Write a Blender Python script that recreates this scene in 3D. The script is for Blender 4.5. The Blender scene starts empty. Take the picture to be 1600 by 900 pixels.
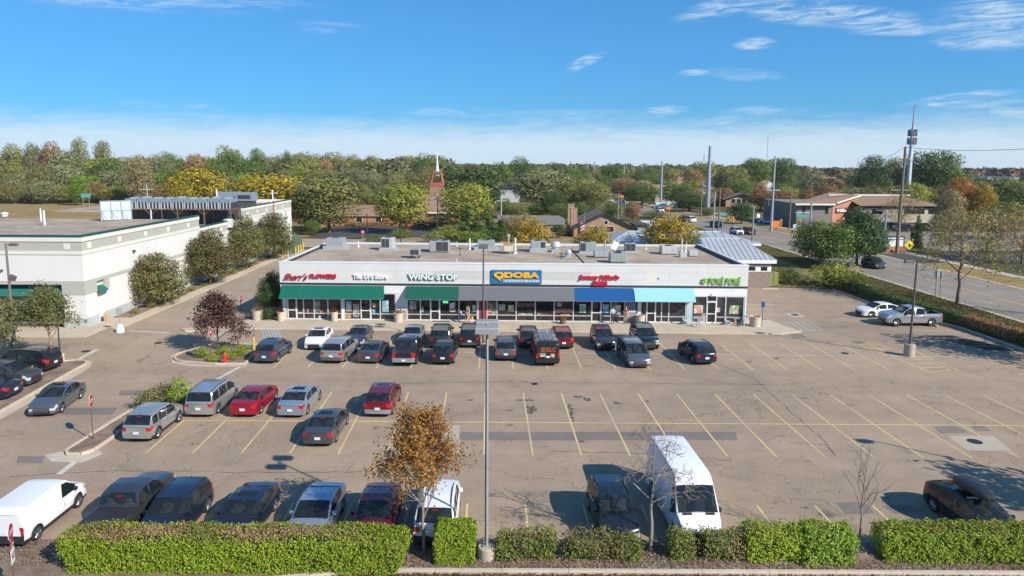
import bpy, bmesh, math, random
import numpy as np
from mathutils import Vector, Matrix, Euler
R = math.radians
random.seed(7)
SC = bpy.context.scene
COL = SC.collection

# ------------------------------------------------------------------ camera
CAM_H, PITCH, ROLL = 16.1, 7.63, 0.27
FOC, PCX, PCY = 1067.0, 775.0, 398.0           # focal length and principal point for a 1600 x 900 frame
cd = bpy.data.cameras.new('camera')
cd.sensor_fit = 'HORIZONTAL'; cd.sensor_width = 36.0
cd.lens = 36.0 * FOC / 1600.0
cd.shift_x = (800 - PCX) / 1600.0
cd.shift_y = -(450 - PCY) / 1600.0
cd.clip_start = 0.5; cd.clip_end = 6000
cam = bpy.data.objects.new('camera', cd); COL.objects.link(cam)
cam.matrix_world = (Matrix.Translation((0, 0, CAM_H)) @ Matrix.Rotation(R(90 - PITCH), 4, 'X') @ Matrix.Rotation(R(ROLL), 4, 'Z'))
SC.camera = cam
SC.render.resolution_x, SC.render.resolution_y = 1024, 576

# ------------------------------------------------------------------ sky and sun
SUN_EL = R(34.0)
SUN_DIR = Vector((0.785, -0.62, 0)).normalized() * math.cos(SUN_EL) + Vector((0, 0, math.sin(SUN_EL)))
W = bpy.data.worlds.new('World'); SC.world = W; W.use_nodes = True
nt = W.node_tree; nt.nodes.clear()
def nd(t, typ, **kw):
    n = t.nodes.new(typ)
    for k, v in kw.items(): setattr(n, k, v)
    return n
out = nd(nt, 'ShaderNodeOutputWorld'); bg = nd(nt, 'ShaderNodeBackground')
sky = nd(nt, 'ShaderNodeTexSky', sky_type='NISHITA', sun_disc=False)
sky.sun_elevation = SUN_EL
sky.sun_rotation = math.atan2(SUN_DIR.x, SUN_DIR.y)
sky.altitude = 250; sky.air_density = 1.0; sky.dust_density = 0.35; sky.ozone_density = 2.6
SKY_STR, SKY_TINT = 0.07, (.60, 1.80, 3.05, 1)      # a clear autumn blue
bg.inputs['Strength'].default_value = SKY_STR
tc = nd(nt, 'ShaderNodeTexCoord'); sep = nd(nt, 'ShaderNodeSeparateXYZ')
nt.links.new(tc.outputs['Generated'], sep.inputs[0])
def wm(op, a, b=None, c=None, clamp=False):
    n = nd(nt, 'ShaderNodeMath', operation=op, use_clamp=clamp)
    for i, v in enumerate((a, b, c)):
        if v is None: continue
        if isinstance(v, (int, float)): n.inputs[i].default_value = v
        else: nt.links.new(v, n.inputs[i])
    return n.outputs[0]
def wmap(v, a, b, c=0.0, d=1.0):
    n = nd(nt, 'ShaderNodeMapRange', clamp=True); n.interpolation_type = 'SMOOTHSTEP'
    nt.links.new(v, n.inputs[0])
    for i, q in enumerate((a, b, c, d)): n.inputs[i + 1].default_value = q
    return n.outputs[0]
# clouds: wisps of cirrus where the photograph's sky has them, a thin scatter overhead, and a pale veil low down all round
ln = wm('SQRT', wm('ADD', wm('MULTIPLY', sep.outputs[0], sep.outputs[0]), wm('MULTIPLY', sep.outputs[1], sep.outputs[1])))
cu = wm('ARCTAN2', sep.outputs[0], sep.outputs[1]); cv = wm('ARCTAN2', sep.outputs[2], ln)
comb2 = nd(nt, 'ShaderNodeCombineXYZ')
nt.links.new(wm('ADD', wm('MULTIPLY', cu, 9.0), wm('MULTIPLY', cv, -9.0)), comb2.inputs[0]); nt.links.new(wm('MULTIPLY', cv, 62.0), comb2.inputs[1])
n2 = nd(nt, 'ShaderNodeTexNoise'); n2.inputs['Scale'].default_value = 1.5; n2.inputs['Detail'].default_value = 10
n2.inputs['Roughness'].default_value = 0.70; n2.inputs['Distortion'].default_value = 0.9
nt.links.new(comb2.outputs[0], n2.inputs['Vector'])
wisp = wmap(n2.outputs[0], 0.38, 0.70)
n3 = nd(nt, 'ShaderNodeTexNoise'); n3.inputs['Scale'].default_value = 0.55; n3.inputs['Detail'].default_value = 3
nt.links.new(comb2.outputs[0], n3.inputs['Vector'])
tot = None
for px, py, hw, hh, op, tilt in ((130, 30, 260, 30, .62, 0.0), (330, 36, 170, 18, .3, -.05), (1118, 33, 75, 17, .85, -.22), (1225, 30, 100, 16, .5, 0.0), (1270, 56, 120, 17, .95, .14), (1345, 74, 70, 9, .8, .14), (1430, 86, 110, 7, .6, .07), (1575, 78, 105, 40, .85, 0.0), (1560, 104, 100, 12, .7, 0.0), (912, 104, 32, 10, .8, -.4), (1165, 88, 32, 9, .8, 0.0), (1150, 131, 60, 10, .55, .1), (1076, 125, 26, 5, .9, 0.0), (1022, 181, 48, 9, .8, -.1), (1118, 195, 34, 7, .8, -.1), (1190, 182, 75, 8, .65, -.02), (1475, 174, 70, 8, .75, -.1), (720, 181, 110, 9, .4, .0), (900, 186, 140, 12, .4, .0), (520, 62, 60, 12, .3, 0.0), (270, 180, 70, 6, .35, 0.0), (1470, 205, 260, 26, .55, -.14)):
    au = math.atan((px - 775) / 1067.0); av = math.atan((258 - py) / 1067.0)
    du = wm('SUBTRACT', cu, au); dv = wm('ADD', wm('SUBTRACT', cv, av), wm('MULTIPLY', du, tilt))
    du = wm('DIVIDE', du, hw / 1067.0); dv = wm('DIVIDE', dv, hh / 1067.0)
    d = wm('ADD', wm('MULTIPLY', du, du), wm('MULTIPLY', dv, dv))
    m_ = wm('MULTIPLY', wmap(d, 0.0, 1.25, 1.0, 0.0), op); tot = m_ if tot is None else wm('MAXIMUM', tot, m_)
high = wm('MULTIPLY', wmap(n3.outputs[0], .52, .7), wmap(cv, .30, .5, 0, .5)); tot = wm('MAXIMUM', tot, high)
cirrus = wm('MULTIPLY', tot, wisp)
veil = wmap(wm('ADD', cv, wm('MULTIPLY', wm('SUBTRACT', n2.outputs[0], 0.5), 0.05)), 0.022, 0.074, 0.78, 0.0)
cl = wm('MAXIMUM', cirrus, veil, clamp=False)
hs = nd(nt, 'ShaderNodeMix', data_type='RGBA', blend_type='MULTIPLY'); hs.inputs[0].default_value = 1.0
gm = nd(nt, 'ShaderNodeGamma'); gm.inputs[1].default_value = 0.6; nt.links.new(sky.outputs[0], gm.inputs[0]); nt.links.new(gm.outputs[0], hs.inputs[6]); hs.inputs[7].default_value = SKY_TINT
mx = nd(nt, 'ShaderNodeMix', data_type='RGBA')
nt.links.new(cl, mx.inputs[0]); nt.links.new(hs.outputs[2], mx.inputs[6]); mx.inputs[7].default_value = (8.3, 9.6, 10.6, 1)
nt.links.new(mx.outputs[2], bg.inputs['Color']); nt.links.new(bg.outputs[0], out.inputs[0])

sl = bpy.data.lights.new('sun', 'SUN'); sl.energy = 5.0; sl.angle = R(0.5); sl.color = (1.0, 0.945, 0.86)
so = bpy.data.objects.new('sun', sl); COL.objects.link(so)
so.rotation_euler = SUN_DIR.to_track_quat('Z', 'Y').to_euler(); so.location = (60, -60, 120)
SC.view_settings.view_transform = 'Standard'; SC.view_settings.look = 'None'
SC.view_settings.exposure = 0.40; SC.view_settings.gamma = 1.0
SC.view_settings.use_curve_mapping = False

# ------------------------------------------------------------------ helpers: finding places on the ground and on planes
def ray(px, py):
    x = (px - PCX) / FOC; y = -(py - PCY) / FOC
    c, s = math.cos(R(ROLL)), math.sin(R(ROLL))
    x, y = c * x - s * y, s * x + c * y
    t = R(PITCH)
    return Vector((x, math.cos(t) + y * math.sin(t), -math.sin(t) + y * math.cos(t)))
def at(px, py, z=0.0):
    d = ray(px, py); t = (z - CAM_H) / d.z
    return Vector((d.x * t, d.y * t, z))
def atY(px, py, Y):
    d = ray(px, py); t = Y / d.y
    return Vector((d.x * t, Y, CAM_H + d.z * t))
def atX(px, py, X):
    d = ray(px, py); t = X / d.x
    return Vector((X, d.y * t, CAM_H + d.z * t))

# ------------------------------------------------------------------ helpers: objects
def tag(o, label=None, cat=None, group=None, kind=None):
    if label: o['label'] = label
    if cat: o['category'] = cat
    if group: o['group'] = group
    if kind: o['kind'] = kind
    return o
def thing(name, label, cat, loc=(0, 0, 0), rz=0.0, group=None):
    o = bpy.data.objects.new(name, None); o.empty_display_size = 0.3
    COL.objects.link(o); o.location = loc; o.rotation_euler = (0, 0, rz)
    return tag(o, label, cat, group)
def link_mesh(name, me, parent=None, loc=None, rz=None, mat=None):
    o = bpy.data.objects.new(name, me); COL.objects.link(o)
    if parent is not None: o.parent = parent
    if loc is not None: o.location = loc
    if rz is not None: o.rotation_euler = (0, 0, rz)
    if mat is not None:
        for s in o.material_slots[:1]:
            s.link = 'OBJECT'; s.material = mat
    return o
def kids(o): return [c for c in COL.objects if c.parent == o]
def copy_tree(o, parent=None, children=None):
    c = o.copy(); COL.objects.link(c)
    if parent is not None: c.parent = parent
    for ch in (children[o] if children else list(o.children)): copy_tree(ch, c, children)
    return c

ORD = 'first second third fourth fifth sixth seventh eighth ninth tenth eleventh twelfth thirteenth fourteenth fifteenth sixteenth seventeenth eighteenth nineteenth twentieth'.split()
def nth(i): return ORD[i] if i < 20 else 'number %d' % (i + 1)

class MB:
    """collects shapes; build() links them as ONE mesh object"""
    def __init__(s): s.v = []; s.f = []; s.m = []
    def add(s, vs, fs, mi=0):
        b = len(s.v); s.v.extend([tuple(p) for p in vs])
        for f in fs: s.f.append(tuple(i + b for i in f)); s.m.append(mi)
        return s
    def box(s, x0, x1, y0, y1, z0, z1, mi=0, M=None):
        vs = [Vector(p) for p in ((x0, y0, z0), (x1, y0, z0), (x1, y1, z0), (x0, y1, z0), (x0, y0, z1), (x1, y0, z1), (x1, y1, z1), (x0, y1, z1))]
        if M is not None: vs = [M @ p for p in vs]
        return s.add(vs, [(0, 3, 2, 1), (4, 5, 6, 7), (0, 1, 5, 4), (1, 2, 6, 5), (2, 3, 7, 6), (3, 0, 4, 7)], mi)
    def cbox(s, c, d, mi=0, rz=0.0, rx=0.0, ry=0.0):
        M = Matrix.Translation(c) @ Euler((rx, ry, rz)).to_matrix().to_4x4()
        return s.box(-d[0] / 2, d[0] / 2, -d[1] / 2, d[1] / 2, -d[2] / 2, d[2] / 2, mi, M)
    def bbox(s, x0, x1, y0, y1, z0, z1, b=0.02, mi=0, M=None):
        """box with its vertical and top edges chamfered"""
        p = [(x0 + b, y0), (x1 - b, y0), (x1, y0 + b), (x1, y1 - b), (x1 - b, y1), (x0 + b, y1), (x0, y1 - b), (x0, y0 + b)]
        cx, cy = (x0 + x1) / 2, (y0 + y1) / 2
        q = [(cx + (x - cx) * (1 - 2 * b / (x1 - x0)), cy + (y - cy) * (1 - 2 * b / (y1 - y0))) for x, y in p]
        vs = [Vector((x, y, z0)) for x, y in p] + [Vector((x, y, z1 - b)) for x, y in p] + [Vector((x, y, z1)) for x, y in q]
        if M is not None: vs = [M @ w for w in vs]
        fs = []
        for k in range(2):
            for i in range(8): j = (i + 1) % 8; fs.append((k * 8 + i, k * 8 + j, k * 8 + 8 + j, k * 8 + 8 + i))
        fs.append(tuple(range(16, 24))); fs.append(tuple(range(7, -1, -1)))
        return s.add(vs, fs, mi)
    def tube(s, p0, p1, r0, r1=None, n=8, mi=0, cap=True):
        p0, p1 = Vector(p0), Vector(p1); r1 = r0 if r1 is None else r1
        ax = (p1 - p0).normalized(); u = ax.orthogonal().normalized(); w = ax.cross(u)
        vs = []
        for p, r in ((p0, r0), (p1, r1)):
            for i in range(n):
                a = 2 * math.pi * (i + .5) / n; vs.append(p + (u * math.cos(a) + w * math.sin(a)) * r)
        fs = [(i, (i + 1) % n, n + (i + 1) % n, n + i) for i in range(n)]
        if cap: fs += [tuple(range(n - 1, -1, -1)), tuple(range(n, 2 * n))]
        return s.add(vs, fs, mi)
    def path(s, pts, rad, n=6, mi=0):
        for a, b in zip(pts[:-1], pts[1:]): s.tube(a, b, rad, rad, n, mi)
        return s
    def lathe(s, prof, n=16, c=(0, 0, 0), mi=0, cap=True):
        vs = []; c = Vector(c)
        for r, z in prof:
            for i in range(n):
                a = 2 * math.pi * i / n; vs.append(c + Vector((r * math.cos(a), r * math.sin(a), z)))
        fs = []
        for k in range(len(prof) - 1):
            for i in range(n): j = (i + 1) % n; fs.append((k * n + i, k * n + j, (k + 1) * n + j, (k + 1) * n + i))
        if cap: fs.append(tuple(range((len(prof) - 1) * n, len(prof) * n))); fs.append(tuple(range(n - 1, -1, -1)))
        return s.add(vs, fs, mi)
    def prism(s, poly, z0, z1, mi=0):
        n = len(poly)
        vs = [(x, y, z0) for x, y in poly] + [(x, y, z1) for x, y in poly]
        fs = [(i, (i + 1) % n, n + (i + 1) % n, n + i) for i in range(n)] + [tuple(range(n, 2 * n)), tuple(range(n - 1, -1, -1))]
        return s.add(vs, fs, mi)
    def quad(s, a, b, c, d, mi=0): return s.add([a, b, c, d], [(0, 1, 2, 3)], mi)
    def poly(s, vs, mi=0): return s.add(vs, [tuple(range(len(vs)))], mi)
    def mesh(s, name, mats, smooth=None):
        me = bpy.data.meshes.new(name); me.from_pydata(s.v, [], s.f)
        for m in (mats if isinstance(mats, (list, tuple)) else [mats]): me.materials.append(m)
        if len(me.polygons): me.polygons.foreach_set('material_index', s.m)
        bm = bmesh.new(); bm.from_mesh(me); bmesh.ops.recalc_face_normals(bm, faces=bm.faces); bm.to_mesh(me); bm.free()
        if smooth is not None:
            me.shade_smooth(); me.set_sharp_from_angle(angle=R(smooth))
        me.update(); return me
    def build(s, name, mats, parent=None, smooth=None, loc=None, rz=None):
        return link_mesh(name, s.mesh(name, mats, smooth), parent, loc, rz)

# ------------------------------------------------------------------ helpers: materials
_mats = {}
def newmat(name):
    m = bpy.data.materials.new(name); m.use_nodes = True
    return m, m.node_tree, m.node_tree.nodes['Principled BSDF']
def c4(c): return (c[0], c[1], c[2], 1.0)
def sethsv(t, src, val, hue=0.5, sat=1.0):
    h = nd(t, 'ShaderNodeHueSaturation'); h.inputs['Hue'].default_value = hue; h.inputs['Saturation'].default_value = sat
    t.links.new(src, h.inputs['Color']); t.links.new(val, h.inputs['Value']); return h.outputs[0]
def tmap(t, v, a, b, c, d, smooth=False):
    n = nd(t, 'ShaderNodeMapRange'); 
    if smooth: n.interpolation_type = 'SMOOTHSTEP'
    t.links.new(v, n.inputs[0])
    for i, q in enumerate((a, b, c, d)): n.inputs[i + 1].default_value = q
    return n.outputs[0]
def tnoise(t, vec, scale, detail=3, rough=0.55, dist=0.0):
    n = nd(t, 'ShaderNodeTexNoise'); n.inputs['Scale'].default_value = scale; n.inputs['Detail'].default_value = detail
    n.inputs['Roughness'].default_value = rough; n.inputs['Distortion'].default_value = dist
    t.links.new(vec, n.inputs['Vector']); return n.outputs[0]
def tmath(t, op, a, b=None):
    n = nd(t, 'ShaderNodeMath', operation=op)
    for i, v in enumerate((a, b)):
        if v is None: continue
        if isinstance(v, (int, float)): n.inputs[i].default_value = v
        else: t.links.new(v, n.inputs[i])
    return n.outputs[0]
def tmix(t, f, a, b, blend='MIX'):
    n = nd(t, 'ShaderNodeMix', data_type='RGBA', blend_type=blend)
    for i, v in ((0, f), (6, a), (7, b)):
        if isinstance(v, (int, float)): n.inputs[i].default_value = v
        elif isinstance(v, tuple): n.inputs[i].default_value = c4(v)
        else: t.links.new(v, n.inputs[i])
    return n.outputs[2]
def pm(name, col, rough=0.6, metal=0.0, coat=0.0, var=0.12, scale=1.2, fine=0.0, fscale=30.0, bump=0.0, spec=0.5):
    """plain surface with soft and fine colour variation in world space"""
    if name in _mats: return _mats[name]
    m, t, b = newmat(name)
    b.inputs['Roughness'].default_value = rough; b.inputs['Metallic'].default_value = metal
    b.inputs['Coat Weight'].default_value = coat; b.inputs['Coat Roughness'].default_value = 0.06
    b.inputs['Specular IOR Level'].default_value = spec
    if var or fine:
        g = nd(t, 'ShaderNodeNewGeometry')
        v = tmap(t, tnoise(t, g.outputs['Position'], scale, 4), 0.25, 0.75, 1 - var, 1 + var)
        if fine:
            v = tmath(t, 'MULTIPLY', v, tmap(t, tnoise(t, g.outputs['Position'], fscale, 3, 0.7), 0.2, 0.8, 1 - fine, 1 + fine))
        rgb = nd(t, 'ShaderNodeRGB'); rgb.outputs[0].default_value = c4(col)
        t.links.new(sethsv(t, rgb.outputs[0], v), b.inputs['Base Color'])
        if bump:
            bp = nd(t, 'ShaderNodeBump'); bp.inputs['Strength'].default_value = bump; bp.inputs['Distance'].default_value = 0.02
            t.links.new(tnoise(t, g.outputs['Position'], fscale, 4, 0.7), bp.inputs['Height']); t.links.new(bp.outputs[0], b.inputs['Normal'])
    else: b.inputs['Base Color'].default_value = c4(col)
    _mats[name] = m; return m
def emat(name, col, strength):
    if name in _mats: return _mats[name]
    m, t, b = newmat(name); b.inputs['Base Color'].default_value = c4(col)
    b.inputs['Emission Color'].default_value = c4(col); b.inputs['Emission Strength'].default_value = strength
    _mats[name] = m; return m
# ================================================================== ground, roads, beds
def asphalt(name, base, crack=0.5, stain=0.35, tint=(0.9, 0.96, 1.06)):
    m, t, b = newmat(name); g = nd(t, 'ShaderNodeNewGeometry'); P = g.outputs['Position']
    b.inputs['Roughness'].default_value = 0.92; b.inputs['Specular IOR Level'].default_value = 0.25
    big = tnoise(t, P, 0.055, 5, 0.6, 0.6); mid = tnoise(t, P, 0.55, 5, 0.65); fine = tnoise(t, P, 9.0, 3, 0.75); grit = tnoise(t, P, 42.0, 2, 0.8)
    v = tmath(t, 'MULTIPLY', tmap(t, big, .3, .7, .84, 1.13), tmap(t, mid, .3, .7, .88, 1.10))
    v = tmath(t, 'MULTIPLY', v, tmap(t, fine, .25, .75, .74, 1.22)); v = tmath(t, 'MULTIPLY', v, tmap(t, grit, .3, .7, .84, 1.16))
    # worn lanes: long soft streaks along the aisles
    mp = nd(t, 'ShaderNodeMapping'); mp.inputs['Scale'].default_value = (0.03, 0.32, 1); t.links.new(P, mp.inputs[0])
    v = tmath(t, 'MULTIPLY', v, tmap(t, tnoise(t, mp.outputs[0], 1.0, 4, .6), .35, .7, 1.06, .92))
    # cracks: thin lines between stones of a warped cell pattern, only in some places
    wv = nd(t, 'ShaderNodeTexNoise'); wv.inputs['Scale'].default_value = .9; wv.inputs['Detail'].default_value = 4; t.links.new(P, wv.inputs['Vector'])
    vadd = nd(t, 'ShaderNodeVectorMath', operation='MULTIPLY_ADD'); vadd.inputs[1].default_value = (2.4, 2.4, 0); t.links.new(wv.outputs[1], vadd.inputs[0]); t.links.new(P, vadd.inputs[2])
    for sc, wd, lo, hi, dk in ((0.11, .0030, .36, .50, .5), (0.30, .0060, .42, .58, .45), (0.95, .018, .48, .62, .45)):
        vo = nd(t, 'ShaderNodeTexVoronoi', feature='DISTANCE_TO_EDGE'); vo.inputs['Scale'].default_value = sc; t.links.new(vadd.outputs[0], vo.inputs['Vector'])
        line = tmap(t, vo.outputs[0], wd * .3, wd, 1.0, 0.0, True)
        msk = tmap(t, tnoise(t, P, .10 if sc < .5 else .16, 3), lo, hi, 0, crack, True)
        v = tmath(t, 'MULTIPLY', v, tmath(t, 'SUBTRACT', 1.0, tmath(t, 'MULTIPLY', tmath(t, 'MULTIPLY', line, msk), dk)))
    # oil spots
    vs = nd(t, 'ShaderNodeTexVoronoi'); vs.inputs['Scale'].default_value = .30; t.links.new(vadd.outputs[0], vs.inputs['Vector'])
    spot = tmap(t, vs.outputs[0], .05, .16, 1.0, 0.0, True)
    sm = tmap(t, tnoise(t, P, .21, 2), .52, .62, 0, stain, True)
    v = tmath(t, 'MULTIPLY', v, tmath(t, 'SUBTRACT', 1.0, tmath(t, 'MULTIPLY', spot, sm)))
    rgb = tmix(t, tmap(t, big, .35, .65, 0, 1), tuple(base), tuple(base[i] * (1, .985, .965)[i] for i in range(3)))
    t.links.new(sethsv(t, rgb, v), b.inputs['Base Color'])
    bp = nd(t, 'ShaderNodeBump'); bp.inputs['Strength'].default_value = .35; bp.inputs['Distance'].default_value = .01
    t.links.new(grit, bp.inputs['Height']); t.links.new(bp.outputs[0], b.inputs['Normal'])
    return m
M_LOT = asphalt('lot_asphalt', (0.328, 0.248, 0.175), .85, .5)
M_ROAD = asphalt('road_asphalt', (0.25, 0.215, 0.175), .35, .1)
M_DARKASPH = asphalt('dark_asphalt', (0.075, 0.072, 0.07), .2, .1)
M_PATCH = asphalt('patch_asphalt', (0.20, 0.168, 0.145), .2, .2)
M_PATCH2 = asphalt('black_asphalt', (0.032, 0.032, 0.034), .1, .05)
M_LANE = asphalt('lane_concrete', (0.335, 0.27, 0.20), .5, .2)
M_CONC = pm('concrete', (0.46, 0.375, 0.275), .9, var=.12, scale=.7, fine=.12, fscale=14, bump=.1)
M_CONCW = pm('concrete_pale', (0.40, 0.335, 0.255), .9, var=.10, scale=1.0, fine=.10, fscale=14, bump=.1)
M_KERB = pm('kerb_concrete', (0.47, 0.385, 0.285), .9, var=.14, scale=.8, fine=.12, fscale=10, bump=.1)
M_KERBW = pm('kerb_painted_white', (0.48, 0.405, 0.315), .85, var=.14, scale=2, fine=.1)
def worn_paint(name, col):
    m, t, b = newmat(name); g = nd(t, 'ShaderNodeNewGeometry')
    b.inputs['Roughness'].default_value = .8
    w = tmap(t, tnoise(t, g.outputs['Position'], 3.2, 6, .75), .52, .70, 0, .85, True)
    w2 = tmap(t, tnoise(t, g.outputs['Position'], .35, 3), .42, .66, 0, .45, True)
    t.links.new(tmix(t, tmath(t, 'MAXIMUM', w, w2), tuple(col), (0.29, .235, .19)), b.inputs['Base Color']); return m
M_YEL = worn_paint('stripe_paint_yellow', (0.60, 0.47, 0.215))
M_WHT = worn_paint('stripe_paint_white', (0.55, 0.52, 0.47))
M_BLU = worn_paint('stripe_paint_blue', (0.30, 0.43, 0.52))
M_RYEL = worn_paint('road_paint_yellow', (0.62, 0.36, 0.07))
def grassmat(name, a, b_, c, s=.12):
    m, t, b = newmat(name); g = nd(t, 'ShaderNodeNewGeometry'); P = g.outputs['Position']
    b.inputs['Roughness'].default_value = .95; b.inputs['Specular IOR Level'].default_value = .15
    f = tmap(t, tnoise(t, P, s, 6, .65, .5), .38, .62, 0, 1, True)
    f2 = tmap(t, tnoise(t, P, s * 6, 5, .7), .4, .66, 0, .8, True)
    col = tmix(t, f2, tmix(t, f, tuple(a), tuple(b_)), tuple(c))
    v = tmap(t, tnoise(t, P, 7, 4, .8), .2, .8, .65, 1.35)
    t.links.new(sethsv(t, col, v), b.inputs['Base Color'])
    bp = nd(t, 'ShaderNodeBump'); bp.inputs['Strength'].default_value = .8; bp.inputs['Distance'].default_value = .06
    t.links.new(tnoise(t, P, 9, 4, .8), bp.inputs['Height']); t.links.new(bp.outputs[0], b.inputs['Normal']); return m
M_GROUND = grassmat('ground_cover', (0.085, 0.085, 0.03), (0.17, 0.135, 0.06), (0.06, .06, .025), .03)
M_GRASS = grassmat('verge_grass', (0.135, 0.135, 0.04), (0.28, 0.20, 0.085), (0.18, .165, .06), .12)
M_DRY = grassmat('dry_grass', (0.27, 0.185, 0.07), (0.34, 0.235, 0.10), (0.19, .15, .055), .08)
def mulchmat(name, a, b_):
    m, t, b = newmat(name); g = nd(t, 'ShaderNodeNewGeometry'); P = g.outputs['Position']
    b.inputs['Roughness'].default_value = .95; b.inputs['Specular IOR Level'].default_value = .1
    f = tmap(t, tnoise(t, P, .8, 5, .65), .35, .65, 0, 1, True)
    v = tmap(t, tnoise(t, P, 14, 4, .85), .2, .8, .5, 1.45)
    t.links.new(sethsv(t, tmix(t, f, tuple(a), tuple(b_)), v), b.inputs['Base Color'])
    bp = nd(t, 'ShaderNodeBump'); bp.inputs['Strength'].default_value = .9; bp.inputs['Distance'].default_value = .05
    t.links.new(tnoise(t, P, 16, 4, .85), bp.inputs['Height']); t.links.new(bp.outputs[0], b.inputs['Normal']); return m
M_MULCH = mulchmat('mulch', (0.19, 0.135, 0.098), (0.30, 0.225, 0.165))

def sheet(name, poly, z, mat, kind='structure', parent=None):
    o = MB().poly([(x, y, z) for x, y in poly]).build(name, mat, parent)
    if kind: o['kind'] = kind
    return o
def slab(name, poly, z0, z1, mat, parent=None, kind='structure'):
    o = MB().prism(poly, z0, z1).build(name, mat, parent)
    if kind: o['kind'] = kind
    return o
sheet('ground', [(-2500, -90), (2500, -90), (2500, 3500), (-2500, 3500)], -0.08, M_GROUND)
LOT = [(-75, 28.0), (-31, 28.0), (-21.2, 28.0), (-19.2, 27.4), (46.2, 27.4), (46.2, 66.5), (43.6, 75), (43.6, 88), (34, 89.5), (-36.0, 89.5), (-36.0, 126), (-37.0, 129.5), (-52, 129.5), (-52, 125), (-37.6, 125), (-37.6, 66.0), (-75, 64.0)]
lot = sheet('parking_lot', LOT, 0.0, M_LOT)
# drive lane between the two buildings has a paler surface, laid over the lot
lane = sheet('service_drive', [(-37.5, 68), (-28.2, 68), (-28.2, 126), (-35.9, 125.9), (-37.5, 124)], 0.004, M_LANE)
st = sheet('back_street', [(-50, 130.0), (52, 130), (52, 141.5), (-9, 141.5), (-50, 146)], -0.002, M_LANE)
sheet('church_parking_lot', [(-40, 147.5), (-30, 147.5), (-8, 150), (8, 152), (8, 172), (-42, 172)], 0.0, M_DARKASPH)
sheet('church_driveway', [(-38.6, 146.1), (-29, 145.6), (-30, 147.4), (-40, 147.4)], 0.0, M_DARKASPH)

ROADC = [(61.6, 20), (61.6, 140), (60.3, 165), (55.5, 195), (49.8, 226), (46.5, 262), (46, 310), (49, 400), (62, 620)]
def roadpt(Y, off):
    for (xa, ya), (xb, yb) in zip(ROADC[:-1], ROADC[1:]):
        if ya <= Y <= yb:
            f = (Y - ya) / (yb - ya); d = Vector((xb - xa, yb - ya)).normalized()
            return (xa + (xb - xa) * f + d.y * off, Y - d.x * off)
    return (ROADC[-1][0] + off, Y)
YS = list(range(20, 140, 8)) + list(range(140, 320, 6)) + list(range(320, 621, 30))
def ribbon(name, o0, o1, z, mat, ys=YS, kind='structure', parent=None):
    mb = MB()
    for a, b in zip(ys[:-1], ys[1:]):
        p = [roadpt(a, o0), roadpt(a, o1), roadpt(b, o1), roadpt(b, o0)]
        mb.poly([(x, y, z) for x, y in p])
    o = mb.build(name, mat, parent)
    if kind: o['kind'] = kind
    return o
road = ribbon('main_road', -6.6, 7.2, 0.012, M_ROAD)
sheet('verge', [(46.9, 20), (54.3, 20), (54.3, 141), (52, 141.2), (46, 129), (44.4, 92), (44.2, 76), (46.9, 67)], 0.01, M_GRASS)
ribbon('far_verge', 7.9, 13.5, 0.01, M_DRY)
ribbon('far_footpath', 13.6, 15.6, 0.03, M_CONC)
sheet('shop_side_lawn', [(36.5, 89.6), (43.6, 88.4), (44.2, 92), (45.8, 129), (36, 129)], 0.01, M_GRASS)
sheet('driveway_apron', [(69.6, 112), (90, 114), (120, 116), (120, 128), (70, 124)], 0.022, M_DARKASPH)
sheet('office_parking_lot', [(84, 128.5), (140, 128.5), (140, 168), (84, 163)], 0.022, M_ROAD)
ribbon('near_road_kerb', -7.25, -6.62, 0.05, M_KERB)
ribbon('far_road_kerb', 7.22, 7.85, 0.05, M_KERB)
sheet('mowed_field', [(-330, 110), (-86, 110), (-75, 150), (-62, 200), (-58, 262), (-330, 275)], -0.02, M_DRY)
sheet('lawn', [(-62, 147.2), (-41, 147.4), (-43, 173), (-62, 175)], 0.0, M_DRY)
sheet('lawn', [(-28.5, 142.6), (-9, 142.0), (20, 142), (20, 151), (8, 151), (-8, 149), (-29, 146.9)], 0.006, M_DRY)
sheet('church_lawn', [(-60, 173.5), (20, 173.5), (24, 200), (-60, 200)], 0.0, M_DRY)

# road paint: each dash its own child of the road
def stripe(poly, mat, parent, z=0.004, name='stripe'):
    return sheet(name, poly, z, mat, kind=None, parent=parent)
ribbon('centre_line', -.33, -.21, 0.017, M_RYEL, [y for y in YS if y < 300], kind=None, parent=road)
ribbon('centre_line', .0, .12, 0.017, M_RYEL, [y for y in YS if y < 300], kind=None, parent=road)
for k in range(24):
    y0 = 60 + k * 9.1
    for off in (-3.2, 3.5):
        ys = [y0 + (2.5 if off > 0 else 0), y0 + 1.5 + (2.5 if off > 0 else 0), y0 + 3.0 + (2.5 if off > 0 else 0)]
        ribbon('lane_dash', off - .07, off + .07, 0.017, M_WHT, ys, kind=None, parent=road)
# parking bays
def line(x0, y0, x1, y1, w=.1, mat=None, z=.004, name='stripe', parent=None):
    d = Vector((x1 - x0, y1 - y0)).normalized() * (w / 2); n = Vector((-d.y, d.x))
    return stripe([(x0 - n.x, y0 - n.y), (x1 - n.x, y1 - n.y), (x1 + n.x, y1 + n.y), (x0 + n.x, y0 + n.y)], mat or M_YEL, parent or lot, z, name)
for k in range(-7, 17):                                   # middle double row
    x = -.74 + 2.71 * k
    if k == -7: line(x + .15, 41.2, x + .25, 36.2)
    else: line(x, 46.6 - .012 * k, x + .13, 36.2 - .012 * k)
line(-19.6, 41.12, 46.0, 40.84, .11, z=.008)
for k in range(-6, 15):                                   # double row before the shops
    x = -1.3 + 2.71 * k
    line(x, 52.3, x - .04, 62.2 if k < 6 else 60.6)
line(-17.5, 57.2, 40.5, 56.3, .09, M_WHT, z=.008)
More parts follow.
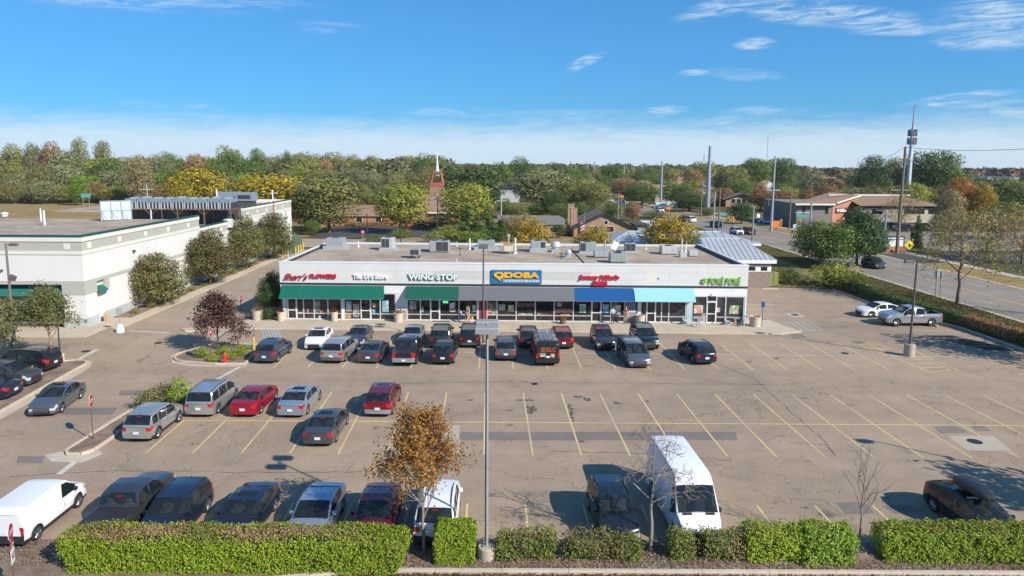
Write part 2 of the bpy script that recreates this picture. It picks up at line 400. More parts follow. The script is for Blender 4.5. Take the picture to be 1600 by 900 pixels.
for k in range(-8, 17):                                   # front row
    x = 1.45 + 2.76 * k
    line(x, 30.7, x + .02, 27.5)
# hatched island end at the right of the shop row, and faint bays on the far right
for a, b in (((1340, 538), (1455, 582)), ((1372, 538), (1487, 578)), ((1340, 538), (1372, 538)), ((1455, 582), (1487, 578))):
    p, q = at(*a), at(*b); line(p.x, p.y, q.x, q.y, .1, z=.008)
for f in (.14, .28, .42, .56, .70, .85):
    a = at(1340 + 115 * f, 538 + 44 * f); b = at(1372 + 115 * min(1, f + .04), 538 + 40 * min(1, f + .04)); line(a.x, a.y, b.x, b.y, .1, z=.006)
for y in (59.8, 62.6, 65.4, 57.0, 54.2, 51.4): line(40.6, y, 45.8, y + .05, .09, M_WHT if y > 60 else M_YEL)
for y in (72.2, 75.0, 77.8, 80.6): line(28.0 if y < 76 else 27.6, y, 33.0, y, .09, M_WHT)
# blue accessible bays
def hatch(c0, c1, c2, c3, n, mat=M_BLU):
    c = [at(*p) for p in (c0, c1, c2, c3)]
    for a, b in ((0, 1), (1, 2), (2, 3), (3, 0)): line(c[a].x, c[a].y, c[b].x, c[b].y, .1, mat, z=.008)
    for i in range(1, n):
        f = i / n; a = c[0].lerp(c[1], f); b = c[3].lerp(c[2], f); line(a.x, a.y, b.x, b.y, .1, mat, z=.006)
hatch((1196, 505), (1262, 502), (1285, 516), (1215, 518), 7)
hatch((408, 512), (432, 511), (440, 530), (414, 531), 5)
hatch((362, 539), (396, 533), (412, 546), (372, 556), 6)
p, q = at(322, 533), at(368, 510); line(p.x, p.y, q.x, q.y, .16, M_WHT)
for a, b, w in (((130, 712), (92, 741), .32), ((375, 573), (318, 604), .3), ((198, 517), (265, 520), .25), ((112, 567), (152, 546), .35)):
    p, q = at(*a), at(*b); line(p.x, p.y, q.x, q.y, w, M_WHT)
# repairs and darker patches in the asphalt, concrete aprons and iron covers
def patch(pts, mat, name='asphalt_patch', z=.002):
    return sheet(name, [tuple(at(*p).xy) for p in pts], z, mat, kind=None, parent=lot)
patch([(722, 675), (1150, 675), (1152, 688), (722, 688)], M_PATCH)
patch([(696, 678), (722, 676), (722, 687), (696, 681)], M_PATCH)
patch([(1305, 785), (1350, 784), (1368, 802), (1322, 804)], M_PATCH); patch([(1376, 790), (1420, 789), (1440, 800), (1398, 802)], M_PATCH)
patch([(1458, 667), (1492, 665), (1515, 676), (1470, 677)], M_PATCH); patch([(1516, 665), (1535, 665), (1552, 674), (1525, 674)], M_PATCH)
patch([(188, 610), (232, 610), (225, 618), (185, 618)], M_PATCH); patch([(28, 712), (70, 713), (66, 724), (26, 723)], M_PATCH)
patch([(1440, 524), (1488, 524), (1590, 548), (1540, 547)], M_PATCH2); patch([(1232, 522), (1252, 522), (1262, 528), (1240, 528)], M_PATCH)  # the first sheet is near black, slanting toward the right edge
patch([(100, 637), (185, 637), (175, 648), (95, 648)], M_PATCH)
def pad(pts, cover=None, r=.36, joints=1):
    P = [at(*p) for p in pts]
    o = MB().poly([(q.x, q.y, .006) for q in P]).build('concrete_pad', M_CONCW, lot)
    if cover:
        c = at(*cover); mb = MB().lathe([(r, .0), (r, .012), (r * .86, .014), (r * .84, .009), (0.01, .009)], 20, (c.x, c.y, .006))
        mb.build('manhole_cover', pm('iron_cover', (.035, .026, .03), .7, .3), lot)
pad([(628, 665), (718, 665), (718, 712), (614, 712)])
pad([(1480, 681), (1552, 681), (1580, 704), (1512, 704)], (1523, 690), .40)
pad([(1225, 489), (1246, 489), (1260, 496), (1238, 496)], (1242, 492), .4)
pad([(1088, 518), (1118, 518), (1126, 523), (1092, 523)])
for c, r in (((1320, 552), .3), ((134, 549), .36), ((248, 536), .34), ((621, 513), .35), ((651, 540), .3), ((835, 600), .25)):
    p = at(*c); MB().lathe([(r, .0), (r, .010), (r * .84, .007), (0.01, .007)], 16, (p.x, p.y, .004)).build('manhole_cover', pm('iron_cover', (.035, .026, .03), .7, .3), lot)
for pts in ([(15, 744), (180, 735), (350, 738), (585, 737)], [(560, 601), (740, 597), (900, 598), (1210, 601)], [(1100, 560), (1180, 592), (1232, 640), (1292, 692), (1310, 720)], [(700, 556), (860, 566), (1000, 580), (1165, 602)], [(640, 712), (660, 740), (655, 775), (690, 800)], [(1290, 480), (1240, 466), (1200, 470)], [(250, 600), (330, 560)], [(860, 705), (1010, 708), (1160, 722)]):
    r_ = random.Random(pts[0][0]); P = [at(*q) for q in pts]; L_ = []
    for a, b in zip(P[:-1], P[1:]):
        n = max(2, int((b - a).length / .5)); L_ += [a.lerp(b, i / n) + Vector((r_.uniform(-.07, .07), r_.uniform(-.07, .07), .0015)) for i in range(n)]
    mb = MB()
    for a, b in zip(L_[:-1], L_[1:]): d = (b - a).normalized() * r_.uniform(.012, .03); n_ = Vector((-d.y, d.x, 0)); mb.quad(a - n_, b - n_, b + n_, a + n_)
    mb.build('sealed_crack', M_PATCH2, lot)
# tar-dark oil stains with shapes of their own
rs = random.Random(5)
M_OIL, _t, _b = newmat('oil_stain'); _b.inputs['Base Color'].default_value = (.085, .07, .06, 1); _b.inputs['Roughness'].default_value = .7      # ragged, see-through edges
_g = nd(_t, 'ShaderNodeNewGeometry'); _tr = nd(_t, 'ShaderNodeBsdfTransparent'); _m = nd(_t, 'ShaderNodeMixShader'); _t.links.new(tmap(_t, tnoise(_t, _g.outputs['Position'], 3.5, 5, .75), .38, .62, 0, .95, True), _m.inputs[0])
_t.links.new(_tr.outputs[0], _m.inputs[1]); _t.links.new(_b.outputs[0], _m.inputs[2]); _t.links.new(_m.outputs[0], _t.nodes['Material Output'].inputs[0])
def stain(px, py, rx, ry, seed):
    r_ = random.Random(seed); c = at(px, py); n = 22; ph = [r_.uniform(0, 6.28) for _ in range(4)]; pts = []
    for i in range(n):
        a = 2 * math.pi * i / n; k = 1 + .22 * math.sin(2 * a + ph[0]) + .18 * math.sin(3 * a + ph[1]) + .13 * math.sin(5 * a + ph[2]) + r_.uniform(-.08, .08)
        pts.append((c.x + rx * k * math.cos(a), c.y + ry * k * math.sin(a), .003))
    MB().poly(pts).build('oil_stain', M_OIL, lot)
for i, (px, py, rx, ry) in enumerate([(735, 625, .28, .14), (795, 641, .27, .14), (795, 664, .25, .13), (820, 625, .55, .3), (829, 640, .32, .9), (891, 636, .16, .55), (893, 650, .18, .75), (917, 624, .22, .5), (903, 620, .3, .3), (965, 630, .3, .25), (703, 633, .12, .1), (910, 690, .2, .15), (1185, 611, .2, .15), (1255, 622, .3, .12), (1213, 560, .25, .2), (1330, 633, .35, .1), (1170, 565, .2, .25), (560, 634, .2, .12), (1010, 627, .2, .2), (1257, 793, .22, .1)]):
    stain(px, py, rx, ry, i)

# ------------------------------------------------------------------ kerbs: pieces about three metres long, each a child of its run
def kerb_run(name, pts, h=.14, w=.16, mat=M_KERB, step=3.0, closed=False, base=0.0):
    root = bpy.data.objects.new(name, None); COL.objects.link(root); root['kind'] = 'structure'
    P = [Vector((p[0], p[1])) for p in pts]
    if closed: P.append(P[0])
    for a, b in zip(P[:-1], P[1:]):
        d = b - a; L = d.length
        if L < .05: continue
        n = max(1, round(L / step)); u = d / L; v = Vector((-u.y, u.x)) * w / 2
        for i in range(n):
            p = a + u * (L * i / n + .008); q = a + u * (L * (i + 1) / n - .008); bb = .025
            mb = MB()
            prof = [(-1, base - .06), (-1, base + h - bb), (-1 + 2 * bb / w, base + h), (1 - 2 * bb / w, base + h), (1, base + h - bb), (1, base - .06)]
            vs = [(e.x + v.x * s, e.y + v.y * s, z) for e in (p, q) for s, z in prof]
            mb.add(vs, [(k, (k + 1) % 6, 6 + (k + 1) % 6, 6 + k) for k in range(6)] + [tuple(range(6)), tuple(range(11, 5, -1))])
            mb.build('kerb_piece', mat, root)
    return root
def arc(cx, cy, r, a0, a1, n=8): return [(cx + r * math.cos(R(a0 + (a1 - a0) * i / n)), cy + r * math.sin(R(a0 + (a1 - a0) * i / n))) for i in range(n + 1)]
# front bed under the hedges and its kerb to the street
sheet('front_bed', [(-75, 19.0), (-32, 19.0), (-30, 24.3), (-9.5, 24.6), (-5, 25.35), (50, 25.35), (50, 27.4), (-19.2, 27.4), (-21.2, 27.72), (-75, 27.72)], 0.03, M_MULCH)
kerb_run('front_kerb', [(-30, 24.2), (-9.5, 24.5), (-5, 25.25), (48, 25.25)], .10, .22, M_KERBW, 2.6, base=.0)
sheet('street_edge', [(-29, 10), (60, 10), (60, 25.14), (-5, 25.14), (-9.5, 24.39), (-29, 24.1)], -0.05, M_DARKASPH)
kerb_run('lot_kerb', [(-31, 27.75), (-21.2, 27.75)], .05, .14, M_KERB)
kerb_run('east_kerb', [(46.5, 27.6), (46.5, 66.5), (43.9, 75), (43.9, 87.5)], .13, .22, M_KERB)
sheet('east_bed', [(46.6, 24), (48.4, 24), (48.4, 67.5), (45.9, 76), (45.6, 93), (44.0, 90), (44.0, 75), (46.6, 66.5)], 0.05, M_MULCH)
# planted island by the hydrant
isl = [(-20.1, 53.1), (-20.6, 58.6), (-24.8, 59.6)] + arc(-24.6, 55.6, 2.1, 150, 250, 6) + [(-22.4, 53.0)]
slab('planter_island', isl, 0.0, .08, M_MULCH); kerb_run('island_kerb', isl, .15, .2, M_KERB, 2.0, True)
slab('gutter_apron', [(-22.4, 52.5), (-19.8, 52.4), (-19.8, 53.0), (-22.4, 52.88)], 0.0, .012, M_CONCW)
slab('gutter_apron', [(-27.2, 55.5), (-26.1, 53.5), (-24.4, 52.6), (-22.5, 52.5), (-22.5, 52.86), (-24.8, 53.3), (-26.6, 54.6), (-26.9, 57)], 0.0, .01, M_CONC)
# long island with the stop sign
is2 = [(-24.0, 36.4), (-23.6, 35.9), (-22.9, 35.9), (-22.5, 36.5), (-22.35, 41.2), (-20.5, 41.4), (-20.5, 46.4), (-21.3, 47.2), (-23.2, 46.9), (-23.7, 42)]
slab('planter_island', is2, 0.0, .09, M_MULCH); kerb_run('island_kerb', is2, .15, .18, M_KERB, 2.0, True)
slab('gutter_apron', [(-24.9, 35.9), (-24.0, 35.1), (-22.3, 35.0), (-21.8, 36.1), (-22.3, 36.6), (-22.8, 35.78), (-23.7, 35.8), (-24.1, 36.4)], 0.0, .014, M_KERBW)
sheet('gutter_pan', [(-24.3, 36.4), (-24.1, 36.4), (-23.8, 42), (-23.3, 47.1), (-23.7, 47.1), (-24.1, 42)], .006, M_CONC, kind='structure')
# west bed
is3 = [(-31.8, 26), (-31.95, 42), (-32.7, 52)] + arc(-34.0, 52.6, 1.3, 10, 170, 6) + [(-35.2, 48), (-34.0, 42), (-33.9, 26)]
slab('west_bed', is3, 0.0, .07, M_MULCH); kerb_run('west_bed_kerb', is3, .14, .2, M_KERB, 2.6, True)
sheet('gutter_pan', [(-31.7, 26), (-30.9, 26), (-31.1, 42), (-31.9, 52), (-32.6, 53.6), (-33.6, 54.3), (-32.6, 52.4), (-31.85, 42)], .006, M_CONC)
# bed and pavement along the big store's long wall
slab('wall_bed', [(-39.7, 69), (-37.75, 69), (-37.75, 126), (-39.7, 126)], 0.0, .10, M_MULCH)
root = bpy.data.objects.new('wall_footpath', None); COL.objects.link(root); root['kind'] = 'structure'
for k in range(19): MB().prism([(-37.65, 69 + 3 * k + .01), (-36.35, 69 + 3 * k + .01), (-36.35, 72 + 3 * k - .01), (-37.65, 72 + 3 * k - .01)], 0.005, .12).build('paving_slab', M_CONC, root)
for k in range(12):
    y0 = 66.2 - .0; MB().prism([(-75 + 3.1 * k + .01, 61.2), (-75 + 3.1 * k + 3.09, 61.2), (-75 + 3.1 * k + 3.09, 64.8), (-75 + 3.1 * k + .01, 64.8)], 0.005, .12).build('paving_slab', M_CONC, root)
MB().prism([(-37.78, 64.8), (-37.0, 64.8), (-36.35, 65.6), (-36.35, 68.98), (-39.7, 68.98), (-39.7, 64.85)], 0.005, .12).build('paving_slab', M_CONC, root)
# ================================================================== the row of shops
M_FASC = pm('fascia_panel_white', (0.625, 0.61, 0.575), .6, var=.05, scale=.5, fine=.03, fscale=6)
M_FASC2 = pm('fascia_panel_grey', (0.53, 0.52, 0.49), .6, var=.05, scale=.5)
M_WHITE = pm('white_paint', (0.70, 0.70, 0.68), .55, var=.05, scale=1)
M_ALU = pm('aluminium_frame', (0.60, 0.60, 0.60), .45, .25, var=.06)
M_BLACK = pm('black_reveal', (0.03, 0.03, 0.035), .6)
M_BRICKBR = pm('brown_brick', (0.24, 0.185, 0.145), .9, var=.12, scale=3, fine=.25, fscale=9, bump=.2)
M_TILE = pm('grey_wall_tile', (0.36, 0.35, 0.33), .7, var=.12, scale=4)
M_GREYWALL = pm('grey_render', (0.17, 0.19, 0.21), .7, var=.08)
def gravel(name, a, b_):
    m, t, b = newmat(name); g = nd(t, 'ShaderNodeNewGeometry'); P = g.outputs['Position']; b.inputs['Roughness'].default_value = .95
    f = tmap(t, tnoise(t, P, .22, 5, .6), .35, .65, 0, 1, True)
    v = tmath(t, 'MULTIPLY', tmap(t, tnoise(t, P, 3.6, 4, .85), .2, .8, .55, 1.45), tmap(t, tnoise(t, P, 1.0, 3, .6), .3, .7, .85, 1.15))
    t.links.new(sethsv(t, tmix(t, f, tuple(a), tuple(b_)), v), b.inputs['Base Color'])
    bp = nd(t, 'ShaderNodeBump'); bp.inputs['Strength'].default_value = .7; bp.inputs['Distance'].default_value = .05
    t.links.new(tnoise(t, P, 5, 4, .85), bp.inputs['Height']); t.links.new(bp.outputs[0], b.inputs['Normal']); return m
M_GRAVEL = gravel('roof_gravel', (0.30, 0.23, 0.165), (0.40, 0.315, 0.23))
def shopglass(name, base, refl):
    m, t, b = newmat(name); g = nd(t, 'ShaderNodeNewGeometry')
    mp = nd(t, 'ShaderNodeMapping'); mp.inputs['Scale'].default_value = (1.0, 1.0, .7); t.links.new(g.outputs['Position'], mp.inputs[0])
    f = tmap(t, tnoise(t, mp.outputs[0], 1.3, 5, .65, .6), .42, .7, 0, 1)
    t.links.new(tmix(t, f, tuple(base), tuple(refl)), b.inputs['Base Color'])
    b.inputs['Roughness'].default_value = .05; b.inputs['Specular IOR Level'].default_value = .6; return m
M_SHOPG = shopglass('shop_glass', (.012, .012, .015), (.055, .048, .045))
M_SHOPG2 = shopglass('shop_glass_blue', (.02, .022, .028), (.06, .065, .075))
SA = -1.233; SL = 47.4; SP = Vector((-22.04, 68.78, 0))
shop = thing('shop_building', 'long low white row of shops with coloured awnings and a gravel roof', 'shops', SP, R(SA))
SU = Vector((math.cos(R(SA)), math.sin(R(SA)), 0)); SN = Vector((-SU.y, SU.x, 0))
def fx(px, py, off=0.0):
    """local (x, z) on the facade plane (moved off metres into the building)"""
    d = ray(px, py); o = Vector((0, 0, CAM_H)); p0 = SP + SN * off
    t = (p0 - o).dot(SN) / d.dot(SN); p = o + d * t
    return (p - SP).dot(SU), p.z
def sw(x, y, z=0): return SP + SU * x + SN * y + Vector((0, 0, z))
ZT, ZF, ZR = 6.10, 3.92, 5.72
SD = 18.2
def spart(name, mb, mats, smooth=None, parent=None): return mb.build(name, mats, parent or shop, smooth)
# shell
spart('wall', MB().box(-.0, .25, .1, SD, 0, ZT - .35), M_BRICKBR)
spart('wall', MB().box(SL - .25, SL, .1, SD, 0, ZT - .35), M_FASC)
spart('wall', MB().box(.25, SL - .25, SD - .25, SD, 0, ZT - .35), M_BRICKBR)
spart('roof', MB().box(.25, SL - .25, .3, SD - .25, ZR - .25, ZR), M_GRAVEL)
M_CAP = pm('parapet_cap', (0.60, 0.59, 0.57), .5, var=.06)
spart('parapet', MB().box(-.02, .30, .36, SD, ZT - .349, ZT - .02).box(.30, SL - .3, SD - .32, SD, ZT - .349, ZT - .1).box(SL - .30, SL + .02, .36, SD, ZT - .349, ZT - .02), M_CAP)
spart('roof_edge_dark_strip', MB().box(.31, .45, .4, SD - .34, ZR, ZT - .15), M_BLACK)
spart('roof_edge_dark_strip', MB().box(SL - .5, SL - .31, .4, SD - .34, ZR, ZT - .12), M_BLACK)  # black strip for the shading inside the right parapet, put into colour
# fascia of separate panels in three courses
zj = [ZF, 4.42, 5.22, 5.98]
npan = 12; pw = (SL + .04) / npan
for r_ in range(3):
    for i in range(npan):
        x0 = -.02 + i * pw; mt = M_FASC2 if (r_ == 1 and 4 <= i <= 7) else M_FASC
        spart('fascia_panel', MB().box(x0 + .004, x0 + pw - .004, -.03, .1, zj[r_] + .007, zj[r_ + 1] - .007), mt)
spart('fascia_backing', MB().box(0, SL, -.01, .36, ZF - .0, 5.98), M_FASC2)
spart('fascia_cap', MB().box(-.05, SL + .05, -.06, .36, 5.985, ZT), M_WHITE)
spart('dark_reveal', MB().box(-.02, SL + .02, -.02, .36, 3.72, ZF - .004), M_BLACK)
HD = 2.88
spart('lintel', MB().box(0, SL, .02, .36, HD, 3.716), M_WHITE)
spart('plinth', MB().box(0, SL, -.03, .30, 0.0, .13), M_WHITE)
# shopfront: bays between photo columns, each pane and each mullion its own piece
PY = 490
def sx(px, py=PY): return fx(px, py)[0]
ZM = .72
def pane(x0, x1, z0, z1, mat=None, y=.10, name='window_pane'):
    return spart(name, MB().box(x0, x1, y, y + .03, z0, z1), mat or M_SHOPG)
def mull(x0, x1, z0, z1, y0=.03, y1=.16, mat=None, name='window_frame'):
    return spart(name, MB().box(x0, x1, y0, y1, z0, z1), mat or M_ALU)
def bay(pxs, head=HD, rail=ZM, mat=None):
    """a run of panes between the given photo columns"""
    X = [sx(p) for p in pxs]; w = .055
    for i, x in enumerate(X): mull(x - w, x + w, .13, head)
    mull(X[0] + w, X[-1] - w, .131, .20, .04, .15); mull(X[0] + w, X[-1] - w, head - .09, head - .001, .04, .15)
    for a, b in zip(X[:-1], X[1:]):
        if rail:
            mull(a + w, b - w, rail - .04, rail + .04, .045, .15); pane(a + w, b - w, .2, rail - .04, mat); pane(a + w, b - w, rail + .04, head - .09, mat)
        else: pane(a + w, b - w, .2, head - .09, mat)
def door(p0, p1, head=HD, mat=None, frame=None, top=None, solid=None):
    x0, x1 = sx(p0), sx(p1); fr = frame or M_WHITE; top = top or 2.32
    d = MB().box(x0, x0 + .09, .0, .14, .03, top).box(x1 - .09, x1, .0, .14, .03, top).box(x0 + .09, x1 - .09, .0, .14, top - .1, top).box(x0 + .09, x1 - .09, .0, .14, .03, .22).box(x0 + .09, x1 - .09, .0, .14, 1.02, 1.11)
    o = spart('door', d, fr)
    for z0, z1 in ((.22, 1.02), (1.11, top - .1)):
        MB().box(x0 + .09, x1 - .09, .06, .09, z0, z1).build('door_glass', solid or M_SHOPG, o)
    MB().tube((x1 - .14, -.05, .95), (x1 - .14, -.05, 1.35), .018, n=6).build('door_handle', M_CHROME if 'chrome' in _mats else M_ALU, o)
    if top < head - .15:
        mull(x0, x1, top + .0, top + .06, .03, .15); pane(x0 + .03, x1 - .03, top + .06, head - .09, mat)
def column(p0, p1, mat, z0=0.131, z1=HD, y0=-.0, y1=.3, name='pilaster'):
    return spart(name, MB().box(sx(p0), sx(p1), y0, y1, z0, z1), mat)
def tilewall(p0, p1):
    x0, x1 = sx(p0), sx(p1)
    spart('pier', MB().box(x0, x1, .03, .3, .131, HD), M_GREYWALL if p0 > 900 else M_FASC)
    spart('pier_band', MB().box(x0 - .02, x1 + .02, -.05, .029, 1.16, 1.42), M_WHITE)
    n = 5; dz = (1.15 - .14) / 5
    for i in range(n):
        for j in range(5):
            a = x0 + (x1 - x0) * i / n; b = x0 + (x1 - x0) * (i + 1) / n
            spart('tile', MB().box(a + .012, b - .012, -.0, .028, .14 + dz * j + .01, .14 + dz * (j + 1) - .01), M_TILE)
column(442.5, 446, M_WHITE); bay([447, 449.4]); door(449.4, 463.8); bay([463.8, 474.4, 490.8, 512.4, 533.5])
column(533.8, 537.3, M_WHITE); bay([538, 563.8]); door(563.8, 579.5); bay([579.5, 594.2, 618])
tilewall(619, 635.5)
bay([636.3, 657, 672.6]); door(672.6, 687); bay([687, 717.2, 745.5]); column(746, 748, M_WHITE)
M_RED = pm('red_door_paint', (.30, .045, .04), .5, var=.1)
column(748, 750.4, M_RED, name='door_jamb'); door(750.4, 757, frame=M_RED, top=2.7); column(757, 760.5, M_RED, name='door_jamb')
bay([761, 776.4, 806.5, 836.2, 865.8, 895.8, 924.2]); door(924.2, 939.3); bay([939.3, 954.6, 975.8])
tilewall(976.2, 993.2); column(993.2, 996, M_BLACK); column(996, 1000.8, M_WHITE)  # the black column stands in for a dark gap beside the white post
bay([1001, 1010.2], mat=M_SHOPG2); door(1010.2, 1024.3); bay([1024.3, 1033.6, 1045, 1071.5], mat=M_SHOPG2)
M_PALEB = pm('pale_blue_render', (.42, .52, .55), .6); column(1072.5, 1080.2, M_PALEB)
HD2 = 2.62
bay([1081, 1104], mat=M_SHOPG2); door(1104, 1119); bay([1119, 1133.5, 1162.0], mat=M_SHOPG2); column(1163, 1165.5, M_WHITE)
# lit green sign in the window, posters stuck on the glass (flat print)
def poster(px0, py0, px1, py1, cols, name='poster', seed=1):
    x0, z1 = fx(px0, py0); x1, z0 = fx(px1, py1)
    m, t, b = newmat('poster_print_%d' % seed); g = nd(t, 'ShaderNodeTexCoord'); b.inputs['Roughness'].default_value = .5
    col = cols[0]; last = None
    for k, c in enumerate(cols[1:]):
        mp = nd(t, 'ShaderNodeMapping'); mp.inputs['Location'].default_value = (seed * 3.1 + k * 7, 0, seed); t.links.new(g.outputs['Object'], mp.inputs[0])
        f = tmap(t, tnoise(t, mp.outputs[0], 2.2 + k, 2, .5), .50, .53, 0, 1)
        last = tmix(t, f, last if last is not None else tuple(cols[0]), tuple(c))
    if last is not None: t.links.new(last, b.inputs['Base Color'])
    else: b.inputs['Base Color'].default_value = c4(cols[0])
    return spart(name, MB().box(x0, x1, .090, .098, z0, z1), m)
Wt, Bl, Gd, Rd, Tl, Gn = (.6, .6, .58), (.10, .36, .55), (.5, .33, .16), (.42, .09, .07), (.12, .33, .33), (.18, .38, .14)
for i, a in enumerate([
    (540, 471, 549, 487, [Bl, Wt, (.35, .32, .3)]), (551, 475, 561, 495, [(.38, .36, .33), (.2, .18, .17)]), (597, 470, 607, 488, [Bl, Wt, (.3, .4, .42)]), (582, 474, 586, 480, [Wt, Gd]), (582, 484, 586, 490, [Bl, Wt]),
    (539, 489, 548, 497, [(.40, .26, .12), Gd]), (466, 488, 471, 491, [Wt]), (472, 487.5, 474, 491, [Wt]), (479, 482, 482.5, 491, [Rd, (.5, .2, .08)]), (494, 486, 503, 491, [Gd, Rd, (.3, .25, .2)]), (497, 493.5, 501, 497.5, [Wt, (.3, .3, .3)]), (555, 489.5, 560, 496, [Wt, (.35, .35, .33)]), (491, 470, 500, 490, [(.16, .14, .12), (.3, .28, .24)]),
    (640, 471, 650, 484, [Tl, Wt, Rd]), (702, 473, 711.5, 487.5, [(.42, .38, .4), Rd, Wt]), (658, 480, 662, 488, [(.14, .25, .33), (.3, .38, .42)]), (676, 475, 684, 480, [Tl, (.25, .33, .36)]),
    (719, 486, 721.5, 491, [Rd, Wt]), (722, 490, 726, 492.5, [(.05, .08, .35)]), (738, 477, 743.5, 487.5, [Tl, Gd, Wt]), (736.5, 494.5, 739.5, 500, [(.65, .45, .03)]),
    (761.7, 482.5, 775.6, 492, [Wt, Gd, Gn, Rd]), (762, 472, 775.6, 482, [(.1, .09, .09), (.25, .2, .18)]), (779, 476, 789, 486, [Tl, Gd, Wt]), (794, 477, 803, 487, [Wt, Gn, Gd]),
    (808, 474, 835, 480, [(.10, .045, .04), (.16, .08, .07)]), (866.5, 483, 894, 488.4, [(.36, .12, .09), (.42, .16, .12)]), (870.5, 473, 877.5, 479, [(.15, .18, .15), (.35, .35, .33)]), (876, 491.3, 890, 493, [Gd]),
    (810, 490, 833, 492, [(.05, .05, .05), Gd, Wt]), (839, 490, 863, 492, [(.05, .05, .05), Gd]), (906, 475.5, 915.5, 489, [Wt, Tl, Gn]), (930, 479, 934, 486, [Rd, Wt]), (942, 476, 951, 489, [Bl, Wt]), (960, 477, 970, 492, [Wt, Tl, (.3, .33, .3)]), (957, 472, 966, 478, [(.3, .06, .08), (.08, .05, .06)]),
    (1013, 488, 1021.5, 491.5, [(.4, .4, .4)]), (1013, 495, 1021, 497, [Wt]), (1085, 477, 1098.5, 490, [Gd, Rd, Wt, (.55, .32, .2)]), (1096, 489.5, 1103, 499, [(.48, .35, .17), (.2, .15, .1)]), (1085, 491, 1095, 496, [(.07, .05, .04)]), (1106, 480, 1114, 486, [Wt, (.25, .28, .4)]), (1105.5, 487.5, 1116.5, 500, [(.48, .36, .18), (.4, .29, .14)]),
    (1120.5, 481, 1125.5, 488, [Wt, (.5, .3, .25)]), (1141, 477.5, 1155, 483, [Gn, Wt, Rd]), (1140, 482, 1154, 491, [Wt, (.5, .2, .14), Gd, Gn])]):
    poster(*a, seed=i + 1)
z_ = fx(697, 470); z2_ = fx(700, 474)
# awnings: sloped cloth on a frame with closed ends
def awning(p0, p1, col, name, ztop=3.66, out_=1.12, pyb=468.5):
    x0, x1 = sx(p0, 447), sx(p1, 447); zb = 2.52
    m = pm('awning_cloth_' + name, col, .85, spec=.2, var=.04, scale=2.5, fine=.03, fscale=20)
    mb = MB(); y0 = -.035
    prof = [(y0, ztop), (-out_, zb), (-out_, zb - .035), (y0, ztop - .06)]
    vs = [(x, y, z) for x in (x0, x1) for y, z in prof]
    mb.add(vs, [(k, (k + 1) % 4, 4 + (k + 1) % 4, 4 + k) for k in range(4)] + [(0, 1, 2, 3), (7, 6, 5, 4)])
    for x, s in ((x0, 1), (x1, -1)):
        mb.add([(x + s * .012, y0, ztop - .01), (x + s * .012, -out_ + .004, zb - .01), (x + s * .012, y0, zb - .02)], [(0, 1, 2)])
    o = spart('awning', mb, m)
    fb = MB().tube((x0 + .02, -out_ + .03, zb - .05), (x1 - .02, -out_ + .03, zb - .05), .022, n=6)
    n = max(2, round((x1 - x0) / 2.2))
    for i in range(n + 1):
        x = x0 + .05 + (x1 - x0 - .1) * i / n; fb.tube((x, -.0, zb - .05), (x, -out_ + .03, zb - .05), .018, n=5)
    fb.build('awning_frame', M_ALU, o); return o
awning(440.5, 600.3, (.006, .112, .078), 'green'); awning(634.8, 717.0, (.010, .085, .062), 'dark_green')
awning(717.3, 897.2, (.125, .130, .142), 'grey'); awning(897.6, 988.6, (.010, .075, .22), 'blue'); awning(990.2, 1084, (.25, .50, .62), 'sky_blue', pyb=474)
# raised letters
def text_mesh(s, ext, bold=0.0, shear=0.0, space=1.0, smallcaps=False):
    c = bpy.data.curves.new('lettering', 'FONT'); c.body = s; c.size = 1.0; c.extrude = ext; c.offset = bold; c.shear = shear; c.space_character = space
    c.resolution_u = 3; o = bpy.data.objects.new('lettering', c); COL.objects.link(o)
    bpy.context.view_layer.update()
    me = bpy.data.meshes.new_from_object(o.evaluated_get(bpy.context.evaluated_depsgraph_get()))
    bpy.data.objects.remove(o); bpy.data.curves.remove(c); return me
def letters(name, s, x0, x1, z0, z1, mat, parent, y=-.13, ext=.05, bold=0.0, shear=0.0, space=1.0, grow=0.0):
    """text fitted into a box on the wall, standing off it"""
    me = text_mesh(s, 1.0, bold, shear, space); n = len(me.vertices); co = np.empty(n * 3, dtype=np.float32); me.vertices.foreach_get('co', co); co = co.reshape(-1, 3)
    lo, hi = co.min(0), co.max(0); sc = ((x1 - x0 + 2 * grow) / (hi[0] - lo[0]), (z1 - z0 + 2 * grow) / (hi[1] - lo[1]))
    q = np.empty_like(co); q[:, 0] = x0 - grow + (co[:, 0] - lo[0]) * sc[0]; q[:, 2] = z0 - grow + (co[:, 1] - lo[1]) * sc[1]
    q[:, 1] = y + np.where(co[:, 2] > 0, -ext, ext); me.vertices.foreach_set('co', q.ravel())
    me.materials.clear(); me.materials.append(mat); me.update()
    return link_mesh(name, me, parent)
def box_px(p0, q0, p1, q1):
    x0, z1 = fx(p0, q0); x1, z0 = fx(p1, q1); return x0, x1, z0, z1
M_LRED = pm('sign_red', (.52, .012, .03), .4, var=.05); M_LDRED = pm('sign_crimson', (.36, .01, .03), .4, var=.05); M_LWH = pm('sign_white', (.78, .78, .76), .4, var=.03)
M_LGR = pm('sign_green', (.015, .24, .11), .4); M_LYL = pm('sign_yellow', (.80, .40, .025), .4); M_LBL = pm('sign_blue', (.012, .16, .34), .4); M_LIM = pm('sign_lime', (.22, .47, .03), .4); M_LGY = pm('sign_grey', (.33, .34, .36), .4)
def sign(label=None):
    return None
s1 = letters('shop_sign', "Sherr's", *box_px(443.5, 426.5, 481.5, 437.5), M_LDRED, shop, shear=.55, bold=.012)
letters('sign_word', 'FLOWERS', *box_px(485, 427.5, 526, 434.8), M_LRED, s1, bold=.03, ext=.06)
letters('shop_sign', 'The UPS Store', *box_px(552, 428, 606.5, 436), M_LWH, shop, bold=.03, ext=.06)
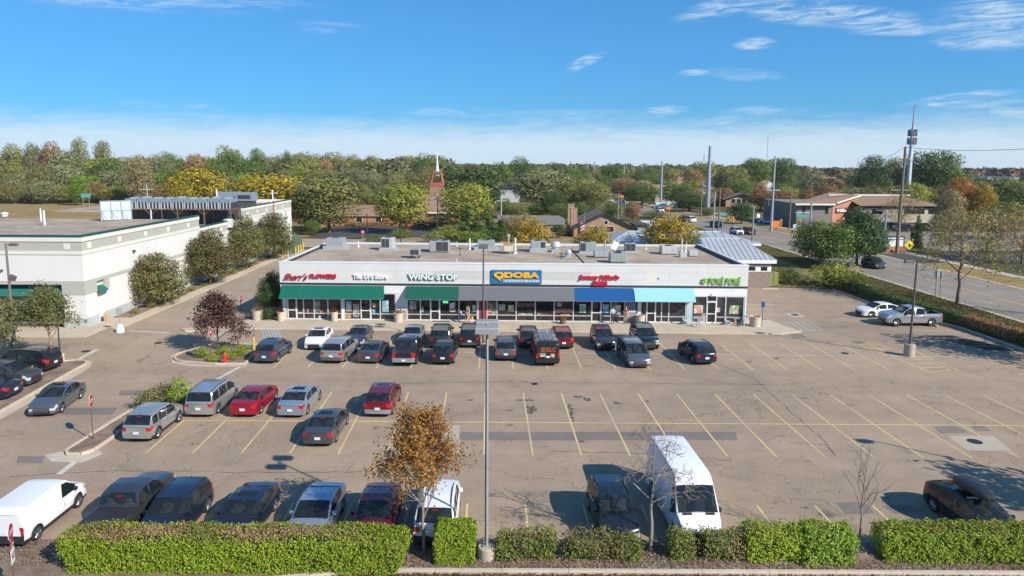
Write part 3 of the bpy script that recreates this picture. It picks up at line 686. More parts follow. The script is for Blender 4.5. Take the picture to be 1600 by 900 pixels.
s3 = letters('shop_sign', 'WING\u00b7STOP', *box_px(638.5, 427.3, 716, 437.2), M_LWH, shop, y=-.19, bold=.035, ext=.03)
letters('sign_backing', 'WING\u00b7STOP', *box_px(638.2, 426.9, 716.6, 437.6), M_LGR, s3, y=-.14, bold=.075, ext=.018)
x0, x1, z0, z1 = box_px(767.5, 421.3, 846.3, 443.3)
s4 = spart('shop_sign', MB().bbox(x0, x1, 0, z1 - z0, 0, .16, .03, M=Matrix.Translation((0, -.02, z0)) @ Matrix.Rotation(R(90), 4, 'X')), M_LBL)
letters('sign_word', 'QDOBA', *box_px(771.5, 424.3, 842.5, 435.6), M_LYL, s4, y=-.24, bold=.06, ext=.05)
xa, xb, za, zb = box_px(772, 424.6, 783.5, 438.6)
MB().add([(xb - .5, -.27, za + .3), (xb - .1, -.27, za + .42), (xb - .05, -.27, za - .02), (xb - .5, -.21, za + .3), (xb - .1, -.21, za + .42), (xb - .05, -.21, za - .02)], [(0, 1, 2), (5, 4, 3), (0, 3, 4, 1), (1, 4, 5, 2), (2, 5, 3, 0)]).build('sign_tail', M_LYL, s4)
xa, xb, za, zb = box_px(786.2, 436.3, 843, 440.6)
MB().box(xa, xb, -.215, -.182, za, zb).build('sign_strip', pm('sign_strip', (.50, .56, .62), .5), s4)
letters('sign_word', 'MEXICAN EATS', xa + .05, xb - .05, za + .05, zb - .05, M_LBL, s4, y=-.222, ext=.004, space=1.5)
s5 = letters('shop_sign', "Jersey Mike's", *box_px(904.5, 428.6, 967.5, 438.4), M_LRED, shop, bold=.055, shear=.12, ext=.07)
letters('sign_word', 'SUBS', *box_px(926, 438.6, 949, 446.6), M_LRED, s5, bold=.06, ext=.07)
s6 = letters('shop_sign', 'POK\u00c9 POK\u00c9', *box_px(1109, 431.0, 1157.5, 444.0), M_LIM, shop, bold=.0, ext=.06, y=-.16)
lf = MB(); c = fx(1100.5, 438.5)
for a0, a1, r_ in ((185, 355, .30),): lf.prism([(c[0] + r_ * math.cos(R(a)), c[1] + .02 + r_ * math.sin(R(a))) for a in range(a0, a1 + 1, 10)], 0, .1)
lf.prism([(c[0] + .02 + .26 * math.cos(R(a)), c[1] + .16 + .12 * math.sin(R(a))) for a in range(0, 360, 30)], 0, .1)
lf.v = [(x, -.12 - z, y) for x, y, z in lf.v]; lf.build('sign_emblem', M_LIM, s6)
c = fx(1018, 433.5); g_ = MB().prism([(c[0] + .62 * math.cos(R(a)), c[1] + .6 * math.sin(R(a))) for a in range(0, 360, 15)], .031, .034)
g_.v = [(x, -z, y) for x, y, z in g_.v]; spart('sign_ghost', g_, pm('faded_paint', (.66, .63, .56), .6, var=.05))
c = fx(1028.7, 435); spart('fixing_plate', MB().box(c[0] - .06, c[0] + .06, -.09, -.03, c[1] - .06, c[1] + .06), M_BLACK)
x0, z1 = fx(692, 470.5); x1, z0 = fx(700, 473.5)
spart('neon_sign', MB().box(x0, x1, -.02, .0, z0, z1), emat('neon_green', (.05, .9, .2), 1.3))
for px, py in ((1110, 460.5),): c = fx(px, py); spart('camera_bracket', MB().tube((c[0] - .1, -.05, c[1] - .1), (c[0] + .1, -.25, c[1] + .1), .035, n=6), M_BLACK)
# pavement in front of the shops: slabs with joints
walk = bpy.data.objects.new('shop_pavement', None); COL.objects.link(walk); walk['kind'] = 'structure'; walk.location = SP; walk.rotation_euler = (0, 0, R(SA))
for i in range(33):
    x0 = -.2 + i * 1.5
    for y0, y1 in ((-1.95, -.04), (-3.9, -1.97)):
        MB().box(x0 + .008, x0 + 1.492, y0, y1, -.02, .115 + random.uniform(-.004, .004)).build('paving_slab', M_CONC, walk)
MB().prism([(49.3, -.04), (49.3, -3.9), (51.6, -2.9), (50.4, 1.6), (47.5, 1.6), (47.5, -.03)], -.02, .112).build('paving_slab', M_CONC, walk)
MB().prism([(-.22, -.3), (-.22, -3.9), (-5.3, -4.4), (-7.5, -5.3), (-8.3, -4.5), (-6.3, -2.8), (-4.4, -2.2), (-3.2, -.3)], -.02, .112).build('paving_slab', M_CONC, walk)
kr = kerb_run('pavement_kerb', [tuple(sw(x, y).xy) for x, y in ((-7.4, -5.45), (-5.3, -4.52), (-.2, -4.0), (49.3, -4.0), (51.75, -2.95))], .12, .16, M_KERB, 3.0)
slab('shop_side_bed', [tuple(sw(x, y).xy) for x, y in ((-.1, -.2), (-.1, 17.8), (-3.6, 17.8), (-4.6, 8), (-4.6, -2.0), (-3.2, -.22))], 0, .1, M_MULCH)

# ------------------------------------------------------------------ plant on the shop roof, each unit a thing
M_RTU = pm('unit_grey_metal', (.36, .37, .37), .5, .3, var=.08, scale=2); M_RTUG = pm('unit_green_grey_metal', (.34, .37, .335), .5, .3, var=.08, scale=2); M_RTUL = pm('unit_pale_metal', (.52, .53, .50), .5, .3, var=.08, scale=2)
M_LOUV = pm('louvre_dark', (.06, .062, .062), .6, .2, var=.2, scale=6); M_CURB = pm('galvanised_curb', (.50, .53, .55), .4, .5, var=.1, scale=3)
ZRf = ZR
def rtu(px0, px1, py0, py1, depth, mat, label, curb=(0, 0), louv=None, legs=0.0, fans=1, group='air handling units on the shop roof', name='rooftop_unit'):
    a = at(px0, py1, ZRf); b = at(px1, py1, ZRf); top = atY((px0 + px1) / 2, py0, a.y); w = b.x - a.x; h = top.z - ZRf
    o = thing(name, label, 'rooftop unit', ((a.x + b.x) / 2, a.y + depth / 2, ZRf), R(SA), group)
    z0 = legs
    if curb[0]:
        o_ = MB().bbox(-w / 2 - curb[0], w / 2 + curb[0], -depth / 2 - .15, depth / 2 + .15, 0, curb[1], .04).build('curb', M_CURB, o); z0 = curb[1]
    if legs:
        for sx_ in (-1, 1):
            for sy in (-1, 1): MB().box(sx_ * (w / 2 - .1) - .05, sx_ * (w / 2 - .1) + .05, sy * (depth / 2 - .1) - .05, sy * (depth / 2 - .1) + .05, 0, legs).build('leg', M_LOUV, o)
    MB().bbox(-w / 2, w / 2, -depth / 2, depth / 2, z0, h, .035).build('cabinet', mat, o)
    pn = 3 if w > 1.4 else 2
    for i in range(pn):
        x0 = -w / 2 + .06 + (w - .12) * i / pn; x1 = -w / 2 + .06 + (w - .12) * (i + 1) / pn
        isl_ = louv and louv[0] <= (i + .5) / pn <= louv[1]
        if isl_:
            g = MB().box(x0 + .02, x1 - .02, -depth / 2 - .012, -depth / 2 + .02, z0 + .08, h - .1)
            for k in range(6): z = z0 + .12 + (h - z0 - .26) * k / 5; g.box(x0 + .03, x1 - .03, -depth / 2 - .03, -depth / 2 - .012, z, z + .025)
            g.build('louvre', M_LOUV, o)
        else: MB().bbox(x0 + .02, x1 - .02, -depth / 2 - .018, -depth / 2 + .02, z0 + .08, h - .1, .01).build('access_panel', mat, o)
    for i in range(fans):
        x = -w / 2 + w * (i + .5) / fans; MB().lathe([(.38, h - .005), (.38, h + .07), (.34, h + .07), (.33, h + .03), (.05, h + .05), (.01, h + .05)], 14, (x, 0, 0)).build('fan_guard', M_LOUV, o)
    return o
rtu(509, 537, 372.5, 389.5, 1.6, M_RTU, 'grey rooftop unit on a wide white curb, leftmost on the shop roof', (.35, .38))
rtu(595.5, 615.5, 372, 391.5, 1.4, M_RTUL, 'pale square rooftop unit with a dark left panel', (.25, .28), (0, .5))
rtu(640.5, 655.5, 389, 404, 1.2, M_RTU, 'small hooded box on short legs near the front of the shop roof', louv=(0, 1), legs=.35, fans=0)
rtu(671, 701.5, 377, 394.5, 1.8, M_RTU, 'two tone grey rooftop unit with a broad louvred right half', louv=(.4, 1), legs=.1, fans=2)
rtu(746, 773, 376.5, 391, 1.7, M_RTU, 'grey rooftop unit on a flared white curb behind the lamp head', (.4, .42))
rtu(829.5, 853, 377, 394, 1.5, M_RTU, 'grey rooftop unit with a dark vent above a long curb', (.15, .45), (.6, 1))
rtu(906.5, 932, 379, 396, 1.5, M_RTUG, 'greenish rooftop unit with dark left grille and pale curb', (.15, .2), (0, .34))
rtu(929, 952, 393, 403, 1.2, M_CURB, 'low blue grey box behind the large green unit', legs=.12, fans=0)
rtu(953.5, 979.5, 396.5, 411.5, 1.3, M_RTUG, 'large greenish unit standing nearest the shop fascia', legs=.12, fans=1)
rtu(977.5, 993.5, 380, 394.5, 1.2, M_RTU, 'square condenser with black louvres on a flat skid', (.5, .12), (0, 1))
rtu(1034, 1058, 385, 398, 1.4, M_RTUL, 'long pale unit toward the right end of the shop roof', legs=.1)
rtu(1062.5, 1073.5, 395, 402.5, .7, M_RTUL, 'small white box beside two pipes on the shop roof', fans=0)
rtu(1077, 1090, 392, 401, 1.0, M_RTUL, 'small pale box nearest the right roof edge', legs=.08, fans=0)
# the cream make-up air unit with its flue
a = at(787.5, 397, ZRf); b = at(801.5, 397, ZRf); w = b.x - a.x
o = thing('kitchen_vent_unit', 'cream vent unit with rust orange top and a capped flue', 'rooftop unit', ((a.x + b.x) / 2, a.y + .6, ZRf), R(SA))
for sx_ in (-1, 1):
    for sy in (-1, 1): MB().box(sx_ * (w / 2 - .06) - .04, sx_ * (w / 2 - .06) + .04, sy * .5 - .04, sy * .5 + .04, 0, .35).build('leg', M_LOUV, o)
MB().bbox(-w / 2, w / 2, -.6, .6, .35, 1.05, .03).build('cabinet', pm('cream_metal', (.55, .52, .42), .5, var=.1), o)
MB().bbox(-w / 2 - .05, w / 2 + .05, -.65, .65, 1.05, 1.2, .03).build('top', pm('rust_orange', (.46, .2, .07), .6, var=.2), o)
MB().tube((0, 0, 1.2), (0, 0, 2.15), .1, n=10).lathe([(.2, 1.95), (.2, 2.2), (.05, 2.3)], 12).build('flue', M_CURB, o)
def fan(px, py1, py0, r, label):
    p = at(px, py1, ZRf); h = atY(px, py0, p.y).z - ZRf
    o = thing('exhaust_fan', label, 'exhaust fan', (p.x, p.y + r, ZRf), 0, 'exhaust fans on the shop roof')
    MB().box(-r * .8, r * .8, -r * .8, r * .8, 0, h * .3).build('curb', M_CURB, o)
    MB().lathe([(r * .6, h * .3), (r * .7, h * .45), (r, h * .5), (r, h * .72), (r * .75, h * .95), (r * .3, h), (.01, h)], 16).build('hood', M_RTUL, o, 40)
    return o
fan(868.5, 394.5, 378, .62, 'large round exhaust fan on the shop roof'); fan(888.5, 402.5, 390.5, .36, 'small round exhaust fan in front of the large one')
def pipe(px, py1, py0, r, label, mat=None, elbow=False):
    p = at(px, py1, ZRf); h = atY(px, py0, p.y).z - ZRf
    mb = MB().tube((0, 0, -.02), (0, 0, h), r, n=8).lathe([(r * 2.4, 0), (r * 2.2, .05), (r * 1.2, .12), (r, .14)], 10)
    if elbow: mb.tube((-.22, 0, h), (.22, 0, h), r, n=6)
    o = mb.build('vent_pipe', mat or M_WHITE, None); o.location = (p.x, p.y, ZRf); return tag(o, label, 'vent pipe', 'vent pipes on the shop roof')
for q in ((560, 386, 377, .07, 'short vent pipe left of the pale square unit'), (734, 390, 372.5, .1, 'white vent pipe left of the lamp head on the shop roof'), (805, 396, 371.5, .11, 'tall white vent pipe beside the cream vent unit'), (883, 402, 383, .06, 'thin grey pipe beside the small round fan'), (877, 404, 396, .05, 'short dark tee pipe left of the small fan'), (945, 393, 375.5, .1, 'grey pipe rising behind the low blue grey box'), (1065, 393, 373, .06, 'thin pipe behind the small white box'), (1071, 394, 381, .09, 'white pipe behind the small white box'), (1009, 390, 383, .06, 'short pipe right of the square condenser'), (713.5, 413, 404.5, .05, 'short white pipe stub at the shop fascia edge'), (719, 399, 388, .04, 'dark tee pipe with a crooked top'), (714, 385, 378, .05, 'pale stub at the back of the shop roof')):
    pipe(q[0], q[1], q[2], q[3], q[4], M_BLACK if 'dark' in q[4] else (M_CURB if 'grey' in q[4] else M_WHITE), 'tee' in q[4])
p = at(960, 397, ZRf); o = thing('satellite_dish', 'white dish panel tilted on a short mast', 'dish', (p.x, p.y, ZRf))
MB().tube((0, 0, 0), (0, 0, .7), .04, n=6).build('mast', M_CURB, o)
MB().cbox((0.0, -.05, 1.0), (.75, .05, .95), rz=R(20), ry=R(28)).build('panel', M_LWH, o)
tag(MB().path([tuple(at(x, y, ZRf + .05)) for x, y in ((893, 389), (897, 394), (905, 402), (913, 411))], .05, 6).build('gas_pipe', pm('gas_pipe', (.12, .09, .08), .6)), 'thin dark gas pipe crossing the shop roof gravel', 'pipe')

# ================================================================== the big store on the left
M_EIFS = pm('store_wall_white', (.66, .635, .59), .75, var=.04, scale=.25, fine=.02, fscale=3); M_CREAM = pm('store_cream_band', (.66, .62, .54), .75, var=.04, scale=.4)
M_SAGE = pm('store_sage_band', (.40, .395, .33), .75, var=.05, scale=.4); M_CAPG = pm('store_green_cap', (.015, .075, .055), .5, var=.05); M_CMU = pm('store_block_base', (.40, .42, .41), .85, var=.1, scale=1.5, fine=.08)
BX, BY = -39.7, 64.9
store = thing('store_building', 'large pale store with a sage band and green roof edge', 'store', (BX, BY, 0))
def bp(name, mb, m, parent=None, smooth=None): return mb.build(name, m, parent or store, smooth)
LW = 45.0; DP = 26.0; DL = 42.0; D2 = 67.3            # front length, and where the long wall steps
def band(name, z0, z1, out_, mat, y0=0, y1=DP, front=True, x_in=.3):
    mb = MB()
    if front: mb.box(-LW, out_, -out_, x_in, z0, z1)
    mb.box(-x_in, out_, (x_in if front else y0), y1, z0, z1)
    return bp(name, mb, mat)
band('wall', 4.64, 7.22, .0, M_EIFS); band('moulding', 7.222, 7.56, .07, M_CREAM); band('sage_band', 7.562, 8.47, .02, M_SAGE); band('cornice', 8.472, 8.93, .10, M_CREAM); band('roof_cap', 8.932, 9.1, .16, M_CAPG)
band('ledge', 4.30, 4.638, .05, M_SAGE)
for i in range(5):      # joints of the long white wall
    y = 5 + 5.2 * i; bp('joint_strip', MB().box(.0, .006, y, y + .04, 4.66, 7.2), M_CREAM)
bp('roof', MB().box(-LW, -.3, .3, DP, 8.25, 8.45), M_GRAVEL)
bp('wall', MB().box(-LW, -.3, DP, DP + .3, 6.4, 8.44).box(-LW - .3, -LW, -.0, DP + .3, 0, 9.0), M_EIFS)
# wall below the ledge on the long side
bp('wall', MB().box(-.3, .0, 3.6, DP, 1.0, 4.298), M_EIFS); bp('block_base', MB().box(-.3, .02, 3.6, DL + 25.3, 0, .998), M_CMU)
# corner pier and the recess with its awnings
bp('corner_pier', MB().box(-2.2, .04, -.04, 2.0, 3.29, 4.298), M_SAGE); bp('corner_pier', MB().box(-2.1, .0, .0, 1.9, .98, 3.288), M_EIFS); bp('pier_base', MB().box(-2.2, .06, -.06, 2.0, 0, .978), M_CMU)
bp('pier', MB().box(-.3, .03, 3.4, 4.2, 3.29, 4.297), M_SAGE); bp('pier', MB().box(-13.5, -11.0, .0, .4, .0, 4.297), M_EIFS)
M_RECESS = pm('recess_brick', (.22, .185, .165), .9, var=.1, scale=3, fine=.15)
bp('recess_wall', MB().box(-11, -2.2, 1.5, 1.8, 0, 4.3), M_RECESS); bp('recess_wall', MB().box(-.6, -.3, 1.9, 3.6, 0, 4.29), M_EIFS)
bp('window', MB().box(-10.6, -2.5, 1.45, 1.498, .35, 1.3), M_SHOPG)
bp('bollard_box', MB().bbox(.25, .7, 2.3, 2.75, 0.1, 1.0, .04), pm('tan_box', (.45, .33, .22), .7))
M_AWG = pm('awning_cloth_store', (.012, .13, .095), .75, var=.05, scale=2)
def store_awn(x0, x1, y_in, y_out, along='x'):
    mb = MB(); zt, zb = 4.1, 3.2
    if along == 'x':
        vs = [(x, y, z) for x in (x0, x1) for y, z in ((y_in, zt), (y_out, zb + .05), (y_out, zb), (y_in, zt - .06))]
    else:
        vs = [(y, x, z) for x in (x0, x1) for y, z in ((y_in, zt), (y_out, zb + .05), (y_out, zb), (y_in, zt - .06))]
    mb.add(vs, [(k, (k + 1) % 4, 4 + (k + 1) % 4, 4 + k) for k in range(4)] + [(0, 1, 2, 3), (7, 6, 5, 4)])
    return bp('awning', mb, M_AWG)
store_awn(-11, -2.25, .9, -.35); store_awn(2.05, 3.4, -.8, .4, 'y'); store_awn(-24, -13.6, .9, -.35)
bp('recess_wall', MB().box(-LW, -13.5, 1.5, 1.8, 0, 4.3), M_RECESS)
# accent tiles set proud of the sage band
for x in (-1.4, -8.2, -15, -22): bp('accent_tile', MB().box(x - .3, x + .3, -.06, -.02, 7.72, 8.28), M_CREAM)
for y in (1.2, 6.6, 12.0, 17.4, 22.8): bp('accent_tile', MB().box(.02, .06, y - .3, y + .3, 7.72, 8.28), M_CREAM)
# lower middle length, then the taller far block
def band2(name, z0, z1, out_, mat, y0, y1): return bp(name, MB().box(-.3, out_, y0, y1, z0, z1), mat)
y0, y1 = DP, DL
band2('wall', 1.0, 5.7, -.01, M_EIFS, y0, y1); band2('moulding', 5.702, 6.0, .06, M_CREAM, y0, y1); band2('sage_band', 6.002, 6.92, .01, M_SAGE, y0, y1); band2('cornice', 6.922, 7.36, .09, M_CREAM, y0, y1); band2('roof_cap', 7.362, 7.5, .14, M_CAPG, y0, y1)
bp('roof', MB().box(-LW, -.3, y0 + .3, y1, 6.35, 6.5), M_GRAVEL)
for y in (28, 33.3, 38.6): bp('accent_tile', MB().box(.01, .05, y - .3, y + .3, 6.2, 6.74), M_CREAM)
y0, y1 = DL, D2
band2('wall', 1.0, 7.2, .0, M_EIFS, y0, y1); band2('moulding', 7.202, 7.5, .07, M_CREAM, y0, y1); band2('sage_band', 7.502, 8.5, .02, M_SAGE, y0, y1); band2('cornice', 8.502, 8.95, .10, M_CREAM, y0, y1); band2('roof_cap', 8.952, 9.1, .16, M_CAPG, y0, y1)
for y in (44, 48.5, 53, 57.5, 62): bp('accent_tile', MB().box(.02, .06, y - .3, y + .3, 7.7, 8.26), M_CREAM)
M_DKMET = pm('dark_grey_cladding', (.075, .078, .08), .6, .2, var=.1)
bp('roof', MB().box(-30, -.3, y0 + .3, y1, 8.2, 8.4), M_GRAVEL); bp('wall', MB().box(-30, -.3, y1 - .3, y1, 0, 9.0), M_EIFS)
for i in range(9): bp('cladding_panel', MB().box(-12 + i * 1.3 + .01, -12 + (i + 1) * 1.3 - .01, y0 - .02, y0 + .28, 6.5, 9.25), M_DKMET)
bp('ledge', MB().box(-.29, .05, 12, D2, 3.6, 3.85), M_SAGE)
# wall-mounted lamp boxes and the painted mural at the far end
bp('wall_lamp', MB().bbox(.0, .25, 9.0, 9.3, 6.3, 6.5, .03), M_BLACK); bp('wall_lamp', MB().bbox(-7.9, -7.7, -.2, .0, 5.6, 5.75, .03), M_BLACK)
for k, (dy, dz, w, h, c) in enumerate([(0, .0, 1.6, .5, (.02, .22, .16)), (1.3, .1, 1.3, .45, (.45, .06, .05)), (.8, -.7, .9, .4, (.03, .03, .04)), (.9, .75, .5, .5, (.03, .03, .04)), (.9, 1.3, .3, .4, (.03, .03, .04)), (.9, -1.3, .4, .4, (.03, .03, .04))]):
    bp('mural_mark', MB().box(.0, .012, 62.5 + dy - w / 2 + .5, 62.5 + dy + w / 2 + .5, 5.6 + dz - h / 2, 5.6 + dz + h / 2), pm('mural_%d' % k, c, .7, var=.3, scale=3))
bp('downpipe', MB().tube((.12, 56.5, .5), (.12, 56.5, 9.3), .14, n=8), pm('rust_pipe', (.26, .1, .06), .6))
# plant on its roof
def on_store(px, py, Y): p = atY(px, py, Y); return p
M_SCR = pm('screen_panel_pale', (.47, .53, .56), .5, .2, var=.05); M_STEELB = pm('plant_blue_grey', (.27, .33, .37), .5, .35, var=.1, scale=2); M_RUSTY = pm('rusty_steel', (.22, .12, .08), .7, .2, var=.35, scale=2)
p0 = atY(158, 340, 88.0); p1 = atY(206, 340, 90.2)
sc = thing('roof_screen', 'pale blue screen wall with braces on the store roof', 'screen', (p0.x, p0.y, 8.45), math.atan2(p1.y - p0.y, p1.x - p0.x))
Ls = (Vector((p1.x, p1.y)) - Vector((p0.x, p0.y))).length
for i in range(3):
    for j in range(2): MB().box(Ls * i / 3 + .06, Ls * (i + 1) / 3 - .06, 0, .05, .1 + j * 1.22, 1.26 + j * 1.22).build('panel', M_SCR, sc)
for i in range(4):
    x = Ls * i / 3; MB().box(x - .05, x + .05, -.06, .04, 0, 2.62).build('post', M_STEELB, sc)
    if i < 3: MB().tube((x + .05, -.05, 1.3), (x + .6, -1.0, .02), .035, n=5).build('brace', M_STEELB, sc)
for z in (1.26, 2.52): MB().box(0, Ls, -.04, .03, z, z + .09).build('rail', M_STEELB, sc)
YP = 102.5; pa = atY(194, 326, YP); pb = atY(360, 326, YP)
pl = thing('condenser_platform', 'rusty steel platform on legs above the store roof', 'platform', (pa.x, YP, 6.5)); PW = pb.x - pa.x; zd = pa.z - 6.5
MB().box(0, PW, -.06, .06, zd - .14, zd).box(0, PW, 3.3, 3.42, zd - .14, zd).build('edge_beam', M_RUSTY, pl)
for i in range(9):
    x = PW * i / 8; MB().box(x - .05, x + .05, .06, 3.3, zd - .12, zd - .02).build('joist', M_RUSTY, pl)
    if i % 2 == 0:
        for y in (0, 3.36): MB().box(x - .07, x + .07, y - .07, y + .07, 0, zd - .14).build('leg', M_RUSTY if i != 2 else M_WHITE, pl)
        if i < 8: MB().tube((x, 0, zd - .9), (x + .9, 0, zd - .15), .04, n=5).tube((x, 0, zd - .9), (x - .9 * (i > 0), 0, zd - .15), .04, n=5).build('brace', M_RUSTY, pl)
M_FINS = pm('coil_fins', (.045, .05, .055), .6, .3, var=.2)
for i in range(9):
    w = PW / 9; o = thing('condenser_unit', 'blue grey condenser unit on the rusty roof platform, %s from the left' % nth(i), 'condenser', (pa.x + w * (i + .5), YP + 1.5, 6.5 + zd), 0, 'condenser units on the roof platform')
    h = 1.5 + (.12 if i % 3 == 1 else 0)
    MB().bbox(-w / 2 + .05, w / 2 - .05, -1.3, 1.3, h * .62, h, .03).build('fan_deck', M_STEELB, o)
    MB().box(-w / 2 + .12, w / 2 - .12, -1.2, 1.2, .08, h * .62).build('coil', M_FINS, o)
    for s in (-1, -.33, .33, 1): MB().box(s * (w / 2 - .14) - .07, s * (w / 2 - .14) + .07, -1.3, -1.2, 0, h * .62).build('leg', pm('plant_pale', (.50, .54, .56), .5, .2), o)
    for y in (-.6, .6): MB().lathe([(.5, h - .01), (.5, h + .16), (.45, h + .16), (.44, h + .02), (.02, h + .02)], 14, (0, y, 0)).build('fan_ring', M_STEELB, o)
q0 = atY(205, 336, 106); q1 = atY(300, 336, 106)
s2 = thing('roof_screen', 'low dark screen behind the rusty platform', 'screen', (q0.x, 106, 6.5))
for i in range(10): w = (q1.x - q0.x) / 10; MB().box(w * i + .01, w * (i + 1) - .01, 0, .06, .6, 2.3).build('panel', M_DKMET, s2)
MB().box(0, q1.x - q0.x, .06, .14, 0, .6).build('kick_rail', M_RUSTY, s2)
for n, (px0, px1, pt, pbm, Y, lb) in enumerate([(340, 366, 300.5, 313, 121, 'long blue grey unit at the far end of the store roof'), (367, 396, 301, 314, 119, 'blue grey unit with a dark opening on the store roof')]):
    a = atY(px0, pbm, Y); b = atY(px1, pt, Y); o = thing('rooftop_unit', lb, 'rooftop unit', (a.x, Y, 8.4)); w = b.x - a.x; h = b.z - 8.4
    MB().bbox(0, w, 0, 2, max(.3, a.z - 8.4), h, .05).build('cabinet', M_STEELB, o); MB().box(.2, w - .2, .2, 1.8, 0, max(.3, a.z - 8.4)).build('curb', M_DKMET, o)
    if n: MB().box(.5, w - .6, -.02, .02, a.z - 8.4 + .35, h - .45).build('louvre', M_FINS, o)
for px, pb_, pt, Y, lb in ((340, 313, 296, 118, 'white slanting vent pipe on the store roof'), (427, 312, 297, 122, 'pale mast with a cross arm at the store roof edge')):
    a = atY(px, pb_, Y); b = atY(px - 2, pt, Y); o = MB().tube((0, 0, 8.4 - a.z if False else 0), (b.x - a.x, 0, b.z - 8.4), .12, n=8); 
    if 'mast' in lb: o.tube((-.6, 0, (b.z - 8.4) * .8), (.7, 0, (b.z - 8.4) * .8), .07, n=6); o.lathe([(.5, 0), (.5, .8), (.1, .9)], 10, (-.5, 0, 0))
    o = o.build('vent_pipe' if 'vent' in lb else 'mast', M_WHITE); o.location = (a.x, Y, 8.4); tag(o, lb, 'pipe' if 'vent' in lb else 'mast')
for px, pb_, pt, r_, lb in ((7.5, 338, 333, .35, 'squat round vent cap on the store roof'), (64.5, 346, 326, .10, 'white pipe on the store roof, left of a pair'), (70, 352, 328.5, .11, 'white pipe on the store roof, right of a pair')):
    a = at(px, pb_, 8.45); b = atY(px, pt, a.y); mb = MB().tube((0, 0, 0), (0, 0, b.z - 8.45), r_, n=10)
    if r_ > .2: mb.lathe([(r_ * 1.3, (b.z - 8.45) * .7), (r_ * 1.3, b.z - 8.4), (.05, b.z - 8.3)], 12)
    o = mb.build('vent_pipe', M_WHITE); o.location = a; tag(o, lb, 'vent pipe')
tag(MB().lathe([(.75, 0), (.75, 1.1), (.7, 1.2), (.1, 1.3)], 16, tuple(atY(356, 336, 101) * Vector((1, 1, 0)) + Vector((0, 0, 6.5)))[:3]).build('roof_tank', M_RTUL), 'round pale tank under the end of the rusty platform', 'tank')

# ================================================================== metal-roofed building behind the shops
M_METR = pm('metal_roof_pale', (.50, .515, .52), .4, .35, var=.05, scale=1); M_SEAM = pm('metal_roof_seam', (.50, .53, .55), .4, .35)
clinic = thing('brick_building', 'low brown brick building with a pale ribbed metal hip roof', 'building', (36.1, 88.6, 0))
def cp(n, mb, m): return mb.build(n, m, clinic)
CW, CD, ZE = 8.2, 9.6, 3.75
cp('wall', MB().box(-CW, 0, 0, CD, 0, ZE - .45), M_BRICKBR); cp('window_band', MB().box(-CW, .02, -.03, CD, 2.15, 2.95), M_WHITE)
for x in (-.75, -2.3, -3.8): cp('window', MB().box(x - 1.1 if x < -.8 else x - .6, x + .25, -.045, -.03, 2.28, 2.8), M_SHOPG)
for x in (1.2, 3.2, 5.2, 7.2): cp('window', MB().box(.02, .032, x, x + 1.4, 2.28, 2.8), M_SHOPG)
cp('fascia', MB().box(-CW - .4, .5, -.5, CD + .4, ZE - .45, ZE), M_WHITE)
ex0, ex1, ey0, ey1, zr = -CW - .4, .5, -.5, CD + .4, 6.0
rx0, rx1, ry = ex0 + .5, ex1 - 3.0, (ey0 + ey1) / 2
def hip_panels(ex0, ex1, ey0, ey1, rx0, rx1, ry, ze, zr, par, step=.62, name='roof_panel', mat=None):
    """front and back slopes and the two hips as separate standing-seam sheets"""
    mat = mat or M_METR
    def zat(y, yb): return ze + (zr - ze) * (y - yb) / (ry - yb)
    n = int((ex1 - ex0) / step)
    for s, yb in ((0, ey0), (1, ey1)):
        for i in range(n):
            a = ex0 + (ex1 - ex0) * i / n; b = ex0 + (ex1 - ex0) * (i + 1) / n
            def top(x):
                f = 1.0
                if x < rx0: f = (x - ex0) / (rx0 - ex0)
                if x > rx1: f = (ex1 - x) / (ex1 - rx1)
                return yb + (ry - yb) * f, ze + (zr - ze) * f
            (ya, za), (yb2, zb2) = top(a + .02), top(b - .02)
            mb = MB(); sg = 1 if s == 0 else -1
            mb.add([(a + .02, yb, ze), (b - .02, yb, ze), (b - .02, yb2, zb2), (a + .02, ya, za)], [(0, 1, 2, 3)])
            mb.add([(a - .022, yb, ze + .0), (a + .022, yb, ze + .0), (a + .022, ya, za + .0), (a - .022, ya, za), (a - .022, yb, ze + .07), (a + .022, yb, ze + .07), (a + .022, ya, za + .07), (a - .022, ya, za + .07)], [(4, 5, 6, 7), (0, 4, 7, 3), (1, 2, 6, 5), (0, 1, 5, 4)])
            mb.build(name, mat, par)
    MB().poly([(ex0, ey0, ze), (rx0, ry, zr), (ex0, ey1, ze)]).build('hip_slope', mat, par); MB().poly([(ex1, ey0, ze), (ex1, ey1, ze), (rx1, ry, zr)]).build('hip_slope', mat, par)
    MB().tube((rx0, ry, zr), (rx1, ry, zr), .07, n=6).tube((ex1, ey0, ze), (rx1, ry, zr), .06, n=6).tube((ex0, ey0, ze), (rx0, ry, zr), .06, n=6).build('ridge_cap', M_SEAM, par)
hip_panels(ex0, ex1, ey0, ey1, rx0, rx1, ry, ZE, zr, clinic)
wing = thing('brick_wing', 'rear wing with pale metal roof and white eaves behind the shops', 'building', (18.0, 106.0, 0))
MB().box(0, 23, 0, 9, 0, 3.5).build('wall', M_BRICKBR, wing); MB().box(-.3, 23.3, -.4, 9.4, 3.5, 3.9).build('fascia', M_WHITE, wing)
hip_panels(-.3, 23.3, -.4, 9.4, 3.5, 18.5, 4.5, 3.9, 5.3, wing, 1.2)
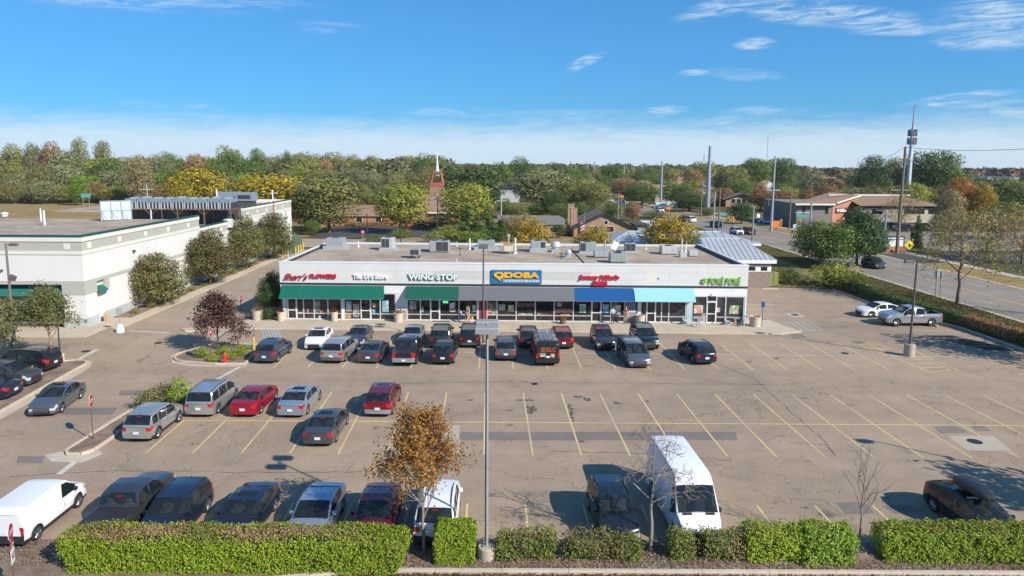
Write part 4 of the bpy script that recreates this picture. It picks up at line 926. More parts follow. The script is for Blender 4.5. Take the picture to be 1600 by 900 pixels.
# ================================================================== vehicles
def carpaint(name, col, metal=0.45, rough=0.2):
    if name in _mats: return _mats[name]
    m, t, b = newmat(name)
    b.inputs['Metallic'].default_value = metal; b.inputs['Roughness'].default_value = rough
    b.inputs['Coat Weight'].default_value = 0.5; b.inputs['Coat Roughness'].default_value = 0.04
    tco = nd(t, 'ShaderNodeTexCoord')
    sp = nd(t, 'ShaderNodeSeparateXYZ'); t.links.new(tco.outputs['Object'], sp.inputs[0])
    dirt = tmap(t, sp.outputs[2], 0.15, 0.7, 0.28, 0.0, True)        # road dust low on the sides
    dirt = tmath(t, 'MULTIPLY', dirt, tmap(t, tnoise(t, tco.outputs['Object'], 3.0, 4), 0.3, 0.7, 0.2, 1.0))
    t.links.new(tmix(t, dirt, col, tuple(.6 * c + .035 for c in col)), b.inputs['Base Color'])
    t.links.new(tmap(t, dirt, 0, .4, rough, 0.5), b.inputs['Roughness'])
    _mats[name] = m; return m
M_GLASS = pm('window_glass_dark', (0.022, 0.030, 0.034), 0.05, 0, 0.0, 0, spec=0.8)
_t = M_GLASS.node_tree; _tr = nd(_t, 'ShaderNodeBsdfTransparent'); _tr.inputs[0].default_value = (.55, .62, .62, 1); _ms = nd(_t, 'ShaderNodeMixShader'); _ms.inputs[0].default_value = .48
_t.links.new(_t.nodes['Principled BSDF'].outputs[0], _ms.inputs[1]); _t.links.new(_tr.outputs[0], _ms.inputs[2]); _t.links.new(_ms.outputs[0], _t.nodes['Material Output'].inputs[0])
M_SEAT = pm('seat_grey', (.16, .15, .14), .8, var=.1); M_SEATL = pm('seat_tan', (.30, .25, .2), .8, var=.1)
M_TYRE = pm('tyre_rubber', (0.02, 0.02, 0.02), 0.85, var=0.15)
M_RIM = pm('alloy_rim', (0.42, 0.43, 0.45), 0.3, 0.9, var=0.05)
M_RIMD = pm('dark_rim', (0.06, 0.06, 0.065), 0.35, 0.8, var=0.05)
M_TRIM = pm('black_trim', (0.022, 0.022, 0.024), 0.55, var=0.1)
M_CHROME = pm('chrome', (0.62, 0.63, 0.65), 0.16, 1.0, var=0)
M_HEAD = pm('headlight_lens', (0.62, 0.66, 0.7), 0.08, 0.35, 0.6, 0)
M_TAIL = pm('tail_lens_red', (0.42, 0.012, 0.015), 0.12, 0.0, 0.6, 0)
M_PLATE = pm('number_plate', (0.62, 0.66, 0.74), 0.5, var=0.05)
M_SILVERTRIM = pm('silver_bumper_trim', (0.4, 0.41, 0.42), 0.4, 0.6, var=0.05)

CT = dict(
 sedan=dict(L=4.85, W=1.86, top=[(0, .93), (.06, 1.02), (.62, 1.09), (1.42, 1.40), (2.1, 1.455), (2.75, 1.42), (3.62, 1.03), (4.5, .86), (4.76, .76), (4.85, .66)], belt=(.97, .92),
            D=.62, C=1.42, B=2.75, A=3.62, side=(1.05, 3.3), pil=[2.12], wheels=(1.05, 3.9), Rw=.335, zb=.2),
 suv=dict(L=4.62, W=1.87, top=[(0, 1.0), (.05, 1.08), (.1, 1.12), (.52, 1.60), (1.6, 1.69), (2.75, 1.63), (3.52, 1.12), (4.35, 1.0), (4.54, .92), (4.62, .8)], belt=(1.06, 1.0),
            D=.1, C=.52, B=2.75, A=3.52, side=(.42, 3.25), pil=[1.12, 2.12], wheels=(.92, 3.66), Rw=.36, zb=.24, clad=True, rails=True),
 suvL=dict(L=5.05, W=1.99, top=[(0, 1.05), (.05, 1.14), (.08, 1.18), (.36, 1.70), (2.0, 1.80), (3.1, 1.73), (3.85, 1.22), (4.75, 1.12), (4.97, 1.04), (5.05, .9)], belt=(1.13, 1.08),
            D=.08, C=.36, B=3.1, A=3.85, side=(.3, 3.6), pil=[1.3, 2.42], wheels=(1.1, 4.05), Rw=.39, zb=.27, rails=True),
 minivan=dict(L=5.08, W=1.97, top=[(0, 1.0), (.05, 1.08), (.08, 1.12), (.40, 1.66), (1.6, 1.76), (3.2, 1.69), (4.2, 1.12), (4.85, .92), (5.0, .82), (5.08, .7)], belt=(1.06, .98),
            D=.08, C=.40, B=3.2, A=4.2, side=(.33, 3.9), pil=[1.4, 2.65], wheels=(1.02, 4.05), Rw=.34, zb=.2, rails=True),
 pickup=dict(L=5.85, W=2.03, top=[(0, 1.28), (.10, 1.28), (1.76, 1.30), (1.80, 1.34), (2.0, 1.84), (2.6, 1.93), (3.5, 1.88), (4.3, 1.38), (5.45, 1.26), (5.75, 1.16), (5.85, 1.0)], belt=(1.22, 1.2),
            D=1.80, C=2.0, B=3.5, A=4.3, side=(1.98, 4.05), pil=[2.95], wheels=(1.2, 4.85), Rw=.41, zb=.38, bed=(.10, 1.76)),
 van=dict(L=4.85, W=1.84, top=[(0, 1.62), (.05, 1.74), (.3, 1.82), (2.8, 1.84), (3.15, 1.78), (4.02, 1.16), (4.6, 1.0), (4.78, .88), (4.85, .74)], belt=(1.06, 1.02),
            D=0, C=0, B=3.15, A=4.02, side=(2.75, 3.78), pil=[], wheels=(.88, 3.92), Rw=.335, zb=.22, fullback=True, clad=True, backglass=False),
 bigvan=dict(L=5.7, W=2.01, top=[(0, 1.86), (.06, 2.0), (.4, 2.1), (3.8, 2.1), (4.1, 2.03), (4.72, 1.42), (5.45, 1.22), (5.62, 1.1), (5.7, .9)], belt=(1.2, 1.16),
            D=0, C=0, B=4.1, A=4.72, side=(3.6, 4.5), pil=[], wheels=(1.1, 4.7), Rw=.37, zb=.3, fullback=True, backglass=False),
 highvan=dict(L=7.0, W=2.03, top=[(0, 2.5), (.08, 2.66), (.5, 2.74), (4.9, 2.74), (5.2, 2.66), (5.5, 2.34), (6.25, 1.42), (6.75, 1.2), (6.93, 1.02), (7.0, .85)], belt=(1.32, 1.22),
            D=0, C=0, B=5.5, A=6.25, side=(5.15, 5.98), pil=[], wheels=(1.35, 5.9), Rw=.36, zb=.3, fullback=True, backglass=False),
 hatch=dict(L=4.48, W=1.76, top=[(0, 1.0), (.05, 1.14), (.12, 1.18), (1.2, 1.43), (2.0, 1.49), (2.6, 1.44), (3.75, 1.0), (4.25, .84), (4.4, .74), (4.48, .64)], belt=(1.08, .9),
            D=.12, C=1.2, B=2.6, A=3.75, side=(.75, 3.45), pil=[1.25, 2.1], wheels=(.85, 3.55), Rw=.32, zb=.18),
)
def interp(pts, x):
    if x <= pts[0][0]: return pts[0][1]
    for (a, za), (b, zb) in zip(pts[:-1], pts[1:]):
        if x <= b: return za + (zb - za) * (x - a) / (b - a)
    return pts[-1][1]
_carcache = {}
def car_parts(kind, rims='alloy', open_bed=False, sunroof=False, chrome=False):
    key = (kind, rims, open_bed, sunroof, chrome)
    if key in _carcache: return _carcache[key]
    T = CT[kind]; L, Wd, top, D, C, B, A = T['L'], T['W'] / 2, T['top'], T['D'], T['C'], T['B'], T['A']
    Rw = T['Rw']; full = T.get('fullback', False); bed = T.get('bed')
    H = max(z for x, z in top); b0, b1 = T['belt']
    Ra = Rw + .075
    xs = {0.0, L, .12, .3, L - .12, L - .36, L - .7}
    for x, z in top: xs.add(x)
    for xw in T['wheels']:
        for k in (-1, -.86, -.5, 0, .5, .86, 1): xs.add(xw + k * Ra)
        xs.add(xw - Ra - .012); xs.add(xw + Ra + .012)
    s0, s1 = T['side']; xs.update((s0, s1))
    for p in T['pil']: xs.update((p - .045, p + .045))
    if sunroof: xs.update((B - .95, B - .3))
    xs = sorted(xs); st = [xs[0]]
    keep = {0.0, L, D, C, B, A, s0, s1, *(p - .045 for p in T['pil']), *(p + .045 for p in T['pil'])}
    for x in xs[1:]:
        if x - st[-1] > .011: st.append(x)
        elif x in keep: st[-1] = x if st[-1] not in keep else st[-1]
    def belt(x): return b0 + (b1 - b0) * min(1, max(0, (x - .3) / (A - .3)))
    def ring(x):
        zt = interp(top, x); fade = 0.0
        bl = min(belt(x), zt - .06)
        plan = 1.0
        if x < .6: plan = 1 - .055 * (1 - x / .6) ** 2
        if x > L - 1.0: plan = 1 - .12 * ((x - L + 1.0) / 1.0) ** 2
        if kind in ('bigvan', 'highvan', 'van') and x < .6: plan = 1 - .02 * (1 - x / .6)
        zb = T['zb'] + (.07 * (1 - x / .4) if x < .4 else 0) + (.03 if x > L - .3 else 0)
        inarch = False
        for xw in T['wheels']:
            dx = abs(x - xw)
            if dx <= Ra + 1e-6: zb = max(zb, Rw + math.sqrt(max(0, Ra * Ra - dx * dx)) * .97); inarch = True
        zm = max(zb + .045 if inarch else zb + .02, T['zb'] + (bl - T['zb']) * .52)
        zs = max(zm + .02, bl - (.19 if (x < .35 or x > L - .4) else .13))
        wb = Wd * .93
        tw = .80 if not full else .93
        if kind == 'highvan': tw = .84
        f = max(0, (zt - bl) / (H - bl)) if H - bl > .2 else 0
        wt = wb + (Wd * tw - wb) * f
        z5 = bl + (zt - bl) * .87; w5 = wb + (wt - wb) * .87
        crown = .025 if not full else .03
        pts = [(0, zb), (Wd * .955, zb), (Wd, zm), (Wd * .985, zs), (wb, bl), (w5, z5), (wt - .055, zt), (wt * .55, zt + crown * .8), (0, zt + crown)]
        if bed and bed[0] + .01 < x < bed[1] + .005:
            d = .46 if open_bed else .025
            pts[6] = (wt - .05, zt); pts[7] = (wt - .075, zt - d); pts[8] = (0, zt - d)
        return [(w * plan, z) for w, z in pts]
    def bow(x, w):
        if x > L - .7: x -= .20 * (w / Wd) ** 2.2 * (x - L + .7) / .7
        if x < .5 and not full: x += .12 * (w / Wd) ** 2.2 * (1 - x / .5)
        if x < .3 and full: x += .03 * (w / Wd) ** 3 * (1 - x / .3)
        return x - L / 2
    rings = [ring(x) for x in st]
    cats = {}
    def put(cat, pts): cats.setdefault(cat, MB()).poly(pts)
    def V(i, j, sd): w, z = rings[i][j]; return (bow(st[i], w), sd * w, z)
    for i in range(len(st) - 1):
        xm = (st[i] + st[i + 1]) / 2
        for sd in (1, -1):
            for j in range(8):
                cat = 'body'
                if j >= 6 and B < xm < A: cat = 'windshield'
                elif j >= 6 and D < xm < C and not full: cat = 'rear_window'
                elif j == 4 and s0 < xm < s1 and not any(abs(xm - p) < .044 for p in T['pil']):
                    k = sum(1 for p in T['pil'] if p < xm); cat = 'side_window|%d|%d' % (k, sd)
                elif j == 3 and xm > L - .36: cat = 'headlight|%d' % sd
                elif j == 3 and xm < .30 and not full: cat = 'taillight|%d' % sd
                elif j == 3 and xm < .06 and full: cat = 'taillight|%d' % sd
                elif bed and j >= 6 and bed[0] < xm < bed[1]: cat = 'bed_liner' if open_bed else 'bed_cover'
                elif sunroof and j == 7 and B - .95 < xm < B - .3: cat = 'sunroof'
                elif j == 1 and T.get('clad') : cat = 'cladding' if rings[i][1][1] > T['zb'] + .1 or True else 'body'
                a, b_, c, d = V(i, j, sd), V(i + 1, j, sd), V(i + 1, j + 1, sd), V(i, j + 1, sd)
                if j == 0 and cat == 'body': cat = 'underside'
                if cat == 'cladding':     # only the lowest band
                    def lo(p, q): return tuple(p[k] + (q[k] - p[k]) * .42 for k in range(3))
                    e, g = lo(a, d), lo(b_, c)
                    put('cladding', [a, b_, g, e]); put('body', [e, g, c, d])
                else: put(cat, [a, b_, c, d])
    cols = (-1, -.70, .70, 1) if not full else (-1, -.84, .84, 1)
    fcols = (-1, -.66, .66, 1)
    for i, front in ((0, False), (len(st) - 1, True)):
        rg = rings[i]; x = st[i]
        for j in range(1, 6):
            for k in range(3):
                q = []
                for (jj, kk) in ((j, k), (j, k + 1), (j + 1, k + 1), (j + 1, k)):
                    w, z = rg[jj]; y = (fcols if front else cols)[kk] * w; q.append((bow(x, abs(y)), y, z))
                inner = k == 1; cat = 'body'; sd = 1 if k == 2 else -1
                if front:
                    if j == 3 and not inner: cat = 'headlight|%d' % sd
                    elif j in (2, 3) and inner: cat = 'grille'
                    elif j == 1 and inner: cat = 'lower_grille'
                else:
                    if full:
                        if j in (2, 3) and not inner: cat = 'taillight|%d' % sd
                        if j == 1: cat = 'bumper'
                    else:
                        if j in (3, 4) and not inner: cat = 'taillight|%d' % sd
                        if kind == 'pickup' and j in (2, ) and not inner: cat = 'taillight|%d' % sd
                        if j == 1: cat = 'bumper'
                put(cat, q)
        pl = []
        for kk, jj in ((-1, 6), (-1, 7), (1, 8), (1, 7), (1, 6)):
            w, z = rg[jj]; y = kk * w; pl.append((bow(x, abs(y)), y, z))
        put('body', pl)
    smooth = 38
    parts = []   # (name, mesh, role, parent index, loc)
    def welded(mb):
        me = mb.mesh('m', [M_TRIM]); bm = bmesh.new(); bm.from_mesh(me)
        bmesh.ops.remove_doubles(bm, verts=bm.verts, dist=.0008); bmesh.ops.recalc_face_normals(bm, faces=bm.faces)
        bm.to_mesh(me); bm.free(); me.shade_smooth(); me.set_sharp_from_angle(angle=R(smooth)); return me
    # body with its lower band and underside as further slots of the one shell
    shell = MB()
    for slot, names in ((0, ('body',)), (1, ('cladding', 'underside')), (2, ('bumper',))):
        for n in names:
            if n in cats:
                mb = cats.pop(n); shell.add(mb.v, mb.f, slot)
    me = bpy.data.meshes.new(kind + '_body'); me.from_pydata(shell.v, [], shell.f)
    for m in (M_TRIM, M_TRIM, M_TRIM): me.materials.append(m)
    me.polygons.foreach_set('material_index', shell.m)
    bm = bmesh.new(); bm.from_mesh(me); bmesh.ops.remove_doubles(bm, verts=bm.verts, dist=.0008)
    bmesh.ops.recalc_face_normals(bm, faces=bm.faces); bm.to_mesh(me); bm.free()
    me.shade_smooth(); me.set_sharp_from_angle(angle=R(smooth))
    parts.append(('body', me, 'paint'))
    role = {'windshield': 'glass', 'rear_window': 'glass', 'side_window': 'glass', 'sunroof': 'glass', 'headlight': 'head', 'taillight': 'tail',
            'grille': 'grille', 'lower_grille': 'trim', 'bed_liner': 'trim', 'bed_cover': 'trim'}
    for k, mb in cats.items():
        n = k.split('|')[0]; parts.append((n, welded(mb), role[n]))
    u = MB().box(-L / 2 + .35, L / 2 - .4, -Wd + .3, Wd - .3, T['zb'] - .03, T['zb'] + .55)
    parts.append(('underbody_block', u.mesh('m', M_TRIM), 'trim'))  # dark underbody box, added to block light coming through the arches
    # seats and dashboard seen through the glass
    se = MB(); zf = T['zb'] + .50; hs_ = min(belt(B) + .30, H - .22)
    for xs_ in ((B - .25, B - 1.25) if not full else (B - .35,)):
        for sd in (1, -1):
            y = sd * Wd * .42; se.bbox(xs_ - .25 - L / 2, xs_ + .25 - L / 2, y - .25, y + .25, zf, zf + .18, .05); se.bbox(xs_ - .34 - L / 2, xs_ - .20 - L / 2, y - .25, y + .25, zf, hs_ - .12, .05); se.bbox(xs_ - .33 - L / 2, xs_ - .23 - L / 2, y - .13, y + .13, hs_ - .12, hs_ + .06, .03)
    parts.append(('seats', se.mesh('m', M_SEAT, 40), 'seat'))
    parts.append(('dashboard', MB().bbox(A - .62 - L / 2, A - .12 - L / 2, -Wd * .8, Wd * .8, belt(A) - .35, belt(A) - .02, .06).mesh('m', M_TRIM), 'trim'))
    # wheels
    tw = .22
    ty = MB().lathe([(Rw * .66, -tw / 2), (Rw * .95, -tw / 2), (Rw, -tw / 2 + .03), (Rw, tw / 2 - .03), (Rw * .95, tw / 2), (Rw * .66, tw / 2), (Rw * .64, .0), (Rw * .66, -tw / 2)], 20, cap=False).mesh('m', M_TYRE, 40)
    rm = MB(); rm.lathe([(Rw * .67, -.02), (Rw * .67, tw / 2 - .012), (Rw * .6, tw / 2 - .012), (Rw * .58, .02), (.02, .02)], 20, mi=0, cap=False)
    rm.lathe([(Rw * .16, .0), (Rw * .16, tw / 2 - .02), (Rw * .08, tw / 2 - .01)], 10, mi=0)
    for k in range(5):
        a = 2 * math.pi * k / 5; c, s = math.cos(a), math.sin(a)
        for da in (-.17, .17):
            p0 = (Rw * .1 * c, Rw * .1 * s, tw / 2 - .035); p1 = (Rw * .62 * math.cos(a + da), Rw * .62 * math.sin(a + da), tw / 2 - .03)
            rm.tube(p0, p1, .03, .026, 5)
    rm.lathe([(Rw * .6, .0), (Rw * .6, .024)], 16, mi=1)
    rmm = rm.mesh('m', [M_RIM if rims == 'alloy' else M_RIMD, M_TRIM], 40)
    wheels = [((xw - L / 2), sd * (Wd - tw / 2 - .015), Rw, sd) for xw in T['wheels'] for sd in (1, -1)]
    # mirrors
    xa = s1 - .12 - L / 2; zb_ = belt(s1) + .07
    ms = 1.0 if kind not in ('highvan', 'pickup', 'bigvan') else 1.5
    for sd in (1, -1):
        mm = MB().bbox(xa - .07, xa + .07, sd * (Wd + .02) - .10, sd * (Wd + .02) + .10, zb_ - .02, zb_ + .13 * ms, .03)
        mm.tube((xa, sd * Wd * .88, zb_ - .01), (xa, sd * (Wd + .01), zb_ + .03), .025, n=5)
        parts.append(('wing_mirror', mm.mesh('m', M_TRIM, 40), 'trim' if kind in ('highvan', 'pickup', 'van', 'bigvan') else 'paint'))
    # door handles
    for sd in (1, -1):
        for xh in ([p - .12 for p in T['pil']] + [s0 + .35])[:2]:
            i = min(range(len(st)), key=lambda q: abs(st[q] - xh)); w = rings[i][3][0]
            parts.append(('door_handle', MB().bbox(xh - L / 2 - .1, xh - L / 2 + .1, sd * w - .03, sd * w + .03, belt(xh) - .15, belt(xh) - .115, .008).mesh('m', M_TRIM), 'chrome' if chrome else 'paint'))
    if chrome:
        r9 = rings[-1]; gb = MB()
        for f in (.12, .5, .95): z = r9[2][1] + (r9[4][1] - r9[2][1]) * f; w = r9[3][0] * .58; gb.bbox(L / 2 - .06, L / 2 + .012, -w, w, z - .018, z + .018, .006)
        parts.append(('grille_bar', gb.mesh('m', M_CHROME), 'chrome'))
    # gaps round doors and bonnet, dark cowl below the windscreen
    gp = MB()
    for xg in [*T['pil'], s1 - .06, s0 + (.3 if not full else .05)]:
        i = min(range(len(st)), key=lambda q: abs(st[q] - xg))
        for sd in (1, -1):
            for j in (2, 3): (wa, za), (wb_, zb2) = rings[i][j], rings[i][j + 1]; x = st[i] - L / 2; gp.quad((x - .011, sd * (wa + .004), za), (x + .011, sd * (wa + .004), za), (x + .011, sd * (wb_ + .004), zb2), (x - .011, sd * (wb_ + .004), zb2))
    i = min(range(len(st)), key=lambda q: abs(st[q] - A)); w6, z6 = rings[i][6]
    gp.quad((A - .05 - L / 2, -w6, z6 + .03), (A + .05 - L / 2, -w6, z6 + .022), (A + .05 - L / 2, w6, z6 + .022), (A - .05 - L / 2, w6, z6 + .03))
    parts.append(('panel_gap', gp.mesh('m', M_TRIM), 'trim'))
    if kind == 'highvan':
        for sd in (1, -1): y = sd * .5; x = 6.38 - L / 2; parts.append(('hood_vent', MB().add([(x - .07, y - .2, 1.435), (x + .05, y - .2, 1.385), (x + .05, y + .2, 1.385), (x - .07, y + .2, 1.435)], [(0, 1, 2, 3)]).mesh('m', M_TRIM), 'trim'))
    # plate, front emblem bar
    w0, z0 = rings[0][3]; zp = (rings[0][2][1] + rings[0][3][1]) / 2
    if kind == 'pickup': zp = .62
    parts.append(('number_plate', MB().box(-L / 2 - .022, -L / 2 - .004, -.17, .17, zp - .085, zp + .085).mesh('m', M_PLATE), 'plate'))
    if T.get('rails'):
        for sd in (1, -1):
            i0 = min(range(len(st)), key=lambda q: abs(st[q] - (C + .15))); i1 = min(range(len(st)), key=lambda q: abs(st[q] - (B - .15)))
            pts = []
            for q in range(i0, i1 + 1):
                w, z = rings[q][6]; pts.append((st[q] - L / 2, sd * (w - .03), z + (.05 if i0 < q < i1 else .01)))
            parts.append(('roof_rail', MB().path(pts, .02, 5).mesh('m', M_TRIM), 'rail'))
    if not full and kind != 'pickup':
        ix = C + .12; z = interp(top, ix)
        parts.append(('antenna', MB().add([(ix - L / 2 - .1, -.02, z + .02), (ix - L / 2 - .1, .02, z + .02), (ix - L / 2 + .08, 0, z + .02), (ix - L / 2 - .1, 0, z + .09)], [(0, 1, 2), (0, 1, 3), (1, 2, 3), (0, 2, 3)]).mesh('m', M_TRIM), 'trim'))
    # third brake light under the roof edge
    if not full:
        xb = C - min(.06, (C - D) * .3); z = interp(top, xb); parts.append(('brake_light', MB().box(xb - L / 2 - .03, xb - L / 2 + .01, -.13, .13, z + .005, z + .035).mesh('m', M_TAIL), 'tail'))
    res = (parts, ty, rmm, wheels, T); _carcache[key] = res; return res

def car(name, cat, kind, paint, loc, rz, label, group, rims='alloy', lower=None, roof_rail=None, simple=False, size=None, **kw):
    """loc: centre of the car on the ground; rz: heading of its nose from +X"""
    parts, ty, rmm, wheels, T = car_parts(kind, rims, **kw)
    o = thing(name, label, cat, loc, rz, group)
    if size: o.scale = size
    mats = dict(paint=paint, glass=M_GLASS, head=M_HEAD, tail=M_TAIL, grille=M_TRIM, trim=M_TRIM, plate=M_PLATE, chrome=M_CHROME, rail=roof_rail or M_TRIM, seat=random.choice((M_SEAT, M_SEATL, M_SEAT)))
    for n, me, role in parts:
        if simple and n in ('seats', 'dashboard', 'panel_gap', 'antenna', 'door_handle', 'roof_rail', 'brake_light'): continue
        p = link_mesh(n, me, o, mat=mats[role])
        if n == 'panel_gap': p['kind'] = 'stuff'
        if n == 'body':
            s = p.material_slots
            s[1].link = 'OBJECT'; s[1].material = M_TRIM
            s[2].link = 'OBJECT'; s[2].material = lower or paint
    for x, y, z, sd in wheels:
        w = link_mesh('wheel', ty, o); w.location = (x, y, z); w.rotation_euler = (R(90) * -sd, 0, 0)
        r_ = link_mesh('rim', rmm, w)
    return o
def car_end(px, py, kind, end, ang):
    """centre of a car from the photo point where its near bumper meets the ground; end 'rear' or 'front' is the near end; ang: heading of the nose"""
    p = at(px, py); L = CT[kind]['L']; d = Vector((math.cos(ang), math.sin(ang), 0))
    return p + d * (L / 2) if end == 'rear' else p - d * (L / 2)
# ================================================================== vegetation
def leafmat(name, a, b_, c=None, objvar=.5, trans=.25, sat=1.0):
    """leaves between two colours from leaf to leaf, shifted from plant to plant"""
    if name in _mats: return _mats[name]
    m, t, b = newmat(name); g = nd(t, 'ShaderNodeNewGeometry'); oi = nd(t, 'ShaderNodeObjectInfo')
    b.inputs['Roughness'].default_value = .62; b.inputs['Specular IOR Level'].default_value = .3
    col = tmix(t, g.outputs['Random Per Island'], tuple(a), tuple(b_))
    if c is not None:
        f = tmap(t, tnoise(t, g.outputs['Position'], .55, 3, .6), .48, .62, 0, 1, True)
        col = tmix(t, f, col, tuple(c))
    v = tmath(t, 'MULTIPLY', tmap(t, oi.outputs['Random'], 0, 1, 1 - .25 * objvar, 1 + .25 * objvar), tmap(t, tnoise(t, g.outputs['Position'], .12, 2), .3, .7, .85, 1.18))
    wn = nd(t, 'ShaderNodeTexWhiteNoise', noise_dimensions='1D'); t.links.new(oi.outputs['Random'], wn.inputs[1])
    hu = tmap(t, wn.outputs[0], 0, 1, .5 - .018 * objvar, .5 + .018 * objvar)
    h = nd(t, 'ShaderNodeHueSaturation'); t.links.new(hu, h.inputs['Hue']); t.links.new(v, h.inputs['Value']); t.links.new(col, h.inputs['Color']); h.inputs['Saturation'].default_value = sat
    t.links.new(h.outputs[0], b.inputs['Base Color'])
    if trans:
        tr = nd(t, 'ShaderNodeBsdfTranslucent'); t.links.new(h.outputs[0], tr.inputs[0]); ms = nd(t, 'ShaderNodeMixShader'); ms.inputs[0].default_value = trans
        t.links.new(b.outputs[0], ms.inputs[1]); t.links.new(tr.outputs[0], ms.inputs[2]); t.links.new(ms.outputs[0], t.nodes['Material Output'].inputs[0])
    _mats[name] = m; return m
def leaf_mesh(name, C, N, size, mat, rng, aspect=1.0, jit=.6, soft=.6):
    """one small pointed leaf blade per centre, facing roughly along N"""
    n = len(C); N0 = N / (np.linalg.norm(N, axis=1, keepdims=True) + 1e-9); N = N + rng.normal(0, jit, (n, 3)); N /= np.linalg.norm(N, axis=1, keepdims=True) + 1e-9
    A = rng.normal(0, 1, (n, 3)); U = np.cross(N, A); U /= np.linalg.norm(U, axis=1, keepdims=True) + 1e-9; V = np.cross(N, U)
    s = (size * rng.uniform(.6, 1.35, (n, 1))); u = U * s * .5; v = V * s * .5 * aspect
    pts = np.stack([C - u, C - v * .8 + N * s * .08, C + u, C + v * .8 + N * s * .08], 1).reshape(-1, 3).astype(np.float32)
    me = bpy.data.meshes.new(name); me.vertices.add(4 * n); me.vertices.foreach_set('co', pts.ravel())
    me.loops.add(4 * n); me.loops.foreach_set('vertex_index', np.arange(4 * n, dtype=np.int32))
    me.polygons.add(n); me.polygons.foreach_set('loop_start', np.arange(0, 4 * n, 4, dtype=np.int32)); me.polygons.foreach_set('loop_total', np.full(n, 4, dtype=np.int32))
    me.materials.append(mat); me.update(calc_edges=True)
    if soft:      # light the leaf mass by the shape of its clump as well as leaf by leaf
        S = N0 * soft + N * (1 - soft); S /= np.linalg.norm(S, axis=1, keepdims=True) + 1e-9; me.shade_smooth(); me.normals_split_custom_set(np.repeat(S, 4, axis=0).tolist())
    return me
M_BARK = pm('bark', (.115, .088, .068), .9, var=.2, scale=3, fine=.25, fscale=14); M_BARKP = pm('bark_pale', (.235, .195, .16), .9, var=.15, scale=3, fine=.2, fscale=14)
def clump_points(rng, clumps, n):
    """points on the shells of overlapping clumps, outward normals; clumps: (centre, radii)"""
    w = np.array([r[0] * r[1] + r[0] * r[2] for _, r in clumps]); w = w / w.sum(); k = rng.choice(len(clumps), n, p=w)
    d = rng.normal(0, 1, (n, 3)); d /= np.linalg.norm(d, axis=1, keepdims=True)
    cen = np.array([c for c, _ in clumps])[k]; rad = np.array([r for _, r in clumps])[k]
    rr = np.clip(rng.normal(.88, .16, (n, 1)), .2, 1.18); return cen + d * rad * rr, d
def crown_clumps(rng, h0, h1, w, shape='round', n=22, cl=.30):
    """clump centres filling a crown between heights h0 and h1 of full width w"""
    out = []; H = h1 - h0; tries = 0
    while len(out) < n and tries < 4000:
        tries += 1
        u = rng.uniform(.04, .96); a = rng.uniform(0, 2 * math.pi)
        if shape == 'round': env = math.sqrt(max(0, 1 - (2 * u - 1) ** 2)) ** .8
        elif shape == 'oval': env = math.sqrt(max(0, 1 - (2 * u ** .85 - 1) ** 2))
        elif shape == 'wide': env = (math.sqrt(max(0, 1 - (2 * u ** 1.25 - 1) ** 2))) ** .7
        elif shape == 'pear': env = math.sqrt(max(0, 1 - (2 * u ** .62 - 1) ** 2)) * (1.0 - .25 * u)
        elif shape == 'cone': env = (1 - u) ** .85 + .05
        else: env = .8
        r = env * math.sqrt(rng.uniform(.12, 1)) * w / 2
        c = np.array([r * math.cos(a), r * math.sin(a), h0 + u * H]); s = w * cl * rng.uniform(.65, 1.2) * (.55 + .45 * env)
        lim = env * w / 2 + .04 * w
        if r + s * .75 > lim: 
            k = max(0, lim - s * .75) / (r + 1e-6); c[0] *= min(1, k); c[1] *= min(1, k)
        if any(np.linalg.norm(c - q) < .42 * (s + t[0]) for q, t in out): continue
        out.append((c, np.array([s, s, s * rng.uniform(.62, .85)])))
    return out
def trunk_mesh(rng, clumps, h0, r0, mat, lean=.03, limbs=9, n=7):
    mb = MB(); top = max(c[2] for c, _ in clumps); p = np.array([0, 0, -.1]); k = 5; spine = [p]
    for i in range(1, k + 1):
        f = i / k; spine.append(np.array([rng.normal(0, lean) * top * f * .4, rng.normal(0, lean) * top * f * .4, h0 * .95 + (top * .8 - h0 * .95) * ((i - 1) / (k - 1)) if i > 1 else h0 * .95]))
    rad = [r0 * 1.25, r0 * .9, r0 * .7, r0 * .5, r0 * .32, r0 * .12]
    for i in range(k): mb.tube(spine[i], spine[i + 1], rad[i], rad[i + 1], n)
    order = rng.permutation(len(clumps))[:limbs]
    for q in order:
        c, s = clumps[q]; j = int(rng.integers(1, 4)); b = spine[j]
        if c[2] < b[2] - .1: b = spine[1]
        m = (b * .5 + c * .5) + np.array([0, 0, -.08 * np.linalg.norm(c - b)]) + rng.normal(0, .05, 3) * np.linalg.norm(c - b)
        mb.tube(b, m, rad[j] * .5, rad[j] * .34, 5); mb.tube(m, c, rad[j] * .34, rad[j] * .1, 5)
    return mb.mesh('trunk', mat, 60)
_variants = {}
def tree_variant(shape, seed, n_leaf=2600, leaf=.42, n_cl=22, h0=2.0, h=10.0, w=8.0, r0=.2, cl=.30, mat=None, bark=None):
    key = (shape, seed, n_leaf, leaf, n_cl, h0, h, w)
    if key in _variants: return _variants[key]
    rng = np.random.default_rng(seed); cls = crown_clumps(rng, h0, h, w, shape, n_cl, cl); C, N = clump_points(rng, cls, n_leaf)
    N = N + np.array([0, 0, .25])
    lm = leaf_mesh('crown', C, N, leaf, mat or M_LEAF['green'], rng); tm = trunk_mesh(rng, cls, h0 * 1.05, r0, bark or M_BARK)
    _variants[key] = (lm, tm, h, w); return _variants[key]
